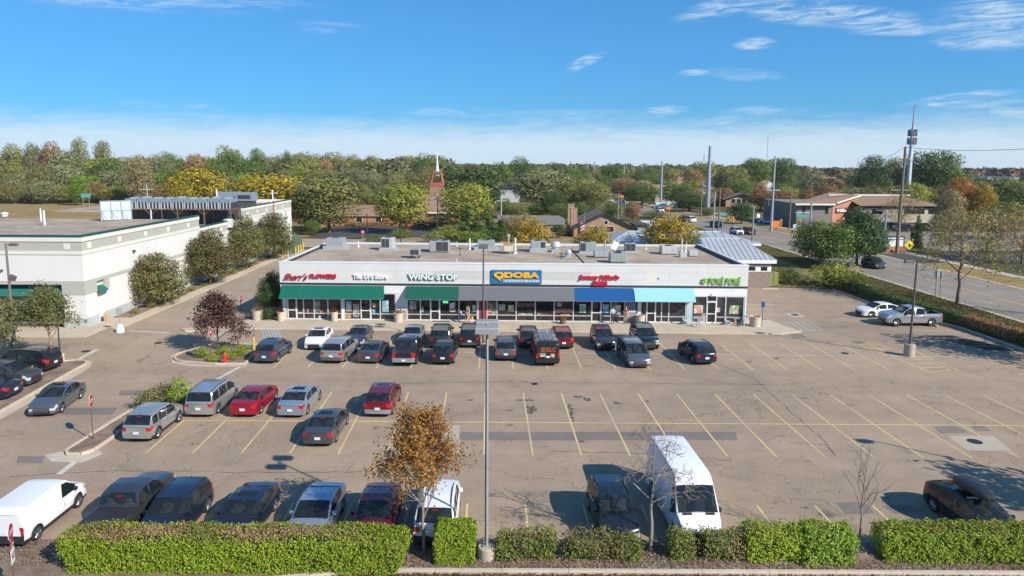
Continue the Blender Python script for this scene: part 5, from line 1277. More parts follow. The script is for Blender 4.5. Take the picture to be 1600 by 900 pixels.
def place_tree(name, label, cat, loc, h, w, var, mat, group=None, rz=None, bark=None):
    lm, tm, vh, vw = var; o = thing(name, label, cat, loc, random.uniform(0, 6.28) if rz is None else rz, group)
    o.scale = (w / vw, w / vw, h / vh)
    link_mesh('trunk', tm, o, mat=bark); link_mesh('crown', lm, o, mat=mat); return o
M_LEAF = dict(
 green=leafmat('leaf_green', (0.079, 0.137, 0.029), (0.176, 0.237, 0.053)), dark=leafmat('leaf_dark_green', (0.045, 0.091, 0.025), (0.104, 0.165, 0.041)),
 olive=leafmat('leaf_olive', (0.177, 0.183, 0.050), (0.295, 0.277, 0.083)), greygreen=leafmat('leaf_grey_green', (0.195, 0.210, 0.088), (0.307, 0.307, 0.147)),
 yellowgreen=leafmat('leaf_yellow_green', (0.206, 0.237, 0.038), (0.352, 0.330, 0.052)), gold=leafmat('leaf_gold', (0.350, 0.254, 0.021), (0.500, 0.350, 0.025), (0.210, 0.201, 0.035)),
 orange=leafmat('leaf_orange', (0.500, 0.201, 0.032), (0.500, 0.298, 0.052), (0.350, 0.105, 0.035)), rust=leafmat('leaf_rust', (0.310, 0.182, 0.072), (0.393, 0.217, 0.104), (0.176, 0.155, 0.061)),
 tan=leafmat('leaf_tan', (0.352, 0.258, 0.124), (0.433, 0.320, 0.165), (0.206, 0.186, 0.093)), purple=leafmat('leaf_purple', (0.061, 0.032, 0.032), (0.149, 0.074, 0.052)), redgreen=leafmat('leaf_green_bronze', (.115, .135, .036), (.21, .20, .06), (.19, .135, .06)),
 brown=leafmat('leaf_brown', (.42, .18, .04), (.52, .27, .065), (.30, .115, .035), trans=.35), hedge=leafmat('hedge_leaf', (0.175, 0.271, 0.018), (0.333, 0.376, 0.028), (0.236, 0.315, 0.021), objvar=.2), dry=leafmat('dry_leaf', (0.315, 0.210, 0.096), (0.420, 0.289, 0.131), (0.228, 0.201, 0.061), objvar=.2),
 hedgedull=leafmat('hedge_leaf_dull', (0.131, 0.175, 0.028), (0.263, 0.271, 0.052), (0.228, 0.175, 0.070), objvar=.3), brightgreen=leafmat('leaf_bright_green', (0.145, 0.258, 0.025), (0.269, 0.352, 0.041)),
 young=leafmat('leaf_young_green', (.11, .125, .035), (.20, .20, .065), (.15, .145, .06)),
 sparse=leafmat('leaf_sparse_yellow', (0.280, 0.236, 0.061), (0.385, 0.289, 0.070), (0.228, 0.166, 0.088)))
VAR = {}
for sh, n in (('round', 4), ('oval', 4), ('wide', 3)):
    VAR[sh] = [tree_variant(sh, 11 + i * 7 + len(sh), 6500, .33, 30) for i in range(n)]
VAR['cone'] = [tree_variant('cone', 91, 4500, .32, 30, .6, 10, 5.5, cl=.2), tree_variant('cone', 92, 4500, .32, 26, .6, 10, 5.5, cl=.22)]
VAR['shrub'] = [tree_variant('round', 201 + i, 1500, .22, 14, .15, 3.0, 4.0, .07, .28) for i in range(2)]
VAR['near'] = [tree_variant('pear', 301 + i, 14000, .25, 42, 2.0, 10, 8, .18, .24) for i in range(3)]
VAR['thin'] = [tree_variant('wide', 401, 2300, .26, 30)]
VAR['nearwide'] = [tree_variant('wide', 311 + i, 9500, .33, 38, 2.0, 10, 9, .2, .24) for i in range(2)]
def tree_px(name, label, cat, px, py_base, py_top, w_px, var, mat, group=None, base=None, bark=None, sub=None):
    """tree standing at the photo's ground point (px, py_base) and reaching up to py_top"""
    b = at(px, py_base) if base is None else base; t = atY(px, py_top, b.y); sc = b.y / FOC * 1.0
    v = VAR[var]; return place_tree(name, label, cat, (b.x, b.y, 0), t.z, w_px * sc, random.choice(v) if sub is None else v[sub], M_LEAF[mat], group, bark=bark)

# ------------------------------------------------------------------ clipped hedges and bushes along the front
def hedge(name, label, x0, x1, y0, y1, h, dens, mat, dry=0.0, group=None, leaf=.085, rag=.10, seed=1, z0=.03, taper=.06, rnd=.2):
    """leaf shell over a clipped box with a rough outline; dry > 0 browns the top"""
    rng = np.random.default_rng(seed); cx, cy = (x0 + x1) / 2, (y0 + y1) / 2; o = thing(name, label, 'hedge', (cx, cy, z0), 0, group)
    lx, ly = (x1 - x0) / 2, (y1 - y0) / 2
    areas = dict(top=4 * lx * ly, f=2 * lx * h, b=2 * lx * h * .6, l=2 * ly * h, r=2 * ly * h); P, N = [], []
    for k, a in areas.items():
        n = int(a * dens); u = rng.uniform(-1, 1, n); v = rng.uniform(0, 1, n)
        if k == 'top': p = np.stack([u * lx, (v * 2 - 1) * ly, np.full(n, h)], 1); nn = (0, 0, 1)
        elif k == 'f': p = np.stack([u * lx, np.full(n, -ly), v * h], 1); nn = (0, -1, .3)
        elif k == 'b': p = np.stack([u * lx, np.full(n, ly), .4 * h + v * h * .6], 1); nn = (0, 1, .3)
        else:
            s = -1 if k == 'l' else 1; p = np.stack([np.full(n, s * lx), u * ly, v * h], 1); nn = (s, 0, .3)
        P.append(p); N.append(np.tile(np.array(nn, float), (n, 1)))
    P = np.concatenate(P); N = np.concatenate(N)
    # round the upper edges, then push in and out in clumps
    e = np.clip((P[:, 2] / h - (1 - rnd)) / rnd, 0, 1) ** 2; ins = np.minimum(.16, .35 * min(lx, ly))
    P[:, 0] *= 1 - e * ins / lx * (np.abs(P[:, 0]) / lx) ** 3; P[:, 1] *= 1 - e * ins / ly * (np.abs(P[:, 1]) / ly) ** 3
    P[:, 2] -= h * .05 * np.clip(np.maximum(np.abs(P[:, 0]) / lx, np.abs(P[:, 1]) / ly) - .8, 0, 1) * 5 * (P[:, 2] > h * .9)
    low = 1 - P[:, 2] / h; P[:, 0] *= 1 - taper * low; P[:, 1] *= 1 - taper * low
    ph = rng.uniform(0, 6.28, 6); q = P
    wob = (np.sin(q[:, 0] * 1.9 + ph[0]) * np.sin(q[:, 2] * 3.1 + ph[1] + q[:, 1] * 2.2) + .8 * np.sin(q[:, 0] * 4.7 + ph[2] + q[:, 1] * 3.7) * np.sin(q[:, 2] * 5.3 + ph[3]) + .5 * np.sin(q[:, 0] * 9.1 + ph[4]) * np.sin(q[:, 1] * 8.3 + q[:, 2] * 8.7 + ph[5]))
    P = P + N * (wob * rag * .55)[:, None] + rng.normal(0, rag * .42, P.shape); P[:, 2] = np.maximum(P[:, 2], .03)
    if dry > 0:
        edge = np.sin(P[:, 0] * 1.3 + 1) * .12 + np.sin(P[:, 0] * 3.7) * .08
        d = (P[:, 2] > h * .86) & (rng.uniform(0, 1, len(P)) < dry * np.clip(1.15 - 1.0 * np.abs(P[:, 1] / ly + .12 + edge) ** 2, 0.12, 1) * np.clip(1.3 - np.abs(P[:, 0] / lx + .15) ** 2, .15, 1))
        link_mesh('dry_foliage', leaf_mesh('dry_foliage', P[d], N[d], leaf * .95, M_LEAF['dry'], rng, .7, .8, .3), o); P, N = P[~d], N[~d]
    link_mesh('foliage', leaf_mesh('foliage', P, N, leaf, mat, rng, 1.0, .62, .3), o)
    br = MB(); core = MB()
    k = max(3, int(lx * 2.2))
    for i in range(k):
        x = -lx * .85 + 1.7 * lx * (i + .5) / k
        for j in range(5):
            a = rng.uniform(0, 6.28); br.tube((x, 0, -.03), (x + .4 * math.cos(a) * min(1, lx), ly * .8 * math.sin(a), h * rng.uniform(.55, .95)), .022, .008, 4)
    br.build('branches', M_BARK, o)
    core.bbox(-lx * .86, lx * .86, -ly * .80, ly * .80, h * .12, h * .86, .12).build('shade_core', leafmat('hedge_shade', (.045, .062, .01), (.045, .062, .01), trans=0), o)  # dark filler box, the hedge's inner shade put into its colour
    return o
HG = M_LEAF['hedge']; HD_ = M_LEAF['hedgedull']
def hpx(a, b, yb): return at(a, yb).x, at(b, yb).x
x0, x1 = at(82, 895).x, at(640, 880).x
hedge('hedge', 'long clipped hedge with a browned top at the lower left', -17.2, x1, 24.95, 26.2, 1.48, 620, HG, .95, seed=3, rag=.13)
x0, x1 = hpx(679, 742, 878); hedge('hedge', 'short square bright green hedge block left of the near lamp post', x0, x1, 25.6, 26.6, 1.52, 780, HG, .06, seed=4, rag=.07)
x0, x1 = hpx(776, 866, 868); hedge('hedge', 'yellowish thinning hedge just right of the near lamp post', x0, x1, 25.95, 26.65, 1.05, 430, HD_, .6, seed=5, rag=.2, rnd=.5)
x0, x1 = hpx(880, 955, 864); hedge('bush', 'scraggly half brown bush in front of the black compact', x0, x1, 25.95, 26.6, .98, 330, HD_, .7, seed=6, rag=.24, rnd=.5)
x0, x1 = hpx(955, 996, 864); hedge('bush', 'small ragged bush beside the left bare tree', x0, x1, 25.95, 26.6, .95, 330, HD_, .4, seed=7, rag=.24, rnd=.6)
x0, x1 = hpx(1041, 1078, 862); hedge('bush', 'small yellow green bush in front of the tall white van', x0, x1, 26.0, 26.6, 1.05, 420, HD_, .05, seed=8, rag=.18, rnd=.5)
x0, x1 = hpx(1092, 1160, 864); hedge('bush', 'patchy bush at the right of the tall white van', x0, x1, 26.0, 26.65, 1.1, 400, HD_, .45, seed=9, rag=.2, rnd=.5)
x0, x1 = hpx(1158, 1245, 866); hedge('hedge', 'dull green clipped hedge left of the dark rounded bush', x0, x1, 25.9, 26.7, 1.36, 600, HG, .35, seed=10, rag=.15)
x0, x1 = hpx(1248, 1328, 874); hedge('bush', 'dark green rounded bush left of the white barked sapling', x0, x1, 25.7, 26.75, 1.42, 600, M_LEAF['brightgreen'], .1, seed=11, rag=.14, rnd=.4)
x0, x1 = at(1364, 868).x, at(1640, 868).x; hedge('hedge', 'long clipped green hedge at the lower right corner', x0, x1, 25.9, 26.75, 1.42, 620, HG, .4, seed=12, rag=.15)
# long hedge down the east side of the lot
pts = [(45.2, 92), (45.5, 84), (45.6, 76), (47.2, 67.2), (47.9, 60), (48.0, 46)]
for i, ((xa, ya), (xb, yb)) in enumerate(zip(pts[:-1], pts[1:])):
    L_ = math.hypot(xb - xa, yb - ya)
    o = hedge('hedge', ['dark hedge beneath the dome shaped shrub', 'low hedge behind the white sedan', 'low hedge behind the silver pickup', 'browned low hedge right of the silver pickup', 'green low hedge at the right edge of the lot'][i], -L_ / 2 - .1, L_ / 2 + .1, -.75, .75, 1.15, 230, M_LEAF['dark'] if i != 3 else M_LEAF['rust'], .25, leaf=.13, rag=.13, seed=30 + i)
    o.location = ((xa + xb) / 2, (ya + yb) / 2, .05); o.rotation_euler = (0, 0, math.atan2(yb - ya, xb - xa) + math.pi)

# ------------------------------------------------------------------ branching skeletons
def skeleton(rng, h, h0, spread, depth=4, r0=.09, up=.55, kids=(3, 5), first=7):
    segs = []
    tips = []
    def grow(p, d, L, r, lev):
        n = 2 if lev else 3; q = p
        for i in range(n):
            d = d + rng.normal(0, .10, 3); d[2] += .05; d /= np.linalg.norm(d); e = q + d * L / n; segs.append((q, e, r * (1 - .3 * i / n), r * (1 - .3 * (i + 1) / n))); q = e
        if lev >= depth: tips.append((q, d)); return
        for k in range(int(rng.integers(*kids))):
            a = rng.normal(0, 1, 3); a -= a.dot(d) * d; a /= np.linalg.norm(a) + 1e-9; nd_ = d * up + a * spread * rng.uniform(.6, 1.1); nd_ /= np.linalg.norm(nd_)
            f = rng.uniform(.35, 1); s = p + (q - p) * f; grow(s if k else q, nd_, L * rng.uniform(.55, .75), r * .5, lev + 1)
    trunk = [np.array([0, 0, -.05])]; k = 8
    for i in range(1, k + 1): trunk.append(np.array([rng.normal(0, .02) * h * .25, rng.normal(0, .02) * h * .25, h * .92 * i / k]))
    for i in range(k): segs.append((trunk[i], trunk[i + 1], r0 * (1 - .85 * i / k), r0 * (1 - .85 * (i + 1) / k)))
    for i in range(first):
        f = h0 / h + (1 - h0 / h) * .92 * (i + rng.uniform(.1, .9)) / first; z = h * .92 * f; j = min(k - 1, int(f * k)); p = trunk[j] + (trunk[j + 1] - trunk[j]) * (f * k - j)
        a = i * 2.4 + rng.normal(0, .4); d = np.array([math.cos(a) * spread, math.sin(a) * spread, up]); d /= np.linalg.norm(d); grow(p, d, (h - h0) * .42 * (1.15 - f * .7), r0 * .45 * (1 - .6 * f), 1)
    return segs, tips
def skel_tree(name, label, loc, h, h0, spread, seed, mat, depth=3, r0=.09, leaves=None, first=9, kids=(3, 5), group=None, lsize=.14, nper=6, twig=.5, cat='tree', up=.55, lspread=.22):
    rng = np.random.default_rng(seed); segs, tips = skeleton(rng, h, h0, spread, depth, r0, up, kids, first); o = thing(name, label, cat, loc, 0, group)
    tr, br = MB(), MB()
    for i, (a, b, ra, rb) in enumerate(segs): (tr if i < 8 else br).tube(a, b, max(ra, .008), max(rb, .006), 7 if i < 8 else 4, cap=False)
    tr.build('trunk', mat, o, 60); br.build('branches', mat, o)
    if leaves:
        P, N = [], []
        for p, d in tips:
            k = max(1, int(rng.poisson(nper)))
            P.append(p + rng.normal(0, lspread, (k, 3))); N.append(np.tile(d, (k, 1)))
        link_mesh('leaves', leaf_mesh('leaves', np.concatenate(P), np.concatenate(N), lsize, leaves, rng, .9, 1.0, 0), o)
    return o
b = at(662, 862); skel_tree('maple_tree', 'small maple with dry brown leaves between the hedge ends', (b.x, b.y, 0), 5.45, 1.4, .36, 21, M_BARKP, 3, .085, M_LEAF['brown'], 20, (4, 6), lsize=.12, nper=20, lspread=.17)
b = at(1016, 862); skel_tree('bare_tree', 'leafless grey tree beside the tall white van', (b.x, b.y, 0), 5.5, 2.1, .95, 33, M_BARKP, 4, .10, None, 10, (3, 5))
b = at(1341, 862); skel_tree('bare_sapling', 'thin leafless sapling with a pale trunk', (b.x, b.y, 0), 4.3, 1.5, .45, 35, M_BARKP, 3, .06, None, 10, (2, 4), up=.9)
mb = MB().lathe([(.75, 0), (.6, .1), (.3, .22), (.1, .26)], 16, (b.x, b.y, .03)); tag(mb.build('mulch_mound', M_MULCH), kind='structure')
rs = random.Random(11)
b = at(341, 548); skel_tree('plum_tree', 'dark purple leaved tree on the planted island', (b.x, b.y, .05), 4.4, 1.0, .6, 51, M_BARK, 3, .09, M_LEAF['purple'], 16, (4, 6), lsize=.18, nper=24, lspread=.25)
b = at(81, 566); skel_tree('young_tree', 'young green tree with a tan trunk by the white boards', (b.x, b.y, .05), 5.6, 1.7, .45, 52, pm('bark_tan', (.30, .2, .11), .9), 3, .12, M_LEAF['young'], 15, (3, 6), lsize=.16, nper=20, lspread=.26)
b = at(-12, 590); skel_tree('young_tree', 'young green tree cut by the left edge', (b.x, b.y, .05), 4.7, 1.7, .6, 53, M_BARK, 3, .1, M_LEAF['young'], 14, (3, 6), lsize=.21, nper=10, lspread=.32)
b = at(20, 548); skel_tree('young_tree', 'thin young tree at the store front pavement', (b.x, b.y, .05), 4.0, 1.6, .5, 54, M_BARK, 3, .08, M_LEAF['young'], 11, (3, 5), lsize=.21, nper=7, lspread=.3)
# four bronze-green trees along the long white wall
for i, (px, pt, wp, Y, lb) in enumerate([(238, 397, 98, 75.5, 'nearest of the bronze green trees by the long store wall'), (325, 361, 84, 88.5, 'second bronze green tree by the long store wall'), (382, 340, 62, 102, 'third bronze green tree by the long store wall'), (427, 333, 62, 113, 'farthest bronze green tree by the long store wall')]):
    x = -38.6; Yv = Y; t = atY(px, pt, Yv); xx = atY(px, pt, Yv).x; o = place_tree('pear_tree', lb, 'tree', (min(xx, -37.0) if i else xx, Yv, .05), t.z, wp * Yv / FOC, VAR['near'][i % 3], M_LEAF['redgreen'], 'trees along the store wall')
# shrubs and tufts in the beds
def shrub(label, px, py, w, h, mat, var=0, name='shrub', cat='shrub', group=None, z=.05):
    p = at(px, py); return place_tree(name, label, cat, (p.x, p.y, z), h, w, VAR['shrub'][var % 2], M_LEAF[mat], group)
shrub('olive bush on the long island beside the silver crossover', 232, 640, 1.9, 1.1, 'hedgedull'); shrub('reddish green bush at the back of the long island', 258, 628, 2.0, 1.2, 'redgreen', 1); shrub('taller green bush on the long island by the silver minivan', 281, 630, 1.7, 1.5, 'brightgreen')
for i, (px, py, w, h, lb) in enumerate([(316, 560, 1.3, .8, 'yellow green perennial clump left of the hydrant'), (350, 556, 1.2, .8, 'yellow green perennial clump behind the hydrant'), (378, 556, 1.4, .8, 'yellow green perennial clump right of the hydrant'), (360, 562, 1.1, .6, 'low yellow clump in front of the hydrant'), (333, 566, 1.0, .6, 'low olive clump at the island sign post')]): shrub(lb, px, py, w, h, 'hedge', i, 'perennial_clump', 'plant')
for i in range(16):
    y = 71 + i * 3.3; place_tree('ground_shrub', 'low yellow green tuft in the bed along the store wall, %s from the store corner' % nth(i), 'shrub', (-38.1 + random.uniform(-.2, .2), y, .08), random.uniform(.4, .8), random.uniform(.9, 1.6), VAR['shrub'][i % 2], M_LEAF['yellowgreen' if i % 3 else 'olive'], 'tufts in the bed along the store wall')
p = sw(-1.7, 2.2); place_tree('dark_tree', 'dark little tree at the left end of the shops', 'tree', (p.x, p.y, .05), 4.6, 3.2, VAR['near'][1], M_LEAF['dark'])
for i, (x, y, w, h, lb) in enumerate([(-1.4, -.2, 2.2, 1.2, 'dark rounded shrub at the left corner of the shops'), (-2.8, 1.0, 1.6, 1.0, 'olive shrub in the bed left of the shops'), (-1.2, 5, 2, 1.4, 'shaded shrub along the left shop wall')]):
    p = sw(x, y); place_tree('shrub', lb, 'shrub', (p.x, p.y, .05), h, w, VAR['shrub'][i % 2], M_LEAF['dark' if i != 1 else 'olive'])
shrub('round clipped shrub beside the green utility cabinet', 1236, 444, 2.6, 2.1, 'green', 0, z=0); p = at(1313, 452); place_tree('shrub', 'broad dome shaped shrub at the head of the side hedge', 'shrub', (p.x, p.y + .8, 0), 3.4, 6.4, VAR['shrub'][1], M_LEAF['yellowgreen'])
# trees on the verge
tree_px('pear_tree', 'bright green tree with a short trunk on the road verge', 'tree', 1283, 418, 349, 86, 'nearwide', 'green', sub=0)
b = at(1338, 415); place_tree('linden_tree', 'large dark green tree hiding a grey crossover', 'tree', (b.x, b.y, 0), atY(1336, 327, b.y).z, 88 * b.y / FOC, VAR['near'][2], M_LEAF['dark'])
b = at(1495, 476); skel_tree('thinning_tree', 'thinning yellow tree standing on the dry verge', (b.x, b.y, 0), 10.5, 3.0, .85, 61, M_BARK, 4, .2, M_LEAF['sparse'], 11, (3, 5), lsize=.24, nper=5.5, lspread=.5)
b = Vector((57.0, 72.0, 0)); b = at(1625, 492); skel_tree('thinning_tree', 'sparse brownish tree leaning in from the right edge', (b.x, b.y, 0), 10.5, 2.6, .95, 62, M_BARK, 4, .18, M_LEAF['tan'], 11, (3, 5), lsize=.24, nper=1.6, lspread=.5)
# a tree outside the frame on the right whose long shade falls into the lot
skel_tree('verge_tree', 'leafy tree just outside the right edge of the lot', (49.5, 53, 0), 9, 2.2, .9, 63, M_BARK, 3, .16, M_LEAF['tan'], 12, (4, 6), lsize=.4, nper=9, lspread=.5)
skel_tree('verge_tree', 'second leafy tree outside the right edge of the lot', (34.0, 26.3, 0), 7.5, 2.0, .9, 64, M_BARK, 3, .14, M_LEAF['tan'], 12, (4, 6), lsize=.36, nper=9, lspread=.45)
# ------------------------------------------------------------------ litter: chips in the mulch, fallen leaves along the street kerb, grass blades
def scatter(name, n, area, z, size, mat, seed, flat=.5):
    rng = np.random.default_rng(seed); P = np.stack([rng.uniform(area[0], area[1], n), rng.uniform(area[2], area[3], n), np.full(n, z) + rng.uniform(0, size * .5, n)], 1)
    o = link_mesh(name, leaf_mesh(name, P, np.tile(np.array([0, 0, 1.0]), (n, 1)), size, mat, rng, .55, flat, 0)); o['kind'] = 'stuff'; return o
scatter('bark_chips', 16000, (-22, 27, 25.4, 27.35), .045, .10, leafmat('bark_chip', (.11, .075, .052), (.32, .24, .17), objvar=0, trans=0), 71)
scatter('fallen_leaves', 16000, (-12, 27, 24.2, 25.12), -.02, .10, leafmat('fallen_leaf', (.13, .055, .02), (.34, .15, .05), (.2, .1, .04), objvar=0, trans=.1), 72)
scatter('fallen_leaves', 700, (-14, 24, 25.4, 29), .05, .09, _mats['fallen_leaf'], 73)
def blades(name, n, fn, mat, seed, h=.16):
    rng = np.random.default_rng(seed); P = fn(rng, n); n = len(P); a = rng.uniform(0, 6.28, n); w = np.stack([np.cos(a), np.sin(a), np.zeros(n)], 1) * .05; t = rng.normal(0, .06, (n, 3)); t[:, 2] = h * rng.uniform(.5, 1.3, n)
    pts = np.stack([P - w, P + w, P + t], 1).reshape(-1, 3).astype(np.float32); me = bpy.data.meshes.new(name); me.vertices.add(3 * n); me.vertices.foreach_set('co', pts.ravel()); me.loops.add(3 * n); me.loops.foreach_set('vertex_index', np.arange(3 * n, dtype=np.int32)); me.polygons.add(n)
    me.polygons.foreach_set('loop_start', np.arange(0, 3 * n, 3, dtype=np.int32)); me.polygons.foreach_set('loop_total', np.full(n, 3, dtype=np.int32)); me.materials.append(mat); me.update(calc_edges=True); o = link_mesh(name, me); o['kind'] = 'stuff'; return o
M_BLADE = leafmat('grass_blade', (.11, .12, .035), (.27, .20, .08), (.15, .15, .045), objvar=0, trans=.2)
blades('grass', 60000, lambda g, n: np.stack([g.uniform(48.6, 54.2, n), 50 + 90 * g.uniform(0, 1, n) ** 1.5, np.full(n, .01)], 1), M_BLADE, 81, .2)
blades('grass', 12000, lambda g, n: np.stack([g.uniform(37, 45, n), g.uniform(90, 112, n), np.full(n, .01)], 1), M_BLADE, 82, .2)
# ================================================================== lamps, signs, planters, people
M_POLE = pm('pole_brown_grey', (.155, .135, .12), .5, .3, var=.08); M_POLEL = pm('pole_light_grey', (.36, .345, .33), .5, .3, var=.08, scale=2); M_GALV = pm('galvanised_steel', (.40, .42, .44), .45, .5, var=.08)
def lamp(label, px, py, top, heads, base=(0.36, .75), mat=None, r=.075, square=True, b=None):
    b = b or at(px, py); mat = mat or M_POLE
    o = thing('lamp_post', label, 'lamp post', (b.x, b.y, 0), 0, 'lamp posts of the parking lot')
    br, bh = base
    if br: MB().lathe([(br, 0), (br, bh - .04), (br - .04, bh), (.01, bh)], 20).build('concrete_base', M_CONCW, o, 40)
    MB().box(-.17, .17, -.17, .17, bh, bh + .03).lathe([(.03, bh), (.03, bh + .09)], 6, (.12, .12, 0)).lathe([(.03, bh), (.03, bh + .09)], 6, (-.12, -.12, 0)).build('base_plate', mat, o)
    MB().tube((0, 0, bh), (0, 0, top), r * 1.15, r * .85, 4 if square else 12).build('pole', mat, o)
    for hx, hy, L, rot in heads:
        d = Vector((math.cos(rot), math.sin(rot), 0))
        MB().tube((0, 0, top - .12), tuple(d * .35 + Vector((0, 0, top - .1))), .035, n=6).build('arm', mat, o)
        hd = MB().bbox(.3, .3 + L, -hx / 2, hx / 2, top - .22, top + .02, .04, M=Matrix.Rotation(rot, 4, 'Z')).build('lamp_head', mat, o)
        MB().box(.36, .24 + L, -hx / 2 + .06, hx / 2 - .06, top - .235, top - .221, M=Matrix.Rotation(rot, 4, 'Z')).build('lens', M_RTUL, hd)
    return o
lamp('near tall lamp post on a round concrete base among the hedges', 760, 872, 9.85, [(.95, 0, .5, R(90)), (.95, 0, .5, R(-90))], (.36, .55), M_POLEL, r=.065)
lamp('dark lamp post standing in the row before the shops', 755, 546, 9.15, [(.8, 0, .45, R(90)), (.8, 0, .45, R(-90))], (.3, .6))
lamp('lamp post on a pale base at the hatched island', 1420, 556, 8.2, [(.3, 0, .75, R(180))], (.42, 1.05), r=.095)
lp = lamp('lamp post with a small floodlight before the left store', 23, 536, 8.95, [(.3, 0, .75, R(0))], (.3, .3), r=.125)
MB().cbox((.35, 0, 5.9), (.5, .25, .45), ry=R(25)).build('floodlight', M_POLE, lp); MB().tube((0, 0, 5.4), (.3, 0, 5.7), .04, n=5).build('bracket', M_POLE, lp)
# the two lamp posts beyond the right edge whose shade reaches the lot
lamp('lamp post beyond the right edge of the lot', 0, 0, 9.0, [(.5, 0, .7, R(180))], b=Vector((32.7, 30.2, 0)))
M_SIGNW = pm('sign_face_white', (.72, .72, .70), .5, var=.03); M_SIGNR = pm('sign_face_red', (.45, .018, .028), .45, var=.06); M_SPOST = pm('sign_post_brown', (.12, .075, .055), .7, var=.1); M_SPOSTG = pm('sign_post_green_grey', (.22, .23, .21), .6)
def flat_text(name, s, w, h, mat, parent, c=(0, 0, 0), dz=.006, bold=.02):
    me = text_mesh(s, .002, bold); n = len(me.vertices); co = np.empty(n * 3, dtype=np.float32); me.vertices.foreach_get('co', co); co = co.reshape(-1, 3); lo, hi = co.min(0), co.max(0)
    q = np.empty_like(co); q[:, 0] = ((co[:, 0] - lo[0]) / (hi[0] - lo[0]) - .5) * w + c[0]; q[:, 2] = ((co[:, 1] - lo[1]) / (hi[1] - lo[1]) - .5) * h + c[2]; q[:, 1] = c[1] - dz + np.where(co[:, 2] > 0, -.001, .001)
    me.vertices.foreach_set('co', q.ravel()); me.materials.clear(); me.materials.append(mat); return link_mesh(name, me, parent)
def ngon(n, r, y, a0=0.0, t=.012):
    mb = MB(); pts = [(r * math.cos(2 * math.pi * i / n + a0), r * math.sin(2 * math.pi * i / n + a0)) for i in range(n)]
    vs = [(x, y - t, z) for x, z in pts] + [(x, y, z) for x, z in pts]; mb.add(vs, [tuple(range(n - 1, -1, -1)), tuple(range(n, 2 * n))] + [(i, (i + 1) % n, n + (i + 1) % n, n + i) for i in range(n)]); return mb
def stop_sign(label, px, py, h, rz, r=.38, plates=(), word='STOP', bury=None):
    b = at(px, py); o = thing('stop_sign', label, 'stop sign', (b.x, b.y, .05), rz, 'stop signs')
    MB().tube((0, .03, -.1), (0, .03, h + r * .5), .035, n=6).build('post', M_SPOST, o)
    f = ngon(8, r, 0, math.pi / 8).build('sign_plate', M_SIGNR, o); f.location = (0, 0, h)
    bd = ngon(8, r + .025, .008, math.pi / 8).build('sign_border', M_SIGNW, f)
    flat_text('sign_word', word, r * 1.35, r * .55, M_SIGNW, f, (0, -.012, 0))
    for z, w, hh, m, tx, tm in plates:
        p = MB().box(-w / 2, w / 2, -.014, 0, z - hh / 2, z + hh / 2).build('sign_panel', m, o)
        if tx: flat_text('sign_word', tx, w * .8, hh * .45, tm, p, (0, -.014, z))
    return o
stop_sign('stop sign with two smaller plates at the lower left corner', 25, 922, 2.3, R(112), .32, ((1.80, .44, .2, M_SIGNR, 'ALL WAY', M_SIGNW), (1.36, .42, .58, M_SIGNW, 'NO', M_SIGNR)))
stop_sign('stop sign leaning on the long mulched island', 147, 688, 2.35, R(107), .38)
stop_sign('stop sign on the planted island under the plum tree', 331, 566, 2.45, R(92), .36)
o = stop_sign('do not enter sign far down the drive lane on the left', 377, 486, 1.3, R(84), .36, word='DO NOT ENTER'); o['category'] = 'road sign'
b = at(188, 519); o = thing('sign_on_base', 'grey sign back on a white weighted base by the store corner', 'sign', (b.x, b.y, 0), R(200)); MB().lathe([(.38, 0), (.36, .3), (.2, .75), (.05, .8)], 12).build('base', M_SIGNW, o, 40); MB().tube((0, 0, .7), (0, 0, 2.3), .03, n=6).build('post', M_GALV, o); MB().box(-.25, .25, -.03, 0, 1.75, 2.35).build('sign_panel', M_GALV, o)
b = at(95, 566); o = thing('post_with_boards', 'dark post with two white boards at the end of the west bed', 'sign', (b.x, b.y, .05), R(0)); MB().tube((0, 0, 0), (0, 0, 3.4), .05, n=6).build('post', M_BLACK, o); MB().box(-.36, -.05, -.08, -.05, .15, .72).build('board', M_LWH, o); MB().box(.02, .36, -.09, -.06, .15, .72).build('board', M_LWH, o)
b = at(1207, 512); b = sw(48.6, -1.2); o = thing('parking_sign', 'small blue sign on a thin post at the right corner pavement', 'sign', (b.x, b.y, .1), 0); MB().tube((0, 0, 0), (0, 0, 2.5), .03, n=6).build('post', M_BLACK, o); MB().box(-.18, .18, -.045, -.03, 1.95, 2.5).build('sign_panel', pm('sign_face_blue', (.02, .07, .22), .5), o)
# hydrant, yellow bollards
b = at(352, 569); o = thing('fire_hydrant', 'red fire hydrant in the yellow plants of the island', 'hydrant', (b.x, b.y, .06))
M_HYD = pm('hydrant_red', (.55, .03, .02), .45, var=.08)
MB().lathe([(.2, 0), (.2, .06), (.13, .08), (.13, .62), (.17, .64), (.17, .70), (.13, .74), (.06, .86), (.03, .92)], 14).build('barrel', M_HYD, o, 40); MB().tube((-.27, 0, .5), (.27, 0, .5), .07, n=8).tube((0, 0, .45), (0, -.24, .45), .085, n=8).build('nozzles', M_HYD, o)
M_YB = pm('bollard_yellow', (.62, .42, .05), .6, var=.1)
def bollard(px, py, h, label, grp=None, r=.1):
    b = at(px, py); o = MB().lathe([(r, 0), (r, h - .06), (r * .6, h), (.01, h + .01)], 12).build('bollard', M_YB); o.location = (b.x, b.y, 0); return tag(o, label, 'bollard', grp)
bollard(397, 548, 1.15, 'yellow bollard at the front of the blue grey crossover')
for i, (px, py) in enumerate(((441, 403), (450, 402), (462, 398), (466, 395), (470, 393), (474, 390))): bollard(px, py, 1.35, 'yellow bollard guarding the green cabinets behind the shops, %s from the left' % nth(i), 'bollards by the green cabinets', .12)
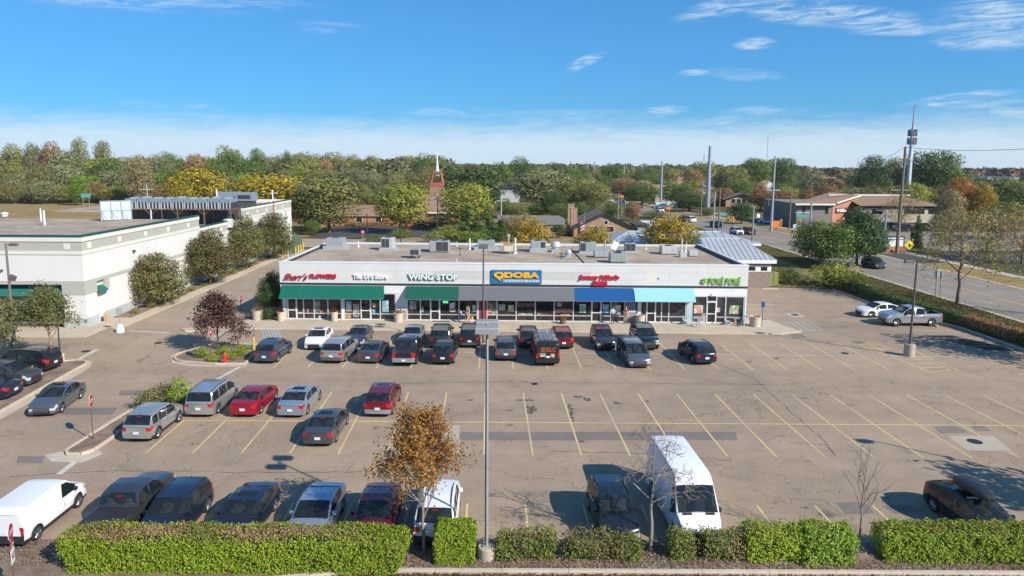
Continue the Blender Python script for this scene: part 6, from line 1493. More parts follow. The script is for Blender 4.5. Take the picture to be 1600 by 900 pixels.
M_UTG = pm('utility_green', (.085, .14, .085), .5, var=.08); M_UTO = pm('utility_olive', (.20, .235, .07), .5, var=.1)
for px, py, w, h, lb in ((448, 399, 1.3, 2.0, 'front green utility cabinet at the end of the drive lane'), (456, 397, 1.3, 2.0, 'middle green utility cabinet at the end of the drive lane'), (463, 391, 1.6, 2.6, 'tallest green utility cabinet behind the others')):
    b = at(px, py); o = thing('utility_cabinet', lb, 'cabinet', (b.x, b.y + .6, 0)); MB().bbox(-w / 2, w / 2, -.6, .6, .1, h, .05).build('cabinet', M_UTG, o); MB().box(-w / 2 - .1, w / 2 + .1, -.7, .7, 0, .1).build('pad', M_CONC, o)
    for s in (-1, 1): MB().bbox(s * w / 4 - w / 4 + .04, s * w / 4 + w / 4 - .04, -.625, -.59, .2, h - .15, .01).build('door', M_UTG, o)
b = at(1207, 446); o = thing('utility_cabinet', 'olive green utility cabinet by the brick building', 'cabinet', (b.x, b.y + .7, 0)); MB().bbox(-.75, .05, -.7, .7, .08, 1.7, .05).build('cabinet', M_UTO, o); MB().bbox(.1, .8, -.6, .7, .08, 1.75, .05).build('cabinet', M_UTO, o); MB().box(-.9, .95, -.8, .8, 0, .08).build('pad', M_CONC, o); MB().bbox(-.68, -.02, -.72, -.69, .2, 1.55, .01).build('door', M_UTO, o)
# planters, bins, tables and chairs on the pavement
M_PLT = pm('planter_concrete', (.50, .42, .32), .85, var=.1, scale=3, fine=.12)
fl = {'red': leafmat('flower_red', (.35, .04, .05), (.10, .12, .03), objvar=0), 'yellow': leafmat('flower_yellow', (.45, .26, .02), (.40, .22, .02), objvar=0), 'dry': M_LEAF['rust']}
def planter(x, y, r, h, label, plant=None, group='planters on the shop pavement', pot=None, taper=.9):
    b = sw(x, y, .115); o = thing('planter', label, 'planter', b, 0, group)
    MB().lathe([(r * taper, 0), (r, h - .06), (r * 1.05, h - .05), (r * 1.05, h), (r * .88, h), (r * .85, h - .1), (.01, h - .1)], 18).build('pot', pot or M_PLT, o, 40)
    MB().lathe([(r * .84, h - .1), (.01, h - .06)], 12).build('soil', M_MULCH, o)
    if plant:
        rng = np.random.default_rng(abs(int(x * 10)) + 3); C = rng.normal(0, r * .45, (160, 3)); C[:, 2] = h + np.abs(C[:, 2]) * 1.0; link_mesh('flowers', leaf_mesh('flowers', C, np.tile(np.array([0, 0, 1.]), (160, 1)), .12, fl[plant], rng), o)
    return o
def fpx(px, py, off): 
    x = fx(px, py, off)[0]; return x
planter(fx(443, 500)[0], -.75, .36, .95, 'pale planter with red flowers at the left end of the shops', 'red'); planter(fx(525, 502)[0], -.6, .36, .95, 'pale planter with red and white flowers before the flower shop window', 'red')
planter(fx(624.5, 503)[0], -.75, .48, .95, 'broad concrete planter with dry stems between two shops', 'dry'); planter(fx(998, 505)[0], -.7, .48, .95, 'broad concrete bin planter below the sky blue awning', None); planter(fx(1173, 505)[0], -1.2, .55, 1.0, 'large concrete planter at the right end of the shops', None)
planter(fx(878.5, 504)[0], -.9, .32, .5, 'small brown pot of yellow flowers before the blue awning', 'yellow', None, pm('clay_pot', (.16, .10, .07), .7))
b = at(403, 501); o = planter((b - SP).dot(SU), (b - SP).dot(SN), .55, 1.0, 'large concrete planter at the left end of the pavement', 'dry')
M_WCH = pm('white_chair_metal', (.62, .62, .62), .45, .2)
def chair(b, rz, label):
    o = thing('cafe_chair', label, 'chair', b, rz, 'white chairs outside the right hand shop')
    MB().bbox(-.22, .22, -.22, .22, .43, .46, .01).build('seat', M_WCH, o)
    for sx_ in (-1, 1):
        for sy in (-1, 1): MB().tube((sx_ * .19, sy * .19, 0), (sx_ * .19, sy * .19, .43), .022, n=6).build('leg', M_WCH, o)
    bk = MB()
    for i in range(5): bk.box(-.2 + .09 * i - .01, -.2 + .09 * i + .03, .2, .225, .46, .88)
    bk.box(-.22, .22, .195, .23, .86, .92).build('backrest', M_WCH, o); return o
def table(b, label):
    o = thing('cafe_table', label, 'table', b, 0, 'cafe tables outside the right hand shop'); MB().lathe([(.38, .72), (.4, .74), (.4, .76), (.01, .76)], 18).build('tabletop', pm('glass_table', (.30, .34, .33), .2, .2), o); MB().tube((0, 0, .03), (0, 0, .72), .035, n=8).lathe([(.26, 0), (.25, .03), (.03, .05)], 14).build('pedestal', M_WCH, o); return o
X0 = fx(1080, 503)[0]; X1 = fx(1145, 504)[0]
table(sw(X0, -.9, .115), 'round cafe table beside the pale blue column'); chair(sw(X0 + .75, -1.1, .115), R(-80), 'white cafe chair right of the left cafe table'); chair(sw(X0 - .8, -.8, .115), R(95), 'white cafe chair left of the left cafe table'); chair(sw(X0 + .3, -1.75, .115), R(170), 'white cafe chair in front of the left cafe table')
table(sw(X1, -.9, .115), 'round cafe table near the right shop corner'); chair(sw(X1 + .65, -1.5, .115), R(200), 'white cafe chair in front of the right cafe table'); chair(sw(X1 - .85, -.9, .115), R(95), 'white cafe chair left of the right cafe table'); chair(sw(X1 + .9, -.6, .115), R(-70), 'white cafe chair at the right shop window')
o = thing('wet_floor_cone', 'orange yellow cone on the pavement by the right cafe table', 'cone', sw(X1 + .1, -.35, .115)); MB().lathe([(.16, .02), (.05, .62), (.03, .64)], 12).build('cone', pm('cone_orange', (.62, .30, .03), .6), o); MB().box(-.2, .2, -.2, .2, 0, .025).build('base', _mats['cone_orange'], o)
p = sw(fx(690, 503)[0], -.35, .115); tag(MB().box(-.9, .9, -.25, .25, 0, .012).build('doormat', pm('doormat', (.05, .05, .05), .9)), 'dark doormat before the dark green awning door', 'doormat').location = p
p = sw(fx(753, 503)[0], -.55, .115); tag(MB().box(-.75, .75, -.5, .5, 0, .012).build('doormat', _mats['doormat']), 'black doormat before the red framed door', 'doormat').location = p
# wheel stops and yard bits
for px, py, L_, rz_, lb in ((1203, 452, 2.2, 0, 'wheel stop at the lawn edge beside the brick building'), (1457, 508, 1.9, R(85), 'wheel stop behind the silver pickup')):
    b = at(px, py); o = MB().bbox(-L_ / 2, L_ / 2, -.09, .09, 0, .13, .03).build('wheel_stop', M_KERB); o.location = (b.x, b.y, .004); o.rotation_euler = (0, 0, rz_); tag(o, lb, 'wheel stop')
b = at(1259, 415)

# ------------------------------------------------------------------ people: one skinned body each, hair and bag as children
def person(label, loc, rz, shirt, trousers, skin, hair, pose, h=1.75, shoes=(.05, .05, .05), longhair=False, shorts=False):
    o = thing('person', label, 'person', loc, rz); s = h / 1.75
    J = {'pelvis': (0, 0, .95), 'waist': (0, 0, 1.10), 'chest': (0, .01, 1.30), 'neck0': (0, .0, 1.46), 'neck': (0, -.01, 1.53), 'head': (0, -.02, 1.63), 'crown': (0, -.01, 1.72)}
    Rr = {'pelvis': .155, 'waist': .14, 'chest': .165, 'neck0': .075, 'neck': .055, 'head': .088, 'crown': .06}
    E_ = [('pelvis', 'waist'), ('waist', 'chest'), ('chest', 'neck0'), ('neck0', 'neck'), ('neck', 'head'), ('head', 'crown')]
    for sd, n in ((-1, 'r'), (1, 'l')):
        st = pose.get('stride', 0) * sd
        J.update({'hip' + n: (sd * .095, 0, .88), 'knee' + n: (sd * .10, -st * .16 - .02, .49), 'ank' + n: (sd * .105, -st * .26 + .02, .09 + max(0, -st) * .06), 'toe' + n: (sd * .12, -st * .26 - .14, .035)})
        Rr.update({'hip' + n: .105, 'knee' + n: .062, 'ank' + n: .043, 'toe' + n: .042})
        E_ += [('pelvis', 'hip' + n), ('hip' + n, 'knee' + n), ('knee' + n, 'ank' + n), ('ank' + n, 'toe' + n)]
        arm = pose.get('arm' + n, 'down'); shl = (sd * .185, .01, 1.40)
        if arm == 'down': el, wr, ha = (sd * .235, .02 + st * .08, 1.13), (sd * .225, -.06 + st * .16, .90), (sd * .215, -.09 + st * .18, .80)
        elif arm == 'fold': el, wr, ha = (sd * .255, -.03, 1.15), (sd * .02, -.23, 1.17), (-sd * .06, -.22, 1.18)
        else: el, wr, ha = (sd * .24, .0, 1.14), (sd * .14, -.24, 1.14), (sd * .09, -.31, 1.18)
        J.update({'sh' + n: shl, 'el' + n: el, 'wr' + n: wr, 'ha' + n: ha}); Rr.update({'sh' + n: .068, 'el' + n: .046, 'wr' + n: .033, 'ha' + n: .04})
        E_ += [('chest', 'sh' + n), ('sh' + n, 'el' + n), ('el' + n, 'wr' + n), ('wr' + n, 'ha' + n)]
        for k in range(4):
            dv = (Vector(ha) - Vector(wr)).normalized(); side = Vector((0, 1, 0)) if arm == 'down' else Vector((0, 0, 1)); f0 = Vector(ha) + side * (.018 * (k - 1.5)) + dv * .03; f1 = f0 + dv * (.06 - .008 * abs(k - 1.4)) + Vector((0, -.008, -.006))
            J['f%s%d' % (n, k)] = tuple(f1); Rr['f%s%d' % (n, k)] = .011; E_.append(('ha' + n, 'f%s%d' % (n, k)))
        J['th' + n] = tuple(Vector(ha) + Vector((-sd * .03, -.05, .0))); Rr['th' + n] = .012; E_.append(('wr' + n, 'th' + n))
    names = list(J); idx = {n: i for i, n in enumerate(names)}
    me = bpy.data.meshes.new('body'); me.from_pydata([Vector(J[n]) * s for n in names], [(idx[a], idx[b]) for a, b in E_], [])
    tmp = bpy.data.objects.new('body', me); COL.objects.link(tmp); md = tmp.modifiers.new('skin', 'SKIN'); md.use_smooth_shade = True
    for i, n in enumerate(names):
        v = me.skin_vertices[0].data[i]; r_ = Rr[n] * s; v.radius = (r_, r_ * (.72 if n in ('chest', 'waist', 'pelvis') else 1)); v.use_root = n == 'pelvis'
    tmp.modifiers.new('sub', 'SUBSURF').levels = 1
    bpy.context.view_layer.update(); nm = bpy.data.meshes.new_from_object(tmp.evaluated_get(bpy.context.evaluated_depsgraph_get())); bpy.data.objects.remove(tmp)
    cols = [skin, shirt, trousers, shoes]; nm.materials.clear()
    for i, c in enumerate(cols): nm.materials.append(pm('cloth_%.2f_%.2f_%.2f' % c, c, .8, var=.08, scale=8))
    segs = [(Vector(J[a]) * s, Vector(J[b]) * s, a, b) for a, b in E_]
    for p in nm.polygons:
        c = Vector(p.center); best = min(segs, key=lambda q: (c - (q[0] + (q[1] - q[0]) * max(0, min(1, (c - q[0]).dot(q[1] - q[0]) / max(1e-6, (q[1] - q[0]).length_squared))))).length); a, b_ = best[2], best[3]
        f = max(0, min(1, (c - best[0]).dot(best[1] - best[0]) / max(1e-6, (best[1] - best[0]).length_squared)))
        k = 0
        if a in ('waist', 'chest') or b_ in ('waist',) and f > .25: k = 1
        if b_ == 'neck0': k = 1 if f < .8 else 0
        if a.startswith('sh'): k = 1 if pose.get('sleeve', .6) > f else 0
        if a.startswith('el') : k = 1 if pose.get('sleeve', .6) > 1 else 0
        if a == 'pelvis' and k == 0 or a.startswith('hip'): k = 2
        if a.startswith('knee'): k = 3 if f > .93 else (0 if shorts else 2)
        if a.startswith('ank'): k = 3
        p.material_index = k
    nm.shade_smooth(); link_mesh('body', nm, o)
    hc = Vector(J['head']) * s; hr = .098 * s
    hm = MB(); prof = [(hr * math.cos(R(a)), hr * 1.12 * math.sin(R(a))) for a in range(-15 if not longhair else -60, 91, 15)]; prof[-1] = (.002, prof[-1][1]); hm.lathe(prof, 12, (hc.x, hc.y + .022, hc.z + .028))
    link_mesh('hair', hm.mesh('hair', pm('hair_%.2f_%.2f' % hair[:2], hair, .8), 60), o)
    fc = MB()      # eyes, nose and mouth on the front of the face
    for sd in (-1, 1): fc.lathe([(.012, 0), (.001, .006)], 6, (sd * .032, hc.y - .086, hc.z + .008))
    fc.add([(-.012, hc.y - .085, hc.z - .03), (.012, hc.y - .085, hc.z - .03), (0, hc.y - .112, hc.z - .028), (0, hc.y - .085, hc.z + .01)], [(0, 1, 2), (0, 2, 3), (1, 3, 2)])
    fc.build('face', pm('face_feature', (.16, .075, .05), .7), o); return o
SKL, SKM = (.55, .34, .24), (.40, .23, .15)
q = sw(fx(733.5, 500)[0], -1.3, .115); person('person in a grey shirt and khaki shorts walking past the red framed door', q, R(-75), (.33, .33, .38), (.42, .33, .22), SKL, (.30, .20, .10), dict(stride=.9, arml='hold', sleeve=.6), 1.78, (.5, .45, .4), shorts=True)
q = sw(fx(730, 500)[0], -.6, .115); person('person in dark top and tan trousers walking beside the grey shirted one', q, R(-75), (.16, .14, .16), (.40, .31, .22), SKL, (.10, .06, .03), dict(stride=-.7, armr='hold', sleeve=.6), 1.68, longhair=True)
q = sw(fx(955, 503)[0], -.75, .115); person('person in a pale blue shirt and navy trousers standing with arms folded', q, R(5), (.52, .57, .66), (.028, .034, .06), SKL, (.10, .07, .05), dict(arml='fold', armr='fold', sleeve=1.5), 1.78)
q = sw(fx(976, 504)[0], -.6, .115); person('person in a red shirt and tan trousers standing with arms folded', q, R(-12), (.45, .03, .035), (.30, .21, .13), SKL, (.30, .21, .14), dict(arml='fold', armr='fold', sleeve=.7), 1.76)
# ================================================================== parked and moving vehicles
N_, S_ = R(90), R(-90)      # nose to the shops / nose to the camera
P_ = dict(white=carpaint('paint_white', (.72, .72, .71), .0, .35), silver=carpaint('paint_silver', (.46, .455, .44), .65), silverblue=carpaint('paint_silver_blue', (.36, .40, .47), .6), black=carpaint('paint_black', (.016, .017, .021), .15), grey=carpaint('paint_grey', (.17, .17, .18), .6),
          dkgrey=carpaint('paint_dark_grey', (.10, .107, .12), .6), bluegrey=carpaint('paint_blue_grey', (.085, .10, .13), .6), navy=carpaint('paint_navy', (.022, .030, .052), .5), red=carpaint('paint_red', (.40, .012, .03), .45), crimson=carpaint('paint_crimson', (.24, .012, .022), .5), dkred=carpaint('paint_dark_red', (.15, .012, .02), .5), steel=carpaint('paint_steel', (.15, .165, .185), .6), champagne=carpaint('paint_champagne', (.42, .41, .38), .6), green=carpaint('paint_dark_green', (.012, .022, .02), .4), charcoal=carpaint('paint_charcoal', (.05, .05, .055), .4))
G_SHOP, G_MID, G_FRONT = 'cars parked in the rows before the shops', 'cars parked in the middle rows', 'cars parked along the front hedge'
def park(px, py, kind, end, ang, paint, name, cat, label, group=None, jit=0.0, **kw):
    p = car_end(px, py, kind, end, ang + R(jit)); p.y -= .7 if abs(math.sin(ang)) > .9 else 0; kw.setdefault('size', (.93, .97, .95)); return car(name, cat, kind, P_[paint], (p.x, p.y - (.16 if ang > 0 else .16), .004), ang + R(jit), label, group, **kw)
# far row before the shops
park(493, 545, 'sedan', 'front', S_, 'white', 'white_sedan', 'car', 'white sedan facing the camera at the left of the shop row', G_SHOP, 2, sunroof=True)
park(556, 541, 'sedan', 'front', S_, 'bluegrey', 'blue_grey_sedan', 'car', 'blue grey sedan facing the camera behind the silver crossover', G_SHOP, -1)
park(643, 540, 'sedan', 'front', S_, 'silverblue', 'silver_blue_sedan', 'car', 'silver blue sedan half hidden behind the black pickup', G_SHOP)
park(688, 543, 'suvL', 'rear', N_, 'charcoal', 'black_suv', 'car', 'boxy black suv behind the black crossover in the shop row', G_SHOP, 0)
park(734, 542, 'suvL', 'rear', N_, 'black', 'black_suv', 'car', 'large black suv with tall red tail lights by the dark lamp post', G_SHOP, 0, lower=P_['dkgrey'])
park(826, 543, 'suv', 'rear', N_, 'charcoal', 'dark_suv', 'car', 'dark suv half hidden behind the lettered van', G_SHOP, 0)
park(880, 544, 'suv', 'rear', N_, 'crimson', 'red_suv', 'car', 'dark red suv right of the lettered van', G_SHOP, 2, lower=M_TRIM)
park(945, 546, 'suv', 'front', S_, 'charcoal', 'black_suv', 'car', 'black suv with a slim grille facing the camera', G_SHOP, 0)
park(1012, 546, 'suvL', 'front', S_, 'green', 'black_suv', 'car', 'black green suv with a square chrome grille facing the camera', G_SHOP, 0, chrome=True)
# near row before the shops
park(417, 566, 'suv', 'rear', N_, 'bluegrey', 'blue_grey_crossover', 'car', 'blue grey crossover next to the planted island', G_SHOP, -4)
park(520, 566, 'suvL', 'rear', N_, 'silver', 'silver_suv', 'car', 'silver suv in front of the blue grey sedan', G_SHOP, -6, lower=P_['grey'], roof_rail=M_SILVERTRIM)
park(577, 566, 'sedan', 'rear', N_, 'dkgrey', 'dark_sedan', 'car', 'dark grey sedan with wide red tail lights left of the black pickup', G_SHOP, -4)
park(632, 571, 'pickup', 'rear', N_, 'black', 'black_pickup', 'pickup', 'black pickup with a bed cover and silver bumper in the shop row', G_SHOP, -1, lower=M_SILVERTRIM)
park(692.5, 568, 'suv', 'rear', N_, 'black', 'black_crossover', 'car', 'black crossover between the pickup and the near lamp post', G_SHOP, -2)
park(790, 562, 'suv', 'rear', N_, 'grey', 'grey_suv', 'car', 'small grey suv right of the near lamp post', G_SHOP, 1, lower=M_TRIM)
van = park(855.5, 570, 'bigvan', 'rear', N_, 'black', 'work_van', 'van', 'black and red work van with a ladder rack and orange lettering', G_SHOP, 3)
park(998, 573, 'minivan', 'front', S_, 'steel', 'grey_minivan', 'car', 'grey minivan facing the camera in front of the black suvs', G_SHOP, 3, chrome=True)
park(1101, 568, 'suv', 'rear', N_, 'navy', 'dark_blue_suv', 'car', 'dark blue suv parked alone at the right of the shop row', G_SHOP, 8, roof_rail=M_TRIM)
# middle rows
park(223, 686, 'suv', 'rear', N_, 'champagne', 'silver_crossover', 'car', 'silver crossover beside the long island with the stop sign', G_MID, -1, roof_rail=M_SILVERTRIM)
park(317, 648, 'minivan', 'rear', N_, 'silver', 'silver_minivan', 'car', 'silver minivan with red tail lights left of the red sedan', G_MID, -1)
park(385, 648, 'sedan', 'rear', N_, 'red', 'red_sedan', 'car', 'bright red sedan between the silver minivan and silver sedan', G_MID, -2)
park(458, 649, 'sedan', 'rear', N_, 'silverblue', 'silver_sedan', 'car', 'pale silver blue sedan right of the red sedan', G_MID, -2, sunroof=True)
park(592.5, 648, 'suv', 'rear', N_, 'crimson', 'red_crossover', 'car', 'dark red crossover with silver rear trim parked alone', G_MID, -2, lower=M_SILVERTRIM, sunroof=True)
park(501, 693, 'sedan', 'rear', N_, 'dkgrey', 'grey_coupe', 'car', 'dark grey four door coupe in front of the silver sedan', G_MID, -1, sunroof=True)
# front row
park(25, 846, 'van', 'rear', N_, 'white', 'white_van', 'van', 'white delivery van at the lower left corner', G_FRONT, -1, lower=M_TRIM)
p = at(152, 858); car('black_pickup', 'pickup', 'pickup', P_['charcoal'], (p.x + .25, 26.35 + 2.68, .004), N_, 'matte black pickup with a bed cover behind the long hedge', G_FRONT, size=(.915, .95, .95))
for px, kind, ang, pnt, nm, ct, lb, kw in ((252, 'suv', S_, 'navy', 'dark_suv', 'car', 'blue black suv facing the long hedge', {}), (366, 'sedan', S_, 'navy', 'navy_sedan', 'car', 'navy sedan with a blue wing mirror facing the long hedge', {'sunroof': True}), (482, 'sedan', S_, 'silverblue', 'silver_sedan', 'car', 'silver blue sedan facing the long hedge', {}), (580, 'sedan', S_, 'dkred', 'dark_red_sedan', 'car', 'dark red sedan facing the end of the long hedge', {})):
    p = at(px, 850); L_ = CT[kind]['L']; car(nm, ct, kind, P_[pnt], (p.x, 26.4 + L_ * .465, .004), ang, lb, G_FRONT, size=(.93, .97, .95), **kw)
p = at(680, 848); car('white_suv', 'car', 'suv', P_['white'], (p.x, 26.75 + 2.31, .004), N_, 'white suv backed up behind the brown maple', G_FRONT, lower=M_TRIM)
p = at(966, 850); car('black_compact', 'car', 'suv', P_['black'], (p.x, 26.75 + 2.15, .004), S_ + R(2), 'black compact suv with a yellow sunshade facing the ragged bushes', G_FRONT, size=(.93, .95, .97))
p = at(1088, 850); car('white_high_roof_van', 'van', 'highvan', P_['white'], (p.x, 26.75 + 3.0, .004), S_ + R(1), 'tall white high roof van with black mirrors', G_FRONT, size=(.857, .98, .98))
p = at(1560, 830); p.x = 21.45; pr = car('black_hatchback', 'car', 'hatch', P_['black'], (p.x, 26.6 + 2.24, .004), S_ + R(3), 'black hatchback carrying a roof box at the right edge', G_FRONT, lower=M_TRIM)
# roof box on the hatchback: shaped shell on two bars
Mh = pr.matrix_basis
rb = thing('roof_box', 'black roof box on the hatchback at the right edge', 'roof box', Mh @ Vector((-.1, 0, 1.5)), S_ + R(3))
prof = [(-.95, .10, .24), (-.88, .34, .36), (-.4, .42, .43), (.3, .42, .42), (.8, .34, .30), (1.02, .16, .16)]
mb = MB(); ringn = 10
for x, w, h in prof:
    for i in range(ringn):
        a = 2 * math.pi * i / ringn; mb.v.append((x, w * math.copysign(abs(math.cos(a)) ** .6, math.cos(a)), .12 + h / 2 + h / 2 * math.copysign(abs(math.sin(a)) ** .7, math.sin(a))))
for k in range(len(prof) - 1):
    for i in range(ringn): j = (i + 1) % ringn; mb.f.append((k * ringn + i, k * ringn + j, (k + 1) * ringn + j, (k + 1) * ringn + i)); mb.m.append(0)
mb.f += [tuple(range(ringn)), tuple(range((len(prof) - 1) * ringn, len(prof) * ringn))]; mb.m += [0, 0]
mb.build('shell', pm('roof_box_plastic', (.02, .02, .023), .35, var=.05), rb, 40)
for x in (-.4, .45): MB().box(x - .03, x + .03, -.62, .62, .02, .10).build('crossbar', M_SILVERTRIM, rb)
# ladder rack and lettering of the work van (local axes: nose along +X)
M_RACK = pm('rack_aluminium', (.55, .56, .58), .35, .7, var=.05)
for x in (-2.2, -.8, .7): MB().tube((x, -.86, 2.12), (x, -.8, 2.28), .03, n=6).tube((x, .86, 2.12), (x, .8, 2.28), .03, n=6).tube((x, -.8, 2.28), (x, .8, 2.28), .035, n=6).build('rack_bar', M_RACK, van)
ld = MB()
for y in (-.52, -.1): ld.box(-2.6, 1.2, y - .03, y + .03, 2.32, 2.40)
for i in range(11): ld.tube((-2.5 + .35 * i, -.5, 2.36), (-2.5 + .35 * i, -.12, 2.36), .022, n=5)
ld = tag(ld.build('ladder', M_RACK), 'silver ladder lying on the left of the work van roof rack', 'ladder'); ld.matrix_basis = van.matrix_basis
l2 = MB()
for y in (.12, .55): l2.box(-2.4, .9, y - .03, y + .03, 2.32, 2.40)
for i in range(9): l2.tube((-2.3 + .38 * i, .14, 2.36), (-2.3 + .38 * i, .53, 2.36), .022, n=5)
l2 = tag(l2.build('ladder', M_RACK), 'silver ladder lying on the right of the work van roof rack', 'ladder'); l2.matrix_basis = van.matrix_basis
M_ORG = pm('van_orange', (.62, .12, .03), .5)
def van_text(s, w, h, y, z, mat, name='lettering'):
    o = flat_text(name, s, w, h, mat, van, bold=.004); o.rotation_euler = (0, 0, R(-90)); o.location = (-2.875, y, z); return o
van_text('SEGLC', 1.25, .34, 0.0, 1.52, M_ORG)
for y, z, w, h, c in ((.45, 1.18, .5, .09, (.2, .4, .2)), (.45, 1.0, .45, .16, (.55, .5, .48)), (-.35, 1.18, .4, .07, (.4, .1, .05)), (-.38, 1.02, .3, .15, (.6, .6, .62)), (-.42, .86, .12, .08, (.6, .5, .05)), (-.6, .86, .1, .08, (.5, .05, .05)), (-.2, .86, .3, .05, (.35, .1, .05))):
    MB().box(-2.872, -2.862, y - w / 2, y + w / 2, z - h / 2, z + h / 2).build('decal', pm('decal_%.2f_%.2f_%.2f' % c, c, .5), van)
for i in range(7): x = -2.3 + i * .62; MB().add([(x, 1.012, .55), (x + .9, 1.012, .55), (x + 1.1, .985, 1.5), (x + .3, .985, 1.5), (x, 1.004, .55), (x + .9, 1.004, .55), (x + 1.1, .97, 1.5), (x + .3, .97, 1.5)], [(0, 1, 2, 3), (4, 7, 6, 5), (0, 4, 5, 1), (2, 6, 7, 3), (1, 5, 6, 2), (3, 7, 4, 0)]).build('side_graphic', pm('van_red', (.30, .05, .03), .5, var=.2), van) if i < 5 else None
# sunshade behind the compact's windscreen, dark grey saloon driving by, cars in the west rows
park(76, 647, 'sedan', 'front', R(-82), 'steel', 'grey_sedan', 'car', 'dark grey sedan with a mesh grille driving past the west bed', None, 0, chrome=True, sunroof=True)
p = at(75, 583); car('black_suv', 'car', 'suvL', P_['black'], (p.x - 2.3, p.y + .9, .004), R(175), 'black suv with a chrome rail and red tail light in the west rows', 'cars in the west rows', roof_rail=M_SILVERTRIM)
p = at(44, 607); car('grey_crossover', 'car', 'suv', P_['dkgrey'], (p.x - 2.15, p.y + .9, .004), R(-3), 'dark grey crossover nosed toward the west bed', 'cars in the west rows')
p = at(10, 628); car('blue_sedan', 'car', 'sedan', P_['navy'], (p.x - 2.35, p.y + .9, .004), R(180), 'dark blue sedan barely showing at the left edge', 'cars in the west rows')
# right side
p = at(1378, 496); car('white_sedan', 'car', 'sedan', P_['white'], (p.x + .1, p.y + .8, .004), R(186), 'white sedan parked beside the silver pickup', 'vehicles by the side hedge')
p = at(1427, 510); car('silver_pickup', 'pickup', 'pickup', P_['silver'], (p.x + .05, p.y + .85, .004), R(183), 'silver pickup with an open bed facing left', 'vehicles by the side hedge', open_bed=True, chrome=True)
M_YSH = pm('sunshade_yellow', (.5, .48, .08), .6)
# moving traffic on the main road: on the right lanes away from us, on the left lanes toward us
def onroad(Y, off, kind, paint, toward, name, cat, label, **kw):
    x, y = roadpt(Y, off); x2, y2 = roadpt(Y + 4, off); a = math.atan2(y2 - y, x2 - x); return car(name, cat, kind, P_[paint], (x, y, .02), a + (math.pi if toward else 0), label, 'cars on the main road', simple=True, **kw)
def onroad_px(px, py, kind, paint, toward, name, cat, label, **kw):
    b = at(px, py); best = min((abs(roadpt(b.y, o_)[0] - b.x), o_) for o_ in (-4.9, -1.8, 2.0, 5.4)); return onroad(b.y, best[1], kind, paint, toward, name, cat, label, **kw)
onroad_px(1357, 418, 'suv', 'bluegrey', True, 'grey_blue_suv', 'car', 'blue grey suv coming out from behind the dark linden', chrome=True)
onroad_px(1178, 366, 'suv', 'dkred', True, 'dark_red_suv', 'car', 'dark maroon suv on the road beyond the metal roof')
onroad_px(1135, 366, 'suv', 'white', True, 'white_suv', 'car', 'white suv on the road behind the signal poles')
onroad_px(1120, 355, 'suv', 'navy', True, 'dark_suv', 'car', 'dark blue suv on the road by the signal poles')
onroad_px(1088, 347, 'suv', 'white', False, 'white_suv', 'car', 'white suv driving away near the far kerb')
onroad_px(1073, 345, 'suv', 'crimson', False, 'red_car', 'car', 'red car driving away behind the gold tree')
onroad_px(1016, 340, 'suv', 'charcoal', True, 'dark_suv', 'car', 'dark suv waiting left of the gold tree top')
onroad_px(1024, 332, 'suv', 'white', True, 'white_car', 'car', 'white car half seen behind the dark suv on the road')
onroad_px(974, 322, 'pickup', 'grey', True, 'grey_pickup', 'pickup', 'grey pickup on the far bend of the road')
onroad_px(970, 318, 'suv', 'white', True, 'white_car', 'car', 'white car behind the grey pickup on the far bend')
onroad_px(956, 316, 'suv', 'white', True, 'white_car', 'car', 'white car left of the grey pickup on the far bend')
onroad_px(951, 310, 'sedan', 'silver', True, 'silver_car', 'car', 'silver car farthest up the road')
onroad_px(998, 325, 'suv', 'charcoal', False, 'dark_car', 'car', 'dark car right of the median tree on the far bend')
for px, py, kind, pnt, lb in ((1385, 357, 'suv', 'charcoal', 'dark suv left in the brick office lot'), (1408, 360, 'suv', 'navy', 'dark blue suv nearest in the brick office lot'), (1440, 357, 'sedan', 'dkgrey', 'dark grey sedan right in the brick office lot'), (655, 358, 'sedan', 'charcoal', 'dark car in the church parking lot')):
    b = at(px, py); car('parked_car', 'car', kind, P_[pnt], (b.x, b.y, .03), R(170 if px > 1000 else 178), lb, 'cars parked beyond the shops', simple=True)
for px, py, kind, pnt, nm, lb in ((1028, 325, 'bigvan', 'white', 'white_van', 'white van by the orange work sign across the road'), (1036, 326, 'pickup', 'silverblue', 'blue_truck', 'blue work truck by the orange sign across the road'), (1046, 324, 'bigvan', 'white', 'white_van', 'second white van right of the blue work truck'), (1008, 358, 'bigvan', 'white', 'white_truck', 'white truck by the brick gable building'), (1198, 349, 'sedan', 'white', 'white_car', 'white car behind the traffic signals')):
    b = at(px, py); car(nm, 'truck' if 'truck' in nm else ('van' if 'van' in nm else 'car'), kind, P_[pnt], (b.x, b.y, .03), R(160), lb, None, simple=True)
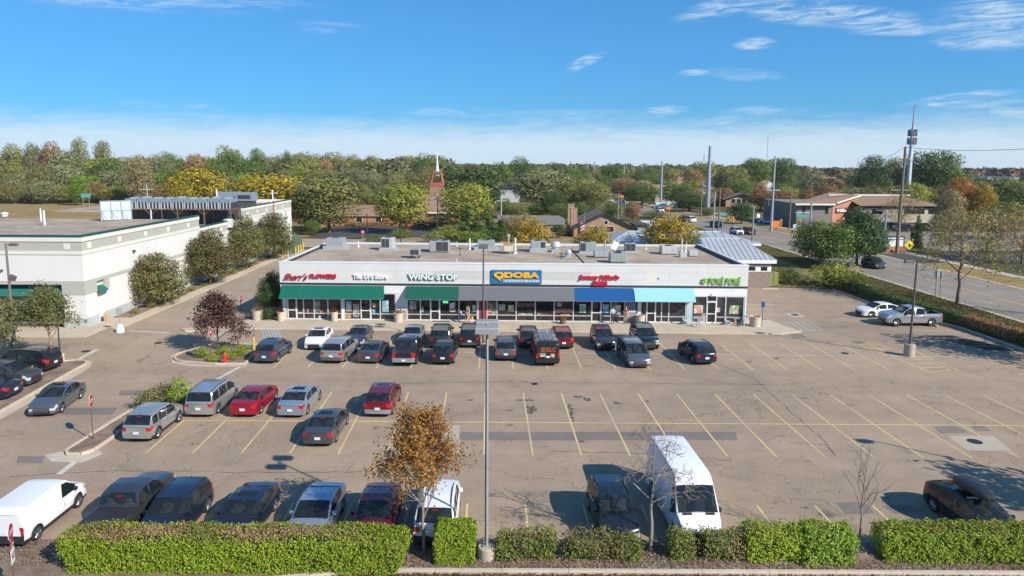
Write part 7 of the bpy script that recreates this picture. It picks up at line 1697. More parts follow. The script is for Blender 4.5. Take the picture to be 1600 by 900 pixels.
# ================================================================== beyond the shops: buildings, poles, signals, trees
M_SHING = pm('shingle_brown', (.25, .16, .10), .9, var=.12, scale=1.2, fine=.15, fscale=5); M_SHINGD = pm('shingle_dark', (.05, .048, .047), .9, var=.12, fine=.12, fscale=5); M_SHINGG = pm('shingle_grey', (.155, .15, .135), .9, var=.12, fine=.12, fscale=5)
M_BRICKR = pm('red_brick', (.42, .19, .11), .9, var=.1, scale=1, fine=.12, fscale=6); M_BRICKT = pm('tan_brick', (.34, .22, .14), .9, var=.1, scale=1, fine=.15, fscale=6); M_SIDING = pm('tan_siding', (.50, .44, .34), .8, var=.06)
def gable_house(name, label, cat, x, y, w, d, ze, zr, wall, roof, rz=0.0, ridge='y', wins=(), over=.4, group=None, chim=()):
    """walls, two roof slopes with thickness, gable ends, windows with frames"""
    o = thing(name, label, cat, (x, y, 0), rz, group); w2, d2 = w / 2, d / 2
    MB().box(-w2, w2, -d2, d2, 0, ze).build('wall', wall, o)
    g, r = MB(), MB()
    if ridge == 'y':
        for s in (-1, 1): g.add([(-w2, s * d2, ze), (w2, s * d2, ze), (0, s * d2, zr)], [(0, 1, 2)])
        k = (zr - ze) / w2
        for s in (-1, 1): r.add([(s * (w2 + over), -d2 - over, ze - k * over), (0, -d2 - over, zr), (0, d2 + over, zr), (s * (w2 + over), d2 + over, ze - k * over), (s * (w2 + over), -d2 - over, ze - k * over + .14), (0, -d2 - over, zr + .14), (0, d2 + over, zr + .14), (s * (w2 + over), d2 + over, ze - k * over + .14)], [(0, 1, 2, 3), (4, 5, 6, 7), (0, 1, 5, 4), (1, 2, 6, 5), (2, 3, 7, 6), (3, 0, 4, 7)])
    else:
        for s in (-1, 1): g.add([(s * w2, -d2, ze), (s * w2, d2, ze), (s * w2, 0, zr)], [(0, 1, 2)])
        k = (zr - ze) / d2
        for s in (-1, 1): r.add([(-w2 - over, s * (d2 + over), ze - k * over), (-w2 - over, 0, zr), (w2 + over, 0, zr), (w2 + over, s * (d2 + over), ze - k * over), (-w2 - over, s * (d2 + over), ze - k * over + .14), (-w2 - over, 0, zr + .14), (w2 + over, 0, zr + .14), (w2 + over, s * (d2 + over), ze - k * over + .14)], [(0, 1, 2, 3), (4, 5, 6, 7), (0, 1, 5, 4), (1, 2, 6, 5), (2, 3, 7, 6), (3, 0, 4, 7)])
    g.build('gable', wall, o); ro = r.build('roof', roof, o)
    for cx, cy, cw, zt in chim: MB().box(cx - cw / 2, cx + cw / 2, cy - cw / 2, cy + cw / 2, ze - 1, zt).box(cx - cw / 2 - .08, cx + cw / 2 + .08, cy - cw / 2 - .08, cy + cw / 2 + .08, zt, zt + .15).build('chimney', M_BRICKT, ro)
    for wx, z0, ww, wh, side in wins:
        if side == 'f': f = MB().box(wx - ww / 2 - .1, wx + ww / 2 + .1, -d2 - .06, -d2, z0 - .1, z0 + wh + .1).build('window', M_WHITE, o); MB().box(wx - ww / 2, wx + ww / 2, -d2 - .08, -d2 - .06, z0, z0 + wh).build('pane', M_SHOPG, f)
    return o
# church: steep roofs, square tower with red crown and white spire
cz = at(672, 354); ch = thing('church', 'brown church tower with a red crown and white spire', 'church', (cz.x, 196, 0))
def c_at(px, py, Y=196): return atY(px, py, Y)
s_ = 196 / FOC
zt0 = c_at(672, 291).z; zc0 = c_at(672, 287).z; zc1 = c_at(672, 268).z; zs = c_at(671, 236).z; xw0 = 24 * s_ / 2; xw1 = 18 * s_ / 2
mb = MB()
for (za, ra), (zb, rb_) in zip(((0, 30 * s_ / 2), (c_at(672, 330).z, 27 * s_ / 2), (c_at(672, 300).z, xw0)), ((c_at(672, 330).z, 27 * s_ / 2), (c_at(672, 300).z, xw0), (zt0, xw1 * 1.1))):
    mb.add([(x * r, y * r, z) for z, r in ((za, ra), (zb, rb_)) for x, y in ((-1, -1), (1, -1), (1, 1), (-1, 1))], [(0, 1, 5, 4), (1, 2, 6, 5), (2, 3, 7, 6), (3, 0, 4, 7), (4, 5, 6, 7)])
mb.build('tower', M_SHING, ch)
M_CRED = pm('red_steel', (.36, .10, .07), .6, var=.1)
MB().box(-xw1 * 1.15, xw1 * 1.15, -xw1 * 1.15, xw1 * 1.15, zt0, zc0 + .3).build('crown_base', M_CRED, ch)
for sx_ in (-1, 1):
    for sy in (-1, 1): MB().tube((sx_ * xw1 * .98, sy * xw1 * .98, zc0 + .3), (sx_ * xw1 * .62, sy * xw1 * .62, zc1 - .25), .24, n=4).build('crown_post', M_CRED, ch)
MB().box(-xw1 * .72, xw1 * .72, -xw1 * .72, xw1 * .72, zc1 - .3, zc1 + .1).build('crown_ring', M_CRED, ch); MB().tube((0, 0, zc0), (0, 0, zc1), .2, n=6).build('crown_mast', M_CRED, ch)
MB().lathe([(.58, zc1 - 1.2), (.5, zc1 + .1), (.27, zc1 + 2.2), (.06, zs)], 8).build('spire', M_LWH, ch, 50)
a = c_at(645, 335, 186); b = c_at(745, 343, 186)
MB().add([(a.x - cz.x - 6, -10, 2.6), (b.x - cz.x, -10, 2.6), (b.x - cz.x, -3, 6.6), (a.x - cz.x - 6, -3, 6.6), (b.x - cz.x, 4, 2.6), (a.x - cz.x - 6, 4, 2.6)], [(0, 1, 2, 3), (3, 2, 4, 5), (1, 4, 2), (0, 3, 5)]).build('roof', M_SHING, ch); MB().box(a.x - cz.x - 5, b.x - cz.x - .5, -9.2, 3, 0, 2.65).build('wall', M_BRICKR, ch); MB().box(a.x - cz.x - 6, b.x - cz.x, -10.15, -9.9, 2.45, 2.75).build('eave', M_LWH, ch)
p0 = atY(540, 330, 178); p1 = atY(600, 330, 178)
o = gable_house('church_hall', 'long low brown roofed hall left of the church tower', 'building', (p0.x + p1.x) / 2 + 2, 180, p1.x - p0.x + 16, 9, 2.6, atY(575, 321, 180).z, M_BRICKR, M_SHING, ridge='x', wins=[(x, .9, 1.4, 1.2, 'f') for x in (-8, -3, 2, 7)])
# tan brick clubhouse with two chimneys, grey house, stores
pa = atY(897, 340, 150); pb = atY(993, 355, 150); pk = atY(950, 334, 150); hx = (pa.x + pb.x) / 2
o = gable_house('brick_hall', 'tan brick hall with a dark striped gable roof and two chimneys', 'building', hx, 158, pb.x - pa.x, 16, atY(945, 356, 150).z, pk.z, M_BRICKT, M_SHINGD, wins=[(.3, pk.z - 2.3, .7, .8, 'f'), (-2.6, 1.2, 1.6, 1.2, 'f'), (1.2, 1.2, 1.6, 1.2, 'f')], over=.7, chim=[(-(pb.x - pa.x) / 2 + .4, -3.5, 1.5, atY(901, 326, 154).z), (-(pb.x - pa.x) / 2 + .4, 2.5, 1.5, atY(890, 320, 160).z)])
for i in range(3):    # pale ribs lying on the dark roof
    y = -4 + 4.2 * i; w2 = (pb.x - pa.x) / 2; zk = (pk.z - atY(945, 356, 150).z) / w2
    MB().add([(-w2 - .6, y - .45, atY(945, 356, 150).z - zk * .6 + .15), (0, y - .45, pk.z + .15), (0, y + .45, pk.z + .15), (-w2 - .6, y + .45, atY(945, 356, 150).z - zk * .6 + .15), (-w2 - .6, y - .45, atY(945, 356, 150).z - zk * .6 + .22), (0, y - .45, pk.z + .22), (0, y + .45, pk.z + .22), (-w2 - .6, y + .45, atY(945, 356, 150).z - zk * .6 + .22)], [(4, 5, 6, 7), (0, 1, 5, 4), (2, 3, 7, 6), (3, 0, 4, 7)]).build('roof_rib', pm('roof_rib_tan', (.30, .24, .17), .8), o)
MB().box((pb.x - pa.x) / 2 - .02, (pb.x - pa.x) / 2 + 2.6, -7.6, -3, 0, 2.6).build('porch', M_BRICKT, o); MB().box((pb.x - pa.x) / 2 - .3, (pb.x - pa.x) / 2 + 3, -8.1, -2.5, 2.6, 2.9).build('porch_roof', M_SHINGD, o); MB().box((pb.x - pa.x) / 2 + .5, (pb.x - pa.x) / 2 + 2.2, -7.66, -7.6, .1, 2.3).build('door', pm('door_sage', (.33, .42, .38), .6), o)
pa = atY(780, 352, 152); pb = atY(880, 362, 152)
gable_house('grey_house', 'low house with a broad grey shingle roof left of the brick hall', 'house', (pa.x + pb.x) / 2, 156, pb.x - pa.x, 9.5, 2.7, atY(830, 337, 157).z, M_BRICKT, M_SHINGG, ridge='x', wins=[(5, .9, 1.6, 1.2, 'f')])
fb = at(913, 371); fl_ = thing('flag_pole', 'thin pole with a striped flag before the brick hall', 'flag pole', (fb.x, fb.y, 0)); zt = atY(912, 331, fb.y).z
MB().tube((0, 0, 0), (0, 0, zt), .06, .04, 6).build('pole', M_GALV, fl_)
zf = atY(912, 344, fb.y).z
fw = MB(); fw.v = []
for i in range(7):     # stripes hanging in folds, blue field at the top
    for_z0 = zf - 2.4 * i / 7; z1_ = zf - 2.4 * (i + 1) / 7
    fw.add([(0, -.02, for_z0), (-.45, -.1, for_z0 - .15), (-.9, .02, for_z0 - .45), (-.9, .02, z1_ - .45), (-.45, -.1, z1_ - .15), (0, -.02, z1_), ], [(0, 1, 4, 5), (1, 2, 3, 4)], i % 2)
fo = fw.build('flag', [pm('flag_red', (.45, .04, .05), .7), pm('flag_white', (.65, .65, .63), .7)], fl_); MB().add([(0, -.04, zf), (-.42, -.12, zf - .14), (-.42, -.12, zf - 1.2), (0, -.04, zf - 1.05)], [(0, 1, 2, 3)]).build('flag_field', pm('flag_blue', (.03, .05, .2), .7), fl_)
def block(name, label, cat, px0, px1, pt, Y, d, wall, cap=None, wins=0, group=None):
    a = atY(px0, pt, Y); b = atY(px1, pt, Y); w = b.x - a.x; h = a.z; o = thing(name, label, cat, ((a.x + b.x) / 2, Y + d / 2, 0), 0, group)
    MB().box(-w / 2, w / 2, -d / 2, d / 2, 0, h - .5).build('wall', wall, o); MB().box(-w / 2 - .1, w / 2 + .1, -d / 2 - .1, d / 2 + .1, h - .5, h).build('parapet', cap or wall, o)
    for i in range(wins): x = -w / 2 + w * (i + .5) / wins; MB().box(x - w / wins * .3, x + w / wins * .3, -d / 2 - .05, -d / 2 + .02, h * .45, h * .7).build('window', M_SHOPG, o)
    return o
block('far_store', 'white flat roofed store far beyond the church trees', 'store', 566, 652, 291, 330, 30, M_WHITE, None, 6); block('far_store', 'pale flat store partly hidden right of the spire', 'store', 645, 664, 294, 325, 20, M_CREAM); block('far_store', 'tan walled store glimpsed behind the big dark trees', 'store', 778, 808, 287, 296, 12, pm('tan_render', (.36, .26, .18), .8), None, 0)
block('far_store', 'white roofed low store below the tan wall', 'store', 781, 812, 298, 284, 11, M_RTUL, M_METR, 0)
block('far_tower', 'dark blue glass office tower on the horizon', 'office tower', 987.5, 999, 259.5, 1400, 30, pm('tower_glass', (.05, .09, .13), .2, .3), None, 4)
tag(MB().box(0, 44, 0, 14, 0, 3.2).build('low_building', M_SHING), 'long brown roofed building glimpsed behind the roof condensers', 'building').location = (atY(220, 305, 190).x, 190, 0)
# far houses on the right
for px, pt, Y, w, lb, wl, rf in ((1066, 277, 360, 14, 'peach roofed house among the trees left of the tall steel pole', M_SIDING, pm('roof_peach', (.42, .26, .19), .8)), (1126, 281, 340, 17, 'white house with dark roof right of the tall steel pole', M_WHITE, M_SHINGD), (1192, 279, 350, 13, 'white gabled house near the slim steel pole', M_WHITE, M_SHINGG), (1286, 277, 420, 14, 'tan roofed house on the wooded rise', M_SIDING, pm('roof_tan', (.38, .27, .18), .8)), (912, 283, 420, 12, 'white gabled house beyond the big willow', M_WHITE, M_SHINGG), (940, 284, 430, 11, 'pale house by the pole line', M_WHITE, M_SHING), (1040, 289, 300, 11, 'small pale house behind the work vans', M_SIDING, M_SHING)):
    t = atY(px, pt, Y); gable_house('house', lb, 'house', t.x, Y, w, 10, t.z - 3.2, t.z, wl, rf, ridge='y' if 'gabled' in lb else 'x', wins=[(-w / 4, t.z - 5.4, 1.4, 1.2, 'f'), (w / 4, t.z - 5.4, 1.4, 1.2, 'f')])
pa = atY(1138, 318, 262); pb = atY(1178, 318, 262); gable_house('lodge', 'low brown lodge with wide eaves and a glazed gable', 'building', (pa.x + pb.x) / 2, 268, pb.x - pa.x + 2, 12, atY(1158, 310, 262).z, atY(1158, 302, 262).z, M_BRICKT, M_SHINGG, over=1.4, wins=[(x, atY(1158, 317, 262).z, 1.6, 1.5, 'f') for x in (-3, -1, 1, 3)])
# brick office with mono-pitch roofs
OB = thing('brick_office', 'large brick and siding office with brown sloping roofs', 'office', (0, 0, 0))
def ob(n, mb, m): return mb.build(n, m, OB)
YO = 176
g0 = atY(1246, 318, YO); g1 = atY(1301, 321, YO); g2 = atY(1347, 307, YO + 4); gz = g0.z
ob('wall', MB().prism([(g0.x, YO), (g1.x, YO), (g2.x, YO + 6), (g2.x, YO + 22), (g0.x, YO + 22)], 0, gz), pm('grey_brick', (.20, .185, .165), .9, var=.1, fine=.12, fscale=6))
rz0 = atY(1347, 307, YO + 6).z; rl = atY(1302, 303.5, YO + 18)
ob('gable', MB().add([(g1.x, YO - .06, 0), (g2.x, YO + 5.94, 0), (g2.x, YO + 5.94, rz0), (g1.x, YO - .06, gz)], [(0, 1, 2, 3)]), M_BRICKR)
ob('roof', MB().add([(g0.x - 1, YO - 1, gz), (g1.x + .6, YO - 1, gz), (g2.x + .4, YO + 5.5, rz0 + .1), (rl.x, YO + 20, rz0 + .3), (g0.x - 1, YO - 1, gz + .3), (g1.x + .6, YO - 1, gz + .3), (g2.x + .4, YO + 5.5, rz0 + .4), (rl.x, YO + 20, rz0 + .6)], [(4, 5, 6, 7), (0, 1, 5, 4), (1, 2, 6, 5), (2, 3, 7, 6), (3, 0, 4, 7)]), M_SHING)
ob('eave_trim', MB().tube((g1.x + .6, YO - 1.05, gz + .12), (g2.x + .4, YO + 5.4, rz0 + .25), .22, n=4), M_CREAM); ob('gutter', MB().box(g0.x - 1, g1.x + .2, YO - 1.25, YO - 1.02, gz - .35, gz + .05), M_WHITE)
for px in (1256, 1292): t = atY(px, 327, YO); ob('window', MB().box(t.x - .4, t.x + .4, YO - .05, YO, t.z - 1.2, t.z + .8), M_SHOPG)
a = atY(1305, 325, YO + 1); b = atY(1325, 332, YO + 3); sgn = MB().add([(a.x, YO + .4, b.z), (b.x, YO + 3.1, b.z), (b.x, YO + 3.1, a.z), (a.x, YO + .4, a.z), (a.x, YO + .7, b.z), (b.x, YO + 3.4, b.z), (b.x, YO + 3.4, a.z), (a.x, YO + .7, a.z)], [(0, 1, 2, 3), (4, 7, 6, 5), (0, 3, 7, 4), (1, 5, 6, 2), (2, 6, 7, 3), (0, 4, 5, 1)]).build('wall_sign', pm('sign_maroon', (.13, .03, .025), .5), OB)
for k, (u0, u1, v0, v1) in enumerate(((.08, .25, .3, .8), (.3, .7, .52, .8), (.3, .92, .2, .42))):
    dx, dy = b.x - a.x, 2.7; MB().add([(a.x + dx * u0, YO + .37 + dy * u0, b.z + (a.z - b.z) * v0), (a.x + dx * u1, YO + .37 + dy * u1, b.z + (a.z - b.z) * v0), (a.x + dx * u1, YO + .37 + dy * u1, b.z + (a.z - b.z) * v1), (a.x + dx * u0, YO + .37 + dy * u0, b.z + (a.z - b.z) * v1)], [(0, 1, 2, 3)]).build('sign_mark', M_LWH, sgn)
h0 = atY(1347, 325, YO); h1 = atY(1470, 322, YO); ze2 = atY(1400, 322, YO).z
ob('wall', MB().box(h0.x, h1.x, YO + 1, YO + 20, 0, 1.3), M_BRICKR); 
n_ = 26
for i in range(n_): x0_ = h0.x + (h1.x - h0.x) * i / n_; x1_ = h0.x + (h1.x - h0.x) * (i + 1) / n_; ob('siding_board', MB().box(x0_ + .03, x1_ - .03, YO + .92, YO + .998, 1.32, ze2 - .6), M_SIDING)
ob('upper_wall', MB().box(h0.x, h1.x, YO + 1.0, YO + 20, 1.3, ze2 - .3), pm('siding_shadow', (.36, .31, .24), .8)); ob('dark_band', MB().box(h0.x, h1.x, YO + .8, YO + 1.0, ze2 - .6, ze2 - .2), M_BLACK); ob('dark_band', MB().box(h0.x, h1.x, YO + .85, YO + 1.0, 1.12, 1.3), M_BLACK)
for px in (1374, 1424, 1440, 1462): t = atY(px, 331, YO); ob('window', MB().box(t.x - 1.3, t.x + 1.3, YO + .86, YO + .93, t.z - .6, t.z + .6), M_SHOPG)
rt = atY(1400, 305, YO + 12).z
ob('roof', MB().add([(h0.x - .5, YO, ze2), (h1.x + 1, YO, ze2), (h1.x - 5, YO + 10, rt), (h0.x - .5, YO + 10, rt), (h1.x + 1, YO + 20, ze2), (h0.x - .5, YO + 20, ze2)], [(0, 1, 2, 3), (3, 2, 4, 5), (1, 4, 2)]), M_SHING); ob('ridge_trim', MB().box(h0.x - 4, h0.x + 18, YO + 9.8, YO + 10.2, rt - .05, rt + .3), M_CREAM)
block('blue_roof_building', 'long building with a blue roof at the right horizon', 'building', 1543, 1592, 276, 330, 20, M_SIDING, pm('blue_roof', (.06, .13, .27), .5)); block('brick_store', 'dark brick building below the blue roof at the right edge', 'building', 1568, 1640, 287, 280, 20, pm('dark_brick', (.11, .06, .05), .9), None, 0); block('small_store', 'tan block beside the blue roofed building', 'building', 1553, 1568, 286, 300, 14, M_SIDING)
# monument sign and yellow warning sign across the road
a = at(1386, 394); mn = thing('monument_sign', 'white monument sign with brick pillar across the road', 'sign', (a.x, a.y, 0)); k_ = a.y / FOC
MB().box(-.3, 30 * k_, 0, .8, 0, 1.1).build('base', M_BRICKR, mn); MB().box(0, 26 * k_, .1, .7, 1.1, 1.1 + 14 * k_).build('board', M_LWH, mn); MB().box(26 * k_, 31 * k_, 0, .8, 1.1, 1.1 + 16 * k_).build('pillar', pm('pillar_pink', (.48, .30, .23), .8), mn); MB().box(.1, 25 * k_, .06, .1, 1.1 + 10.5 * k_, 1.1 + 11.6 * k_).build('board_rule', pm('rule_blue', (.05, .07, .15), .6), mn); MB().box(-.1, 26 * k_, .05, .75, 1.1 + 14 * k_, 1.1 + 15.6 * k_).build('board_top', M_DKMET, mn)
a = at(1420, 396); ws = thing('warning_sign', 'yellow diamond warning sign on a post across the road', 'road sign', (a.x, a.y, 0)); zt = atY(1421, 383, a.y).z; MB().tube((0, .03, 0), (0, .03, zt + .3), .05, n=6).build('post', M_GALV, ws); d = ngon(4, .92, 0, 0).build('sign_plate', pm('warning_yellow', (.80, .68, .015), .5), ws); d.location = (0, 0, zt); MB().box(-.2, .2, -.02, -.012, -.3, .25).build('sign_symbol', M_BLACK, d)
tag(MB().lathe([(.16, 0), (.16, 3.2), (.3, 3.25), (.3, 3.9), (.05, 4.0)], 8).build('path_light', M_BLACK), 'short black lantern behind the yellow diamond sign', 'lantern').location = at(1423, 386)
o = thing('blank_road_sign', 'grey back of a wide sign on two posts by the dry verge', 'road sign', at(1461, 463)); L_ = at(1461, 463); h2 = atY(1470, 424, L_.y).z; wd = (at(1471.5, 464) - L_).x
for x in (0, wd): MB().tube((x, 0, 0), (x, 0, h2), .06, n=6).build('post', M_GALV, o)
MB().box(-.2, wd + .2, .06, .1, h2 - .9, h2 + .2).build('sign_panel', pm('sign_back_grey', (.32, .32, .31), .6), o)

# ------------------------------------------------------------------ poles and wires
M_WOOD = pm('pole_wood', (.20, .155, .115), .9, var=.15, fine=.15); M_STPOLE = pm('pole_steel', (.36, .40, .43), .45, .4, var=.06); M_WIRE = pm('wire', (.08, .08, .085), .6)
def pole(px, pb_, pt, r0, r1, label, mat, arms=(), base=None, lean=0.0, name='utility_pole', group=None, Y=None, extras=None):
    b = at(px, pb_) if Y is None else Vector((atY(px, pb_, Y).x, Y, 0)); t = atY(px + lean, pt, b.y); o = thing(name, label, 'pole', (b.x, b.y, 0), 0, group); dx = t.x - b.x; dx = dx if abs(dx) < .6 else math.copysign(.3, dx)
    MB().tube((0, 0, 0), (0, 0, t.z), r0, r1, 10).build('pole', mat, o, 50)
    for py, w, th in arms:
        z = atY(px, py, b.y).z; MB().box(-w, w, -.08, .08, z - th, z + th).build('crossarm', M_WOOD if mat is M_WOOD else mat, o)
        for s in (-.9, 0, .9): MB().lathe([(.06, 0), (.08, .1), (.04, .22)], 6, (s * w, 0, z + th)).build('insulator', M_RTU, o)
    return o, b, t
k = 232 / FOC
big, bb, bt = pole(1105, 335, 228, .74, .44, 'massive tapered steel transmission pole right of the gold tree', M_STPOLE)
for py, s in ((252, -1), (254.5, -1), (292, -1), (303, -1), (276, 1)):
    z = atY(1105, py, bb.y).z; MB().tube((0, 0, z - .3), (s * 8.5 * k, 0, z + .6), .16, .1, 6).tube((s * 8.5 * k, 0, z + .6), (s * 8.5 * k, 0, z + 2.2), .12, n=6).build('arm', M_STPOLE, big)
sl_, b2, t2 = pole(1204.5, 362, 244, .36, .18, 'slim tapered steel pole behind the orange work sign', M_STPOLE, ((297, 1.7, .12),))
tw, wb, wt = pole(1401, 396, 229, .32, .2, 'tall dark wooden pole standing before the brick office', M_WOOD, ((297, 2.0, .13), (249, 1.0, .1)))
mp_, _, _ = pole(1380, 393, 328, .2, .16, 'steel mast arm pole left of the tall wooden pole', M_STPOLE)
a = at(1380, 393); z = atY(1380, 329, a.y).z; MB().tube((0, 0, z - .1), (atY(1347, 327, a.y).x - a.x, 0, z + .2), .13, n=6).build('mast_arm', M_DKMET, mp_)
for px, pb_, pt, r, lb, m, arms in ((1233, 358, 297, .17, 'wooden pole with a white crossarm left of the brick office', M_WOOD, ((298, 1.6, .12),)), (1114, 367, 299, .2, 'light grey signal pole left of the green street sign', M_STPOLE, ()), (1122, 367, 296, .16, 'wooden pole right beside the light grey signal pole', M_WOOD, ()), (1128, 367, 342, .12, 'short grey post in front of the white suv on the road', M_STPOLE, ()), (1175, 379, 323, .17, 'bare grey pole rising behind the metal hip roof', M_STPOLE, ()), (1264, 380, 317, .22, 'steel signal pole in front of the brick office', M_STPOLE, ()), (1095, 341, 296, .16, 'leaning wooden pole left of the massive steel pole', M_WOOD, ((296, 1.2, .1),)), (1137, 322, 290, .15, 'short wooden pole above the lodge', M_WOOD, ()), (1199, 348, 309, .15, 'wooden pole behind the slim steel pole', M_WOOD, ()), (684, 360, 301, .18, 'pale utility pole with a crossarm right of the church', M_RTUL, ((311, 1.4, .12),)), (783, 343, 306, .16, 'utility pole with a crossarm behind the dark spruces', M_RTUL, ((314, 1.3, .12),)), (964.5, 362, 302, .24, 'wooden pole standing before the brick hall', M_WOOD, ((306, .6, .25),)), (574, 380, 334, .12, 'thin dark lamp pole behind the shop roof', M_BLACK, ()), (626, 381, 350, .1, 'short dark pole behind the pale square rooftop unit', M_BLACK, ()), (231, 318, 287, .16, 'utility pole with a wide crossarm at the woodland edge', M_RTUL, ((296, 2.4, .14),)), (284, 322, 284, .16, 'utility pole in front of the gold locust', M_WOOD, ())):
    pole(px, pb_, pt, r, r * .8, lb, m, arms, Y=(at(px, pb_).y if px not in (231, 284) else 230))
# line of slim steel poles going up the road
for px, pb_, pt, lb in ((1032, 326, 252, 'first slim steel pole of the line along the road'), (974, 302, 256, 'second slim pole of the line along the road'), (951, 305, 254, 'third slim pole of the line along the road'), (928, 292, 252, 'fourth slim pole of the line along the road'), (918, 284, 254, 'fifth slim pole of the line along the road'), (892, 279, 252, 'sixth slim pole of the line along the road'), (1003, 296, 258, 'slim pole by the glass tower on the horizon')):
    Yp = {1032: 262, 974: 420, 951: 380, 928: 440, 918: 480, 892: 520, 1003: 470}[px]
    pole(px, pb_, pt, .5, .3, lb, M_STPOLE, ((atY(px, pt, Yp).z and (pt + (pb_ - pt) * .52), 1.8, .14),), Y=Yp, group='slim poles along the road')
# cell tower
ctx = atY(1418, 300, 265); ct = thing('cell_tower', 'tall pale monopole tower with two rings of antennas and a whip', 'tower', (ctx.x, 265, 0))
def cz_(py): return atY(1418, py, 265).z
MB().tube((0, 0, 0), (0, 0, cz_(200)), 1.05, .55, 12).build('pole', pm('tower_white', (.55, .57, .6), .5, .2), ct, 50); MB().tube((0, 0, cz_(200)), (0, 0, cz_(166)), .36, .2, 8).build('mast', M_STPOLE, ct)
for py, n_, r in ((208, 6, 1.25), (221, 6, 1.3)):
    z = cz_(py); MB().lathe([(.6, z - .9), (.9, z - .85), (.9, z + .7), (.6, z + .75)], 12).build('platform', M_STPOLE, ct)
    for i in range(n_): a = 2 * math.pi * i / n_ + .3; MB().cbox((r * 1.15 * math.cos(a), r * 1.15 * math.sin(a), z + .1), (.28, .4, 2.6), rz=a).build('antenna', M_DKMET, ct)
for py in (243, 255): z = cz_(py); MB().tube((-1.7, 0, z), (1.6, 0, z + .3), .12, n=6).tube((-1.7, 0, z - .5), (-1.7, 0, z + 1), .16, n=6).tube((1.6, 0, z - .5), (1.6, 0, z + 1.1), .14, n=6).build('bracket', M_DKMET, ct)
z = cz_(167); MB().tube((-1.3, 0, z), (1.3, 0, z), .08, n=5).tube((0, 0, z), (0, 0, z + 1.1), .06, n=5).tube((.9, 0, z), (.9, 0, z + .5), .05, n=5).build('top_array', M_DKMET, ct)
a = atY(1197, 270, 900); tag(MB().tube((a.x, 900, 0), (a.x, 900, atY(1197, 213, 900).z), .28, .2, 5).build('radio_mast', M_WIRE), 'hair thin radio mast on the horizon', 'mast')
def wire(p, q, sag, label, r=.045, n=14):
    pts = [(p[0] + (q[0] - p[0]) * i / n, p[1] + (q[1] - p[1]) * i / n, p[2] + (q[2] - p[2]) * i / n - 4 * sag * (i / n) * (1 - i / n)) for i in range(n + 1)]
    return tag(MB().path(pts, r, 4).build('power_line', M_WIRE), label, 'power line')
t0 = Vector((wb.x, wb.y, atY(1401, 249, wb.y).z)); t1 = Vector((b2.x, b2.y, atY(1208, 262, b2.y).z)); wire(t0, t1, 3.2, 'power line from the tall wooden pole to the slim steel pole', .05)
r1 = atY(1640, 262, 95); wire(t0, r1, 1.0, 'power line running right from the tall wooden pole', .04); r2 = atY(1640, 230, 95); wire((wb.x, wb.y, atY(1401, 230, wb.y).z), r2, .5, 'upper power line running right from the wooden pole top', .035)
wire((wb.x, wb.y, atY(1401, 230, wb.y).z), (b2.x, b2.y, atY(1208, 246, b2.y).z), 4.2, 'upper power line between the wooden and slim steel poles', .035)
p_ = at(684, 360); q_ = at(783, 343); wire((p_.x, p_.y, atY(684, 311, p_.y).z), (q_.x, q_.y, atY(783, 314, q_.y).z), 1.0, 'power line behind the shops near the church', .04); wire((p_.x, p_.y, atY(684, 311, p_.y).z), tuple(atY(440, 328, 150)), 1.0, 'power line crossing before the church hall', .04)
# signals and signs of the crossing
M_SIGY = pm('signal_yellow', (.62, .30, .01), .5, var=.05)
def signal(px, py, Y, w_px, h_px, label, lit=(.9, .05, .03), back=False):
    c = atY(px, py, Y); k = Y / FOC; w, h = w_px * k / 2, h_px * k / 2; o = thing('traffic_signal', label, 'traffic signal', c, 0, 'traffic signals at the crossing')
    MB().bbox(-w, w, -.18, .18, -h, h, .05).build('housing', M_SIGY, o)
    for i in range(3): z = h * .62 - h * .62 * i; MB().lathe([(min(w, h / 3) * .7, 0), (min(w, h / 3) * .66, .02), (.01, .02)], 10).build('lens', pm('signal_lens_dark', (.05, .03, .03), .3) if (back or i) else pm('signal_lens_red', (.5, .05, .04), .3), o).matrix_basis = Matrix.Translation((0, -.19, z)) @ Matrix.Rotation(R(90), 4, 'X')
    MB().tube((0, 0, h), (0, 0, h + .8), .05, n=5).build('hanger', M_DKMET, o); return o
for px, py, Y, w, h, lb in ((1137.5, 342, 172, 4, 9, 'left yellow signal of the pair by the green street sign'), (1144.5, 343, 172, 4.5, 9, 'right yellow signal of the pair by the green street sign'), (1207.5, 337, 185, 5, 9, 'yellow signal on the slim steel pole'), (1231.5, 336.5, 185, 5.5, 10, 'yellow signal right of the slim steel pole'), (1248, 348, 172, 3.5, 11, 'narrow yellow signal below the green street sign on the mast'), (1278.5, 347.5, 165, 6, 8, 'broad yellow signal above the bright green tree'), (1220, 348, 172, 3.5, 11, 'narrow yellow signal at the edge of the orange work sign')): signal(px, py, Y, w, h, lb)
def board(px, py, Y, w, h, m, label, text=None, tm=None, posts=0, name='road_sign', cat='road sign', diamond=False):
    c = atY(px, py, Y); k = Y / FOC; o = thing(name, label, cat, (c.x, Y, 0)); hw, hh = w * k / 2, h * k / 2
    f = (ngon(4, hw, 0, 0) if diamond else MB().box(-hw, hw, -.03, 0, -hh, hh)).build('sign_plate', m, o); f.location = (0, 0, c.z)
    if text: flat_text('sign_word', text, hw * 1.5, hh * .9, tm, f, (0, -.03, 0))
    if posts: 
        for s in ((-.6, .6) if posts == 2 else (0,)): MB().tube((s * hw, .06, 0), (s * hw, .06, c.z + hh), .07, n=6).build('post', M_GALV, o)
    return o
M_SGR = pm('street_sign_green', (.05, .33, .26), .5); M_SOR = pm('work_sign_orange', (.72, .19, .01), .5)
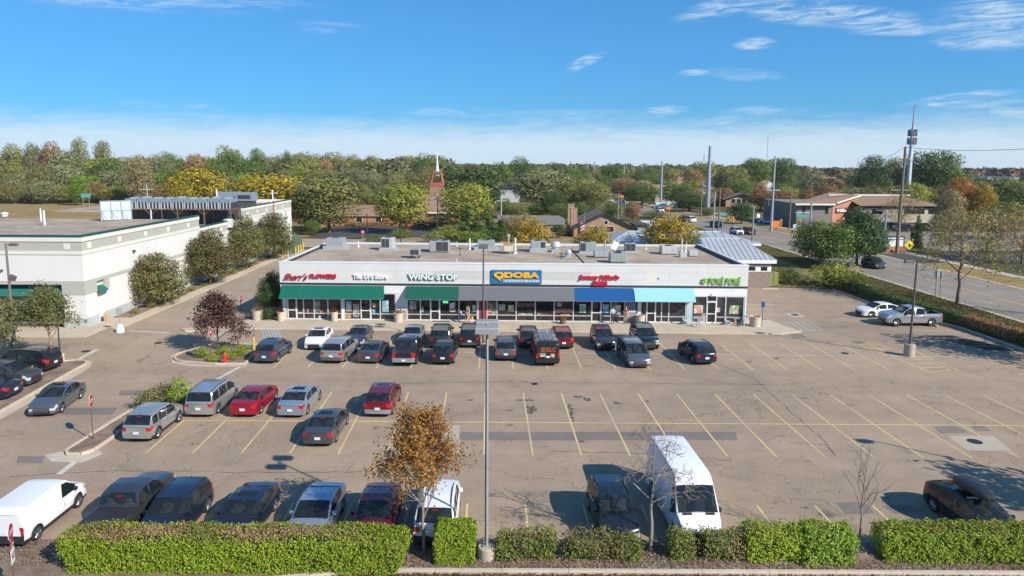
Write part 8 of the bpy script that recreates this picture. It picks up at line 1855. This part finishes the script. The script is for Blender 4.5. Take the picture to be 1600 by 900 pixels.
def mast_sign(par, px0, px1, py, Y):
    a, b = atY(px0, py, Y), atY(px1, py, Y); x, y = par.location.x, par.location.y; MB().tube((a.x - x, Y - y, a.z), (b.x - x, Y - y, b.z), .1, n=6).build('mast_arm', M_STPOLE, par)
mast_sign(board(1131.5, 336.5, 171, 12.5, 4, M_SGR, 'green street name sign left of the slim steel pole'), 1114, 1138, 333.5, 171.3)
mast_sign(board(1252, 337, 164, 16, 4.2, M_SGR, 'green street name sign before the brick office'), 1243, 1266, 332.5, 164.3)
board(1212, 350, 170, 12, 10, M_SOR, 'large orange work sign by the crossing', posts=2); board(972, 307, 210, 6.5, 6.5, M_SOR, 'orange diamond work sign before the far bend', posts=1, diamond=True); board(1045, 325.5, 218, 6.5, 5, M_SOR, 'orange work sign across the road', posts=1)
board(134, 305.5, 215, 15, 6, pm('sign_teal', (.10, .33, .30), .5), 'teal scoreboard sign on two posts in the mowed field', posts=2, name='field_sign', cat='sign')
board(1185, 337, 170, 5, 6, M_SIGNW, 'white sign at the crossing right of the round tree'); board(1115, 340, 172, 4, 8, pm('sign_pale_yellow', (.6, .62, .3), .5), 'pale yellow sign on the light grey signal pole'); board(1242, 354, 172, 6, 7, pm('sign_pale_blue', (.38, .5, .58), .5), 'pale blue sign below the green street sign', posts=1)
b = at(567, 373.5); stp = thing('stop_sign', 'round pink red stop sign behind the shop roof', 'stop sign', (b.x, b.y, 0), 0, 'stop signs'); zc_ = atY(567, 371, b.y).z; f = ngon(8, .45, 0, math.pi / 8).build('sign_plate', pm('sign_faded_red', (.50, .10, .12), .5), stp); f.location = (0, 0, max(1.5, zc_)); flat_text('sign_word', 'STOP', .6, .22, M_SIGNW, f, (0, -.012, 0)); MB().tube((0, .04, 0), (0, .04, max(1.5, zc_) + .3), .04, n=6).build('post', M_GALV, stp)
b = at(635, 362); tag(MB().lathe([(.5, 0), (.42, 1.2), (.42, 1.9), (.3, 2.0), (.01, 2.0)], 12).build('barrel', pm('barrel_orange', (.55, .08, .03), .6)), 'orange red barrel in the church parking lot', 'barrel').location = b
# ================================================================== trees beyond the shops
def bt(label, px, pt, Y, w_px, var, mat, name='tree', sub=None, z0=0.0, group=None, wide=1.0, cat='tree'):
    t = atY(px, pt, Y); v = VAR[var]; return place_tree(name, label, cat, (t.x, Y, z0), t.z - z0, w_px * Y / FOC * wide, random.choice(v) if sub is None else v[sub], M_LEAF[mat], group)
random.seed(19)
for a in [
 ('gold locust tree left of centre behind the store roof', 308, 268, 165, 92, 'wide', 'gold', 'locust_tree'), ('second gold locust tree behind the store roof units', 421, 277, 163, 118, 'wide', 'gold', 'locust_tree'), ('small gold crown in front of the left locust', 283, 283, 158, 46, 'round', 'gold', 'locust_tree'),
 ('tall orange tinted tree in the woodland edge', 215, 246, 250, 42, 'oval', 'tan', 'tree'),
 ('broad olive locust tree on the lawn left of the church', 512, 280, 158, 98, 'wide', 'olive', 'locust_tree'), ('yellow green locust tree in front of the church tower', 625, 290, 156, 84, 'wide', 'yellowgreen', 'locust_tree'),
 ('olive tree between the store end and the lawn locust', 475, 292, 162, 62, 'round', 'olive', 'tree'), ('small green tree on the lawn by the store end', 487, 345, 152, 26, 'round', 'green', 'tree'),
 ('large dark green tree right of the church spire', 735, 262, 215, 100, 'wide', 'dark', 'tree'), ('yellow crowned locust right of the pale utility pole', 728, 290, 163, 84, 'wide', 'yellowgreen', 'locust_tree'),
 ('dark spruce left of the grey house', 733, 318, 146, 44, 'cone', 'green', 'spruce_tree'), ('second dark spruce left of the grey house', 762, 324, 144, 48, 'cone', 'green', 'spruce_tree'), ('third low spruce by the grey house', 782, 343, 143, 34, 'cone', 'dark', 'spruce_tree'),
 ('grey green willow behind the grey house', 848, 268, 235, 92, 'wide', 'greygreen', 'willow_tree'), ('olive tree right of the willow', 903, 283, 232, 70, 'round', 'olive', 'tree'), ('olive tree at the bend of the road', 930, 288, 225, 52, 'round', 'olive', 'tree'), ('dark tree under the willow', 868, 300, 205, 40, 'oval', 'dark', 'tree'),
 ('bare looking grey shrub tree at the grey house', 800, 338, 150, 46, 'round', 'tan', 'tree'),
 ('golden orange tree just behind the shop roof', 828, 344, 101, 66, 'round', 'gold', 'tree'), ('smaller golden tree behind the greenish rooftop unit', 929, 358, 101, 64, 'round', 'gold', 'tree'), ('golden tree right of the brick hall', 1046, 340, 103, 80, 'round', 'gold', 'tree'), ('green gold tree beside the metal hip roof', 1088, 366, 99, 40, 'round', 'yellowgreen', 'tree'), ('dark clipped tree at the grey house corner', 874, 352, 148, 22, 'round', 'dark', 'tree'),
 ('thin rusty tree on the road median', 989, 316, 195, 26, 'oval', 'rust', 'tree'), ('broad green tree beyond the far bend', 1004, 290, 268, 52, 'wide', 'green', 'tree'), ('pinkish tan tree above the broad green tree', 1004, 284, 300, 46, 'round', 'tan', 'tree'),
 ('dark leafy thicket left of the massive steel pole', 1078, 303, 235, 58, 'round', 'dark', 'tree'), ('tan thicket behind the massive steel pole', 1092, 298, 262, 50, 'round', 'tan', 'tree'), ('bright yellow green tree left of the massive steel pole', 1080, 283, 300, 40, 'round', 'yellowgreen', 'tree'), ('bushy olive shrub tree at the massive pole foot', 1108, 325, 216, 28, 'round', 'olive', 'tree'),
 ('round dark tree on the dry verge behind the signals', 1160, 317, 186, 40, 'round', 'dark', 'tree'), ('tan green tree right of the lodge', 1190, 296, 250, 40, 'oval', 'rust', 'tree'), ('brown green trees behind the slim steel pole', 1222, 299, 235, 50, 'oval', 'rust', 'tree'), ('dark low evergreen behind the yellow signals', 1234, 322, 195, 18, 'cone', 'dark', 'spruce_tree'),
 ('big green tree left of the cell tower', 1366, 247, 268, 52, 'oval', 'dark', 'oak_tree'), ('big green tree right of the cell tower', 1441, 243, 275, 54, 'round', 'dark', 'oak_tree'), ('largest green tree on the right skyline', 1474, 241, 272, 62, 'round', 'green', 'oak_tree'), ('yellowish tree between the skyline oaks', 1398, 251, 285, 30, 'round', 'olive', 'tree'),
 ('orange red tree right of the brick office', 1500, 279, 205, 42, 'oval', 'orange', 'maple_tree'), ('second orange tree beside the golden one', 1524, 296, 175, 46, 'round', 'orange', 'maple_tree'), ('golden tree right of the orange ones', 1538, 293, 172, 34, 'round', 'gold', 'maple_tree'), ('dark green tree at the right edge behind the tan thicket', 1582, 289, 178, 74, 'round', 'green', 'tree'),
 ('bare tan tree before the brick office', 1412, 302, 172, 52, 'thin', 'tan', 'tree'), ('grey tan tree right of the brick office', 1488, 300, 168, 42, 'oval', 'tan', 'tree'), ('dark cone tree across the road', 1436, 336, 128, 22, 'cone', 'dark', 'spruce_tree'),
 ('tan thicket across the road left part', 1490, 333, 124, 60, 'thin', 'tan', 'tree'), ('tan thicket across the road right part', 1548, 330, 118, 72, 'thin', 'tan', 'tree'), ('brownish thicket at the right edge across the road', 1604, 338, 112, 70, 'thin', 'rust', 'tree'), ('green shrub tree at the right edge behind the road', 1570, 318, 150, 60, 'round', 'olive', 'tree')]:
    bt(a[0], a[1], a[2], a[3], a[4], a[5], a[6], a[7])
for px, pt, w, lb in ((1015, 330, 28, 'green shrub right of the dark suvs on the bend'),): bt(lb, px, pt, 205, w, 'shrub', 'green', 'shrub')
for i, (px, py, w, h, m, lb) in enumerate([(700, 374, 7, 2.6, 'yellowgreen', 'yellow green shrub behind the shops, right of the church drive'), (722, 377, 7, 2.2, 'yellowgreen', 'second yellow green shrub behind the shops'), (745, 380, 6, 2.0, 'brightgreen', 'bright green shrub behind the long two tone unit'), (677, 379, 5, 1.8, 'olive', 'olive shrub at the back street kerb'), (628, 371, 5.5, 1.6, 'green', 'clipped green shrub at the church drive'), (590, 377, 5, 1.3, 'green', 'low green shrub by the pink stop sign'), (690, 352, 14, 2.2, 'dark', 'dark hedge like shrub before the church'), (560, 352, 9, 1.2, 'tan', 'dry shrub along the church lot'), (600, 352, 9, 1.2, 'tan', 'second dry shrub along the church lot'), (1012, 374, 6, 1.8, 'olive', 'olive shrub behind the dish panel'), (770, 378, 6, 2.2, 'dark', 'dark shrub under the spruces')]):
    p = at(px, py); place_tree('shrub', lb, 'shrub', (p.x, p.y, 0), h, w, VAR['shrub'][i % 2], M_LEAF[m])
# woodland edge on the left: single trees, then the mass of the wood behind
edge = []
kinds = [('olive', 'olive'), ('greygreen', 'grey green'), ('green', 'deep green'), ('rust', 'brownish'), ('brightgreen', 'bright green'), ('yellowgreen', 'yellowish')]
wt_ = [.3, .27, .18, .12, .04, .09]
def belt(px0, px1, n, Y0, Y1, top0, top1, w0, w1, place, kinds=kinds, wts=wt_, shapes=('round', 'oval', 'wide'), seed=0):
    r_ = random.Random(seed); L = []
    for i in range(n):
        px = px0 + (px1 - px0) * (i + r_.uniform(.1, .9)) / n; Y = r_.uniform(Y0, Y1); k = r_.choices(range(len(kinds)), wts)[0]
        L.append((px, r_.uniform(top0, top1), Y, r_.uniform(w0, w1), r_.choice(shapes), k))
    cnt = {}
    for px, pt, Y, w, sh, k in sorted(L):
        mt, kn = kinds[k]; c = cnt.get(k, 0); cnt[k] = c + 1
        bt('%s %s tree from the left in the %s' % (nth(c), kn, place), px, pt, Y, w, sh, mt, 'woodland_tree', group='trees of the ' + place)
belt(-10, 330, 16, 258, 270, 284, 300, 30, 50, 'front rank of the left woodland', seed=1); belt(-15, 470, 22, 272, 290, 258, 278, 38, 60, 'middle rank of the left woodland', seed=2); belt(-15, 480, 20, 300, 330, 238, 254, 42, 62, 'back rank of the left woodland', seed=3)
for px, pt, w, mt, sh, lb in ((122, 218, 26, 'greygreen', 'oval', 'tallest grey green crown on the left skyline'), (160, 226, 30, 'olive', 'round', 'second tallest olive crown on the left skyline'), (50, 226, 26, 'greygreen', 'oval', 'pale grey green crown on the left skyline'), (80, 228, 34, 'rust', 'round', 'brownish crown on the left skyline'), (20, 231, 40, 'olive', 'round', 'olive crown at the left end of the skyline'), (352, 234, 36, 'olive', 'round', 'dark olive crown above the gold locusts on the skyline'), (400, 237, 30, 'green', 'round', 'green crown right of the gold locusts on the skyline'), (448, 239, 18, 'green', 'oval', 'narrow green crown on the skyline above the store end'), (120, 278, 30, 'brightgreen', 'oval', 'bright lime tree within the left woodland')):
    bt(lb, px, pt, 318 if pt < 260 else 252, w, sh, mt, 'woodland_tree')
k2 = kinds
belt(440, 680, 12, 300, 330, 262, 280, 34, 50, 'lower wood behind the church hall', k2, [.25, .3, .3, .05, .02, .08], seed=4); belt(440, 690, 13, 335, 380, 243, 254, 36, 54, 'upper wood behind the church hall', k2, [.25, .3, .35, .03, .0, .07], seed=5)
bt('dark copper tree beneath the wood behind the far store', 580, 272, 345, 34, 'round', 'purple', 'copper_beech'); bt('rusty small tree before the white far store', 577, 281, 322, 17, 'round', 'orange', 'maple_tree'); bt('tan tree right of the white far store', 612, 277, 300, 24, 'round', 'tan', 'tree'); bt('rusty tree left of the far store', 556, 281, 300, 22, 'round', 'rust', 'tree')
belt(690, 800, 8, 300, 360, 254, 264, 34, 46, 'wood right of the spire', k2, [.35, .15, .2, .1, 0, .2], seed=6); belt(780, 960, 13, 280, 420, 258, 276, 26, 44, 'wood left of the pole line', k2, [.3, .15, .4, .1, 0, .05], seed=7); bt('pointed dark conifer left of the willow', 785, 252, 330, 18, 'cone', 'dark', 'spruce_tree'); bt('tall green crown behind the willow', 812, 250, 320, 40, 'round', 'green', 'tree'); bt('green crown on the skyline before the pole line', 866, 256, 420, 26, 'round', 'dark', 'tree')
belt(880, 1060, 14, 340, 520, 262, 276, 24, 38, 'skyline wood along the far road', k2, [.3, .1, .45, .1, 0, .05], seed=8); belt(960, 1040, 6, 300, 360, 276, 292, 30, 44, 'trees just above the far road', k2, [.3, .1, .45, .1, 0, .05], seed=18)
belt(1040, 1230, 14, 300, 420, 250, 268, 32, 48, 'upper wood behind the steel poles', k2, [.3, .2, .35, .12, 0, .03], seed=9); belt(1040, 1240, 12, 260, 300, 282, 306, 28, 42, 'lower wood behind the steel poles', k2, [.25, .15, .3, .25, 0, .05], seed=10); bt('rounded big crown on the skyline left of the slim steel pole', 1180, 252, 380, 50, 'round', 'green', 'oak_tree')
belt(1220, 1480, 14, 215, 260, 286, 302, 32, 48, 'lower wood behind the brick office', k2, [.3, .15, .15, .3, 0, .1], seed=11); belt(1220, 1420, 10, 280, 340, 272, 286, 34, 48, 'upper wood behind the brick office', k2, [.3, .25, .15, .25, 0, .05], seed=12)
belt(1480, 1640, 9, 230, 330, 272, 292, 30, 44, 'wood at the right horizon', k2, [.35, .1, .35, .15, 0, .05], seed=13)
belt(760, 960, 12, 176, 232, 306, 326, 22, 36, 'shrubby grove behind the grey house', k2, [.3, .15, .35, .1, 0, .1], seed=21)
belt(470, 700, 9, 205, 245, 288, 306, 24, 38, 'nearer grove behind the church hall', k2, [.3, .15, .3, .1, 0, .15], seed=22)
# far mass of the woods: one object per stretch of horizon
def far_wood(name, px0, px1, Y0, Y1, top0, top1, n, mat, seed):
    rng = np.random.default_rng(seed); C_, N_2 = [], []
    for i in range(n):
        px = rng.uniform(px0, px1); Y = rng.uniform(Y0, Y1); t = atY(px, rng.uniform(top0, top1), Y); h = max(7, t.z); w = rng.uniform(8, 14)
        d = rng.normal(0, 1, (170, 3)); d /= np.linalg.norm(d, axis=1, keepdims=True); d[:, 2] = np.abs(d[:, 2]) * 1.0 - .25
        P = np.array([t.x, Y, h * .55]) + d * np.array([w * .6, w * .6, h * .45]) * rng.uniform(.8, 1.08, (170, 1)); C_.append(P); N_2.append(d)
    o = link_mesh(name, leaf_mesh(name, np.concatenate(C_), np.concatenate(N_2), 1.7, mat, rng)); o['kind'] = 'stuff'; return o
M_FARW = leafmat('far_wood_leaf', (0.096, 0.123, 0.045), (0.184, 0.193, 0.079), (0.193, 0.149, 0.070), objvar=0); M_FARB = leafmat('far_wood_brown', (0.149, 0.114, 0.061), (0.210, 0.149, 0.079), (0.105, 0.105, 0.052), objvar=0)
far_wood('distant_wood', -60, 700, 340, 470, 240, 252, 230, M_FARW, 1); far_wood('distant_wood', 690, 1080, 480, 900, 252, 260, 170, M_FARW, 2); far_wood('distant_wood', 1040, 1260, 430, 700, 253, 264, 140, M_FARW, 3); far_wood('distant_wood', 1230, 1680, 400, 800, 258, 268, 240, M_FARB, 4); far_wood('distant_wood', 1400, 1680, 300, 420, 272, 284, 80, M_FARW, 5)
# ------------------------------------------------------------------ the thin autumn air between here and the far woods
hz = MB().box(-2600, 2600, -100, 3600, -1.1, 62).build('haze', []); hz.data.materials.clear()
hm = bpy.data.materials.new('haze_air'); hm.use_nodes = True; ht = hm.node_tree; ht.nodes.clear()
ho = nd(ht, 'ShaderNodeOutputMaterial'); hv = nd(ht, 'ShaderNodeVolumePrincipled'); hv.inputs['Color'].default_value = (.93, .95, 1, 1); hv.inputs['Density'].default_value = .00008
ht.links.new(hv.outputs[0], ho.inputs['Volume']); hz.data.materials.append(hm); hz['kind'] = 'stuff'
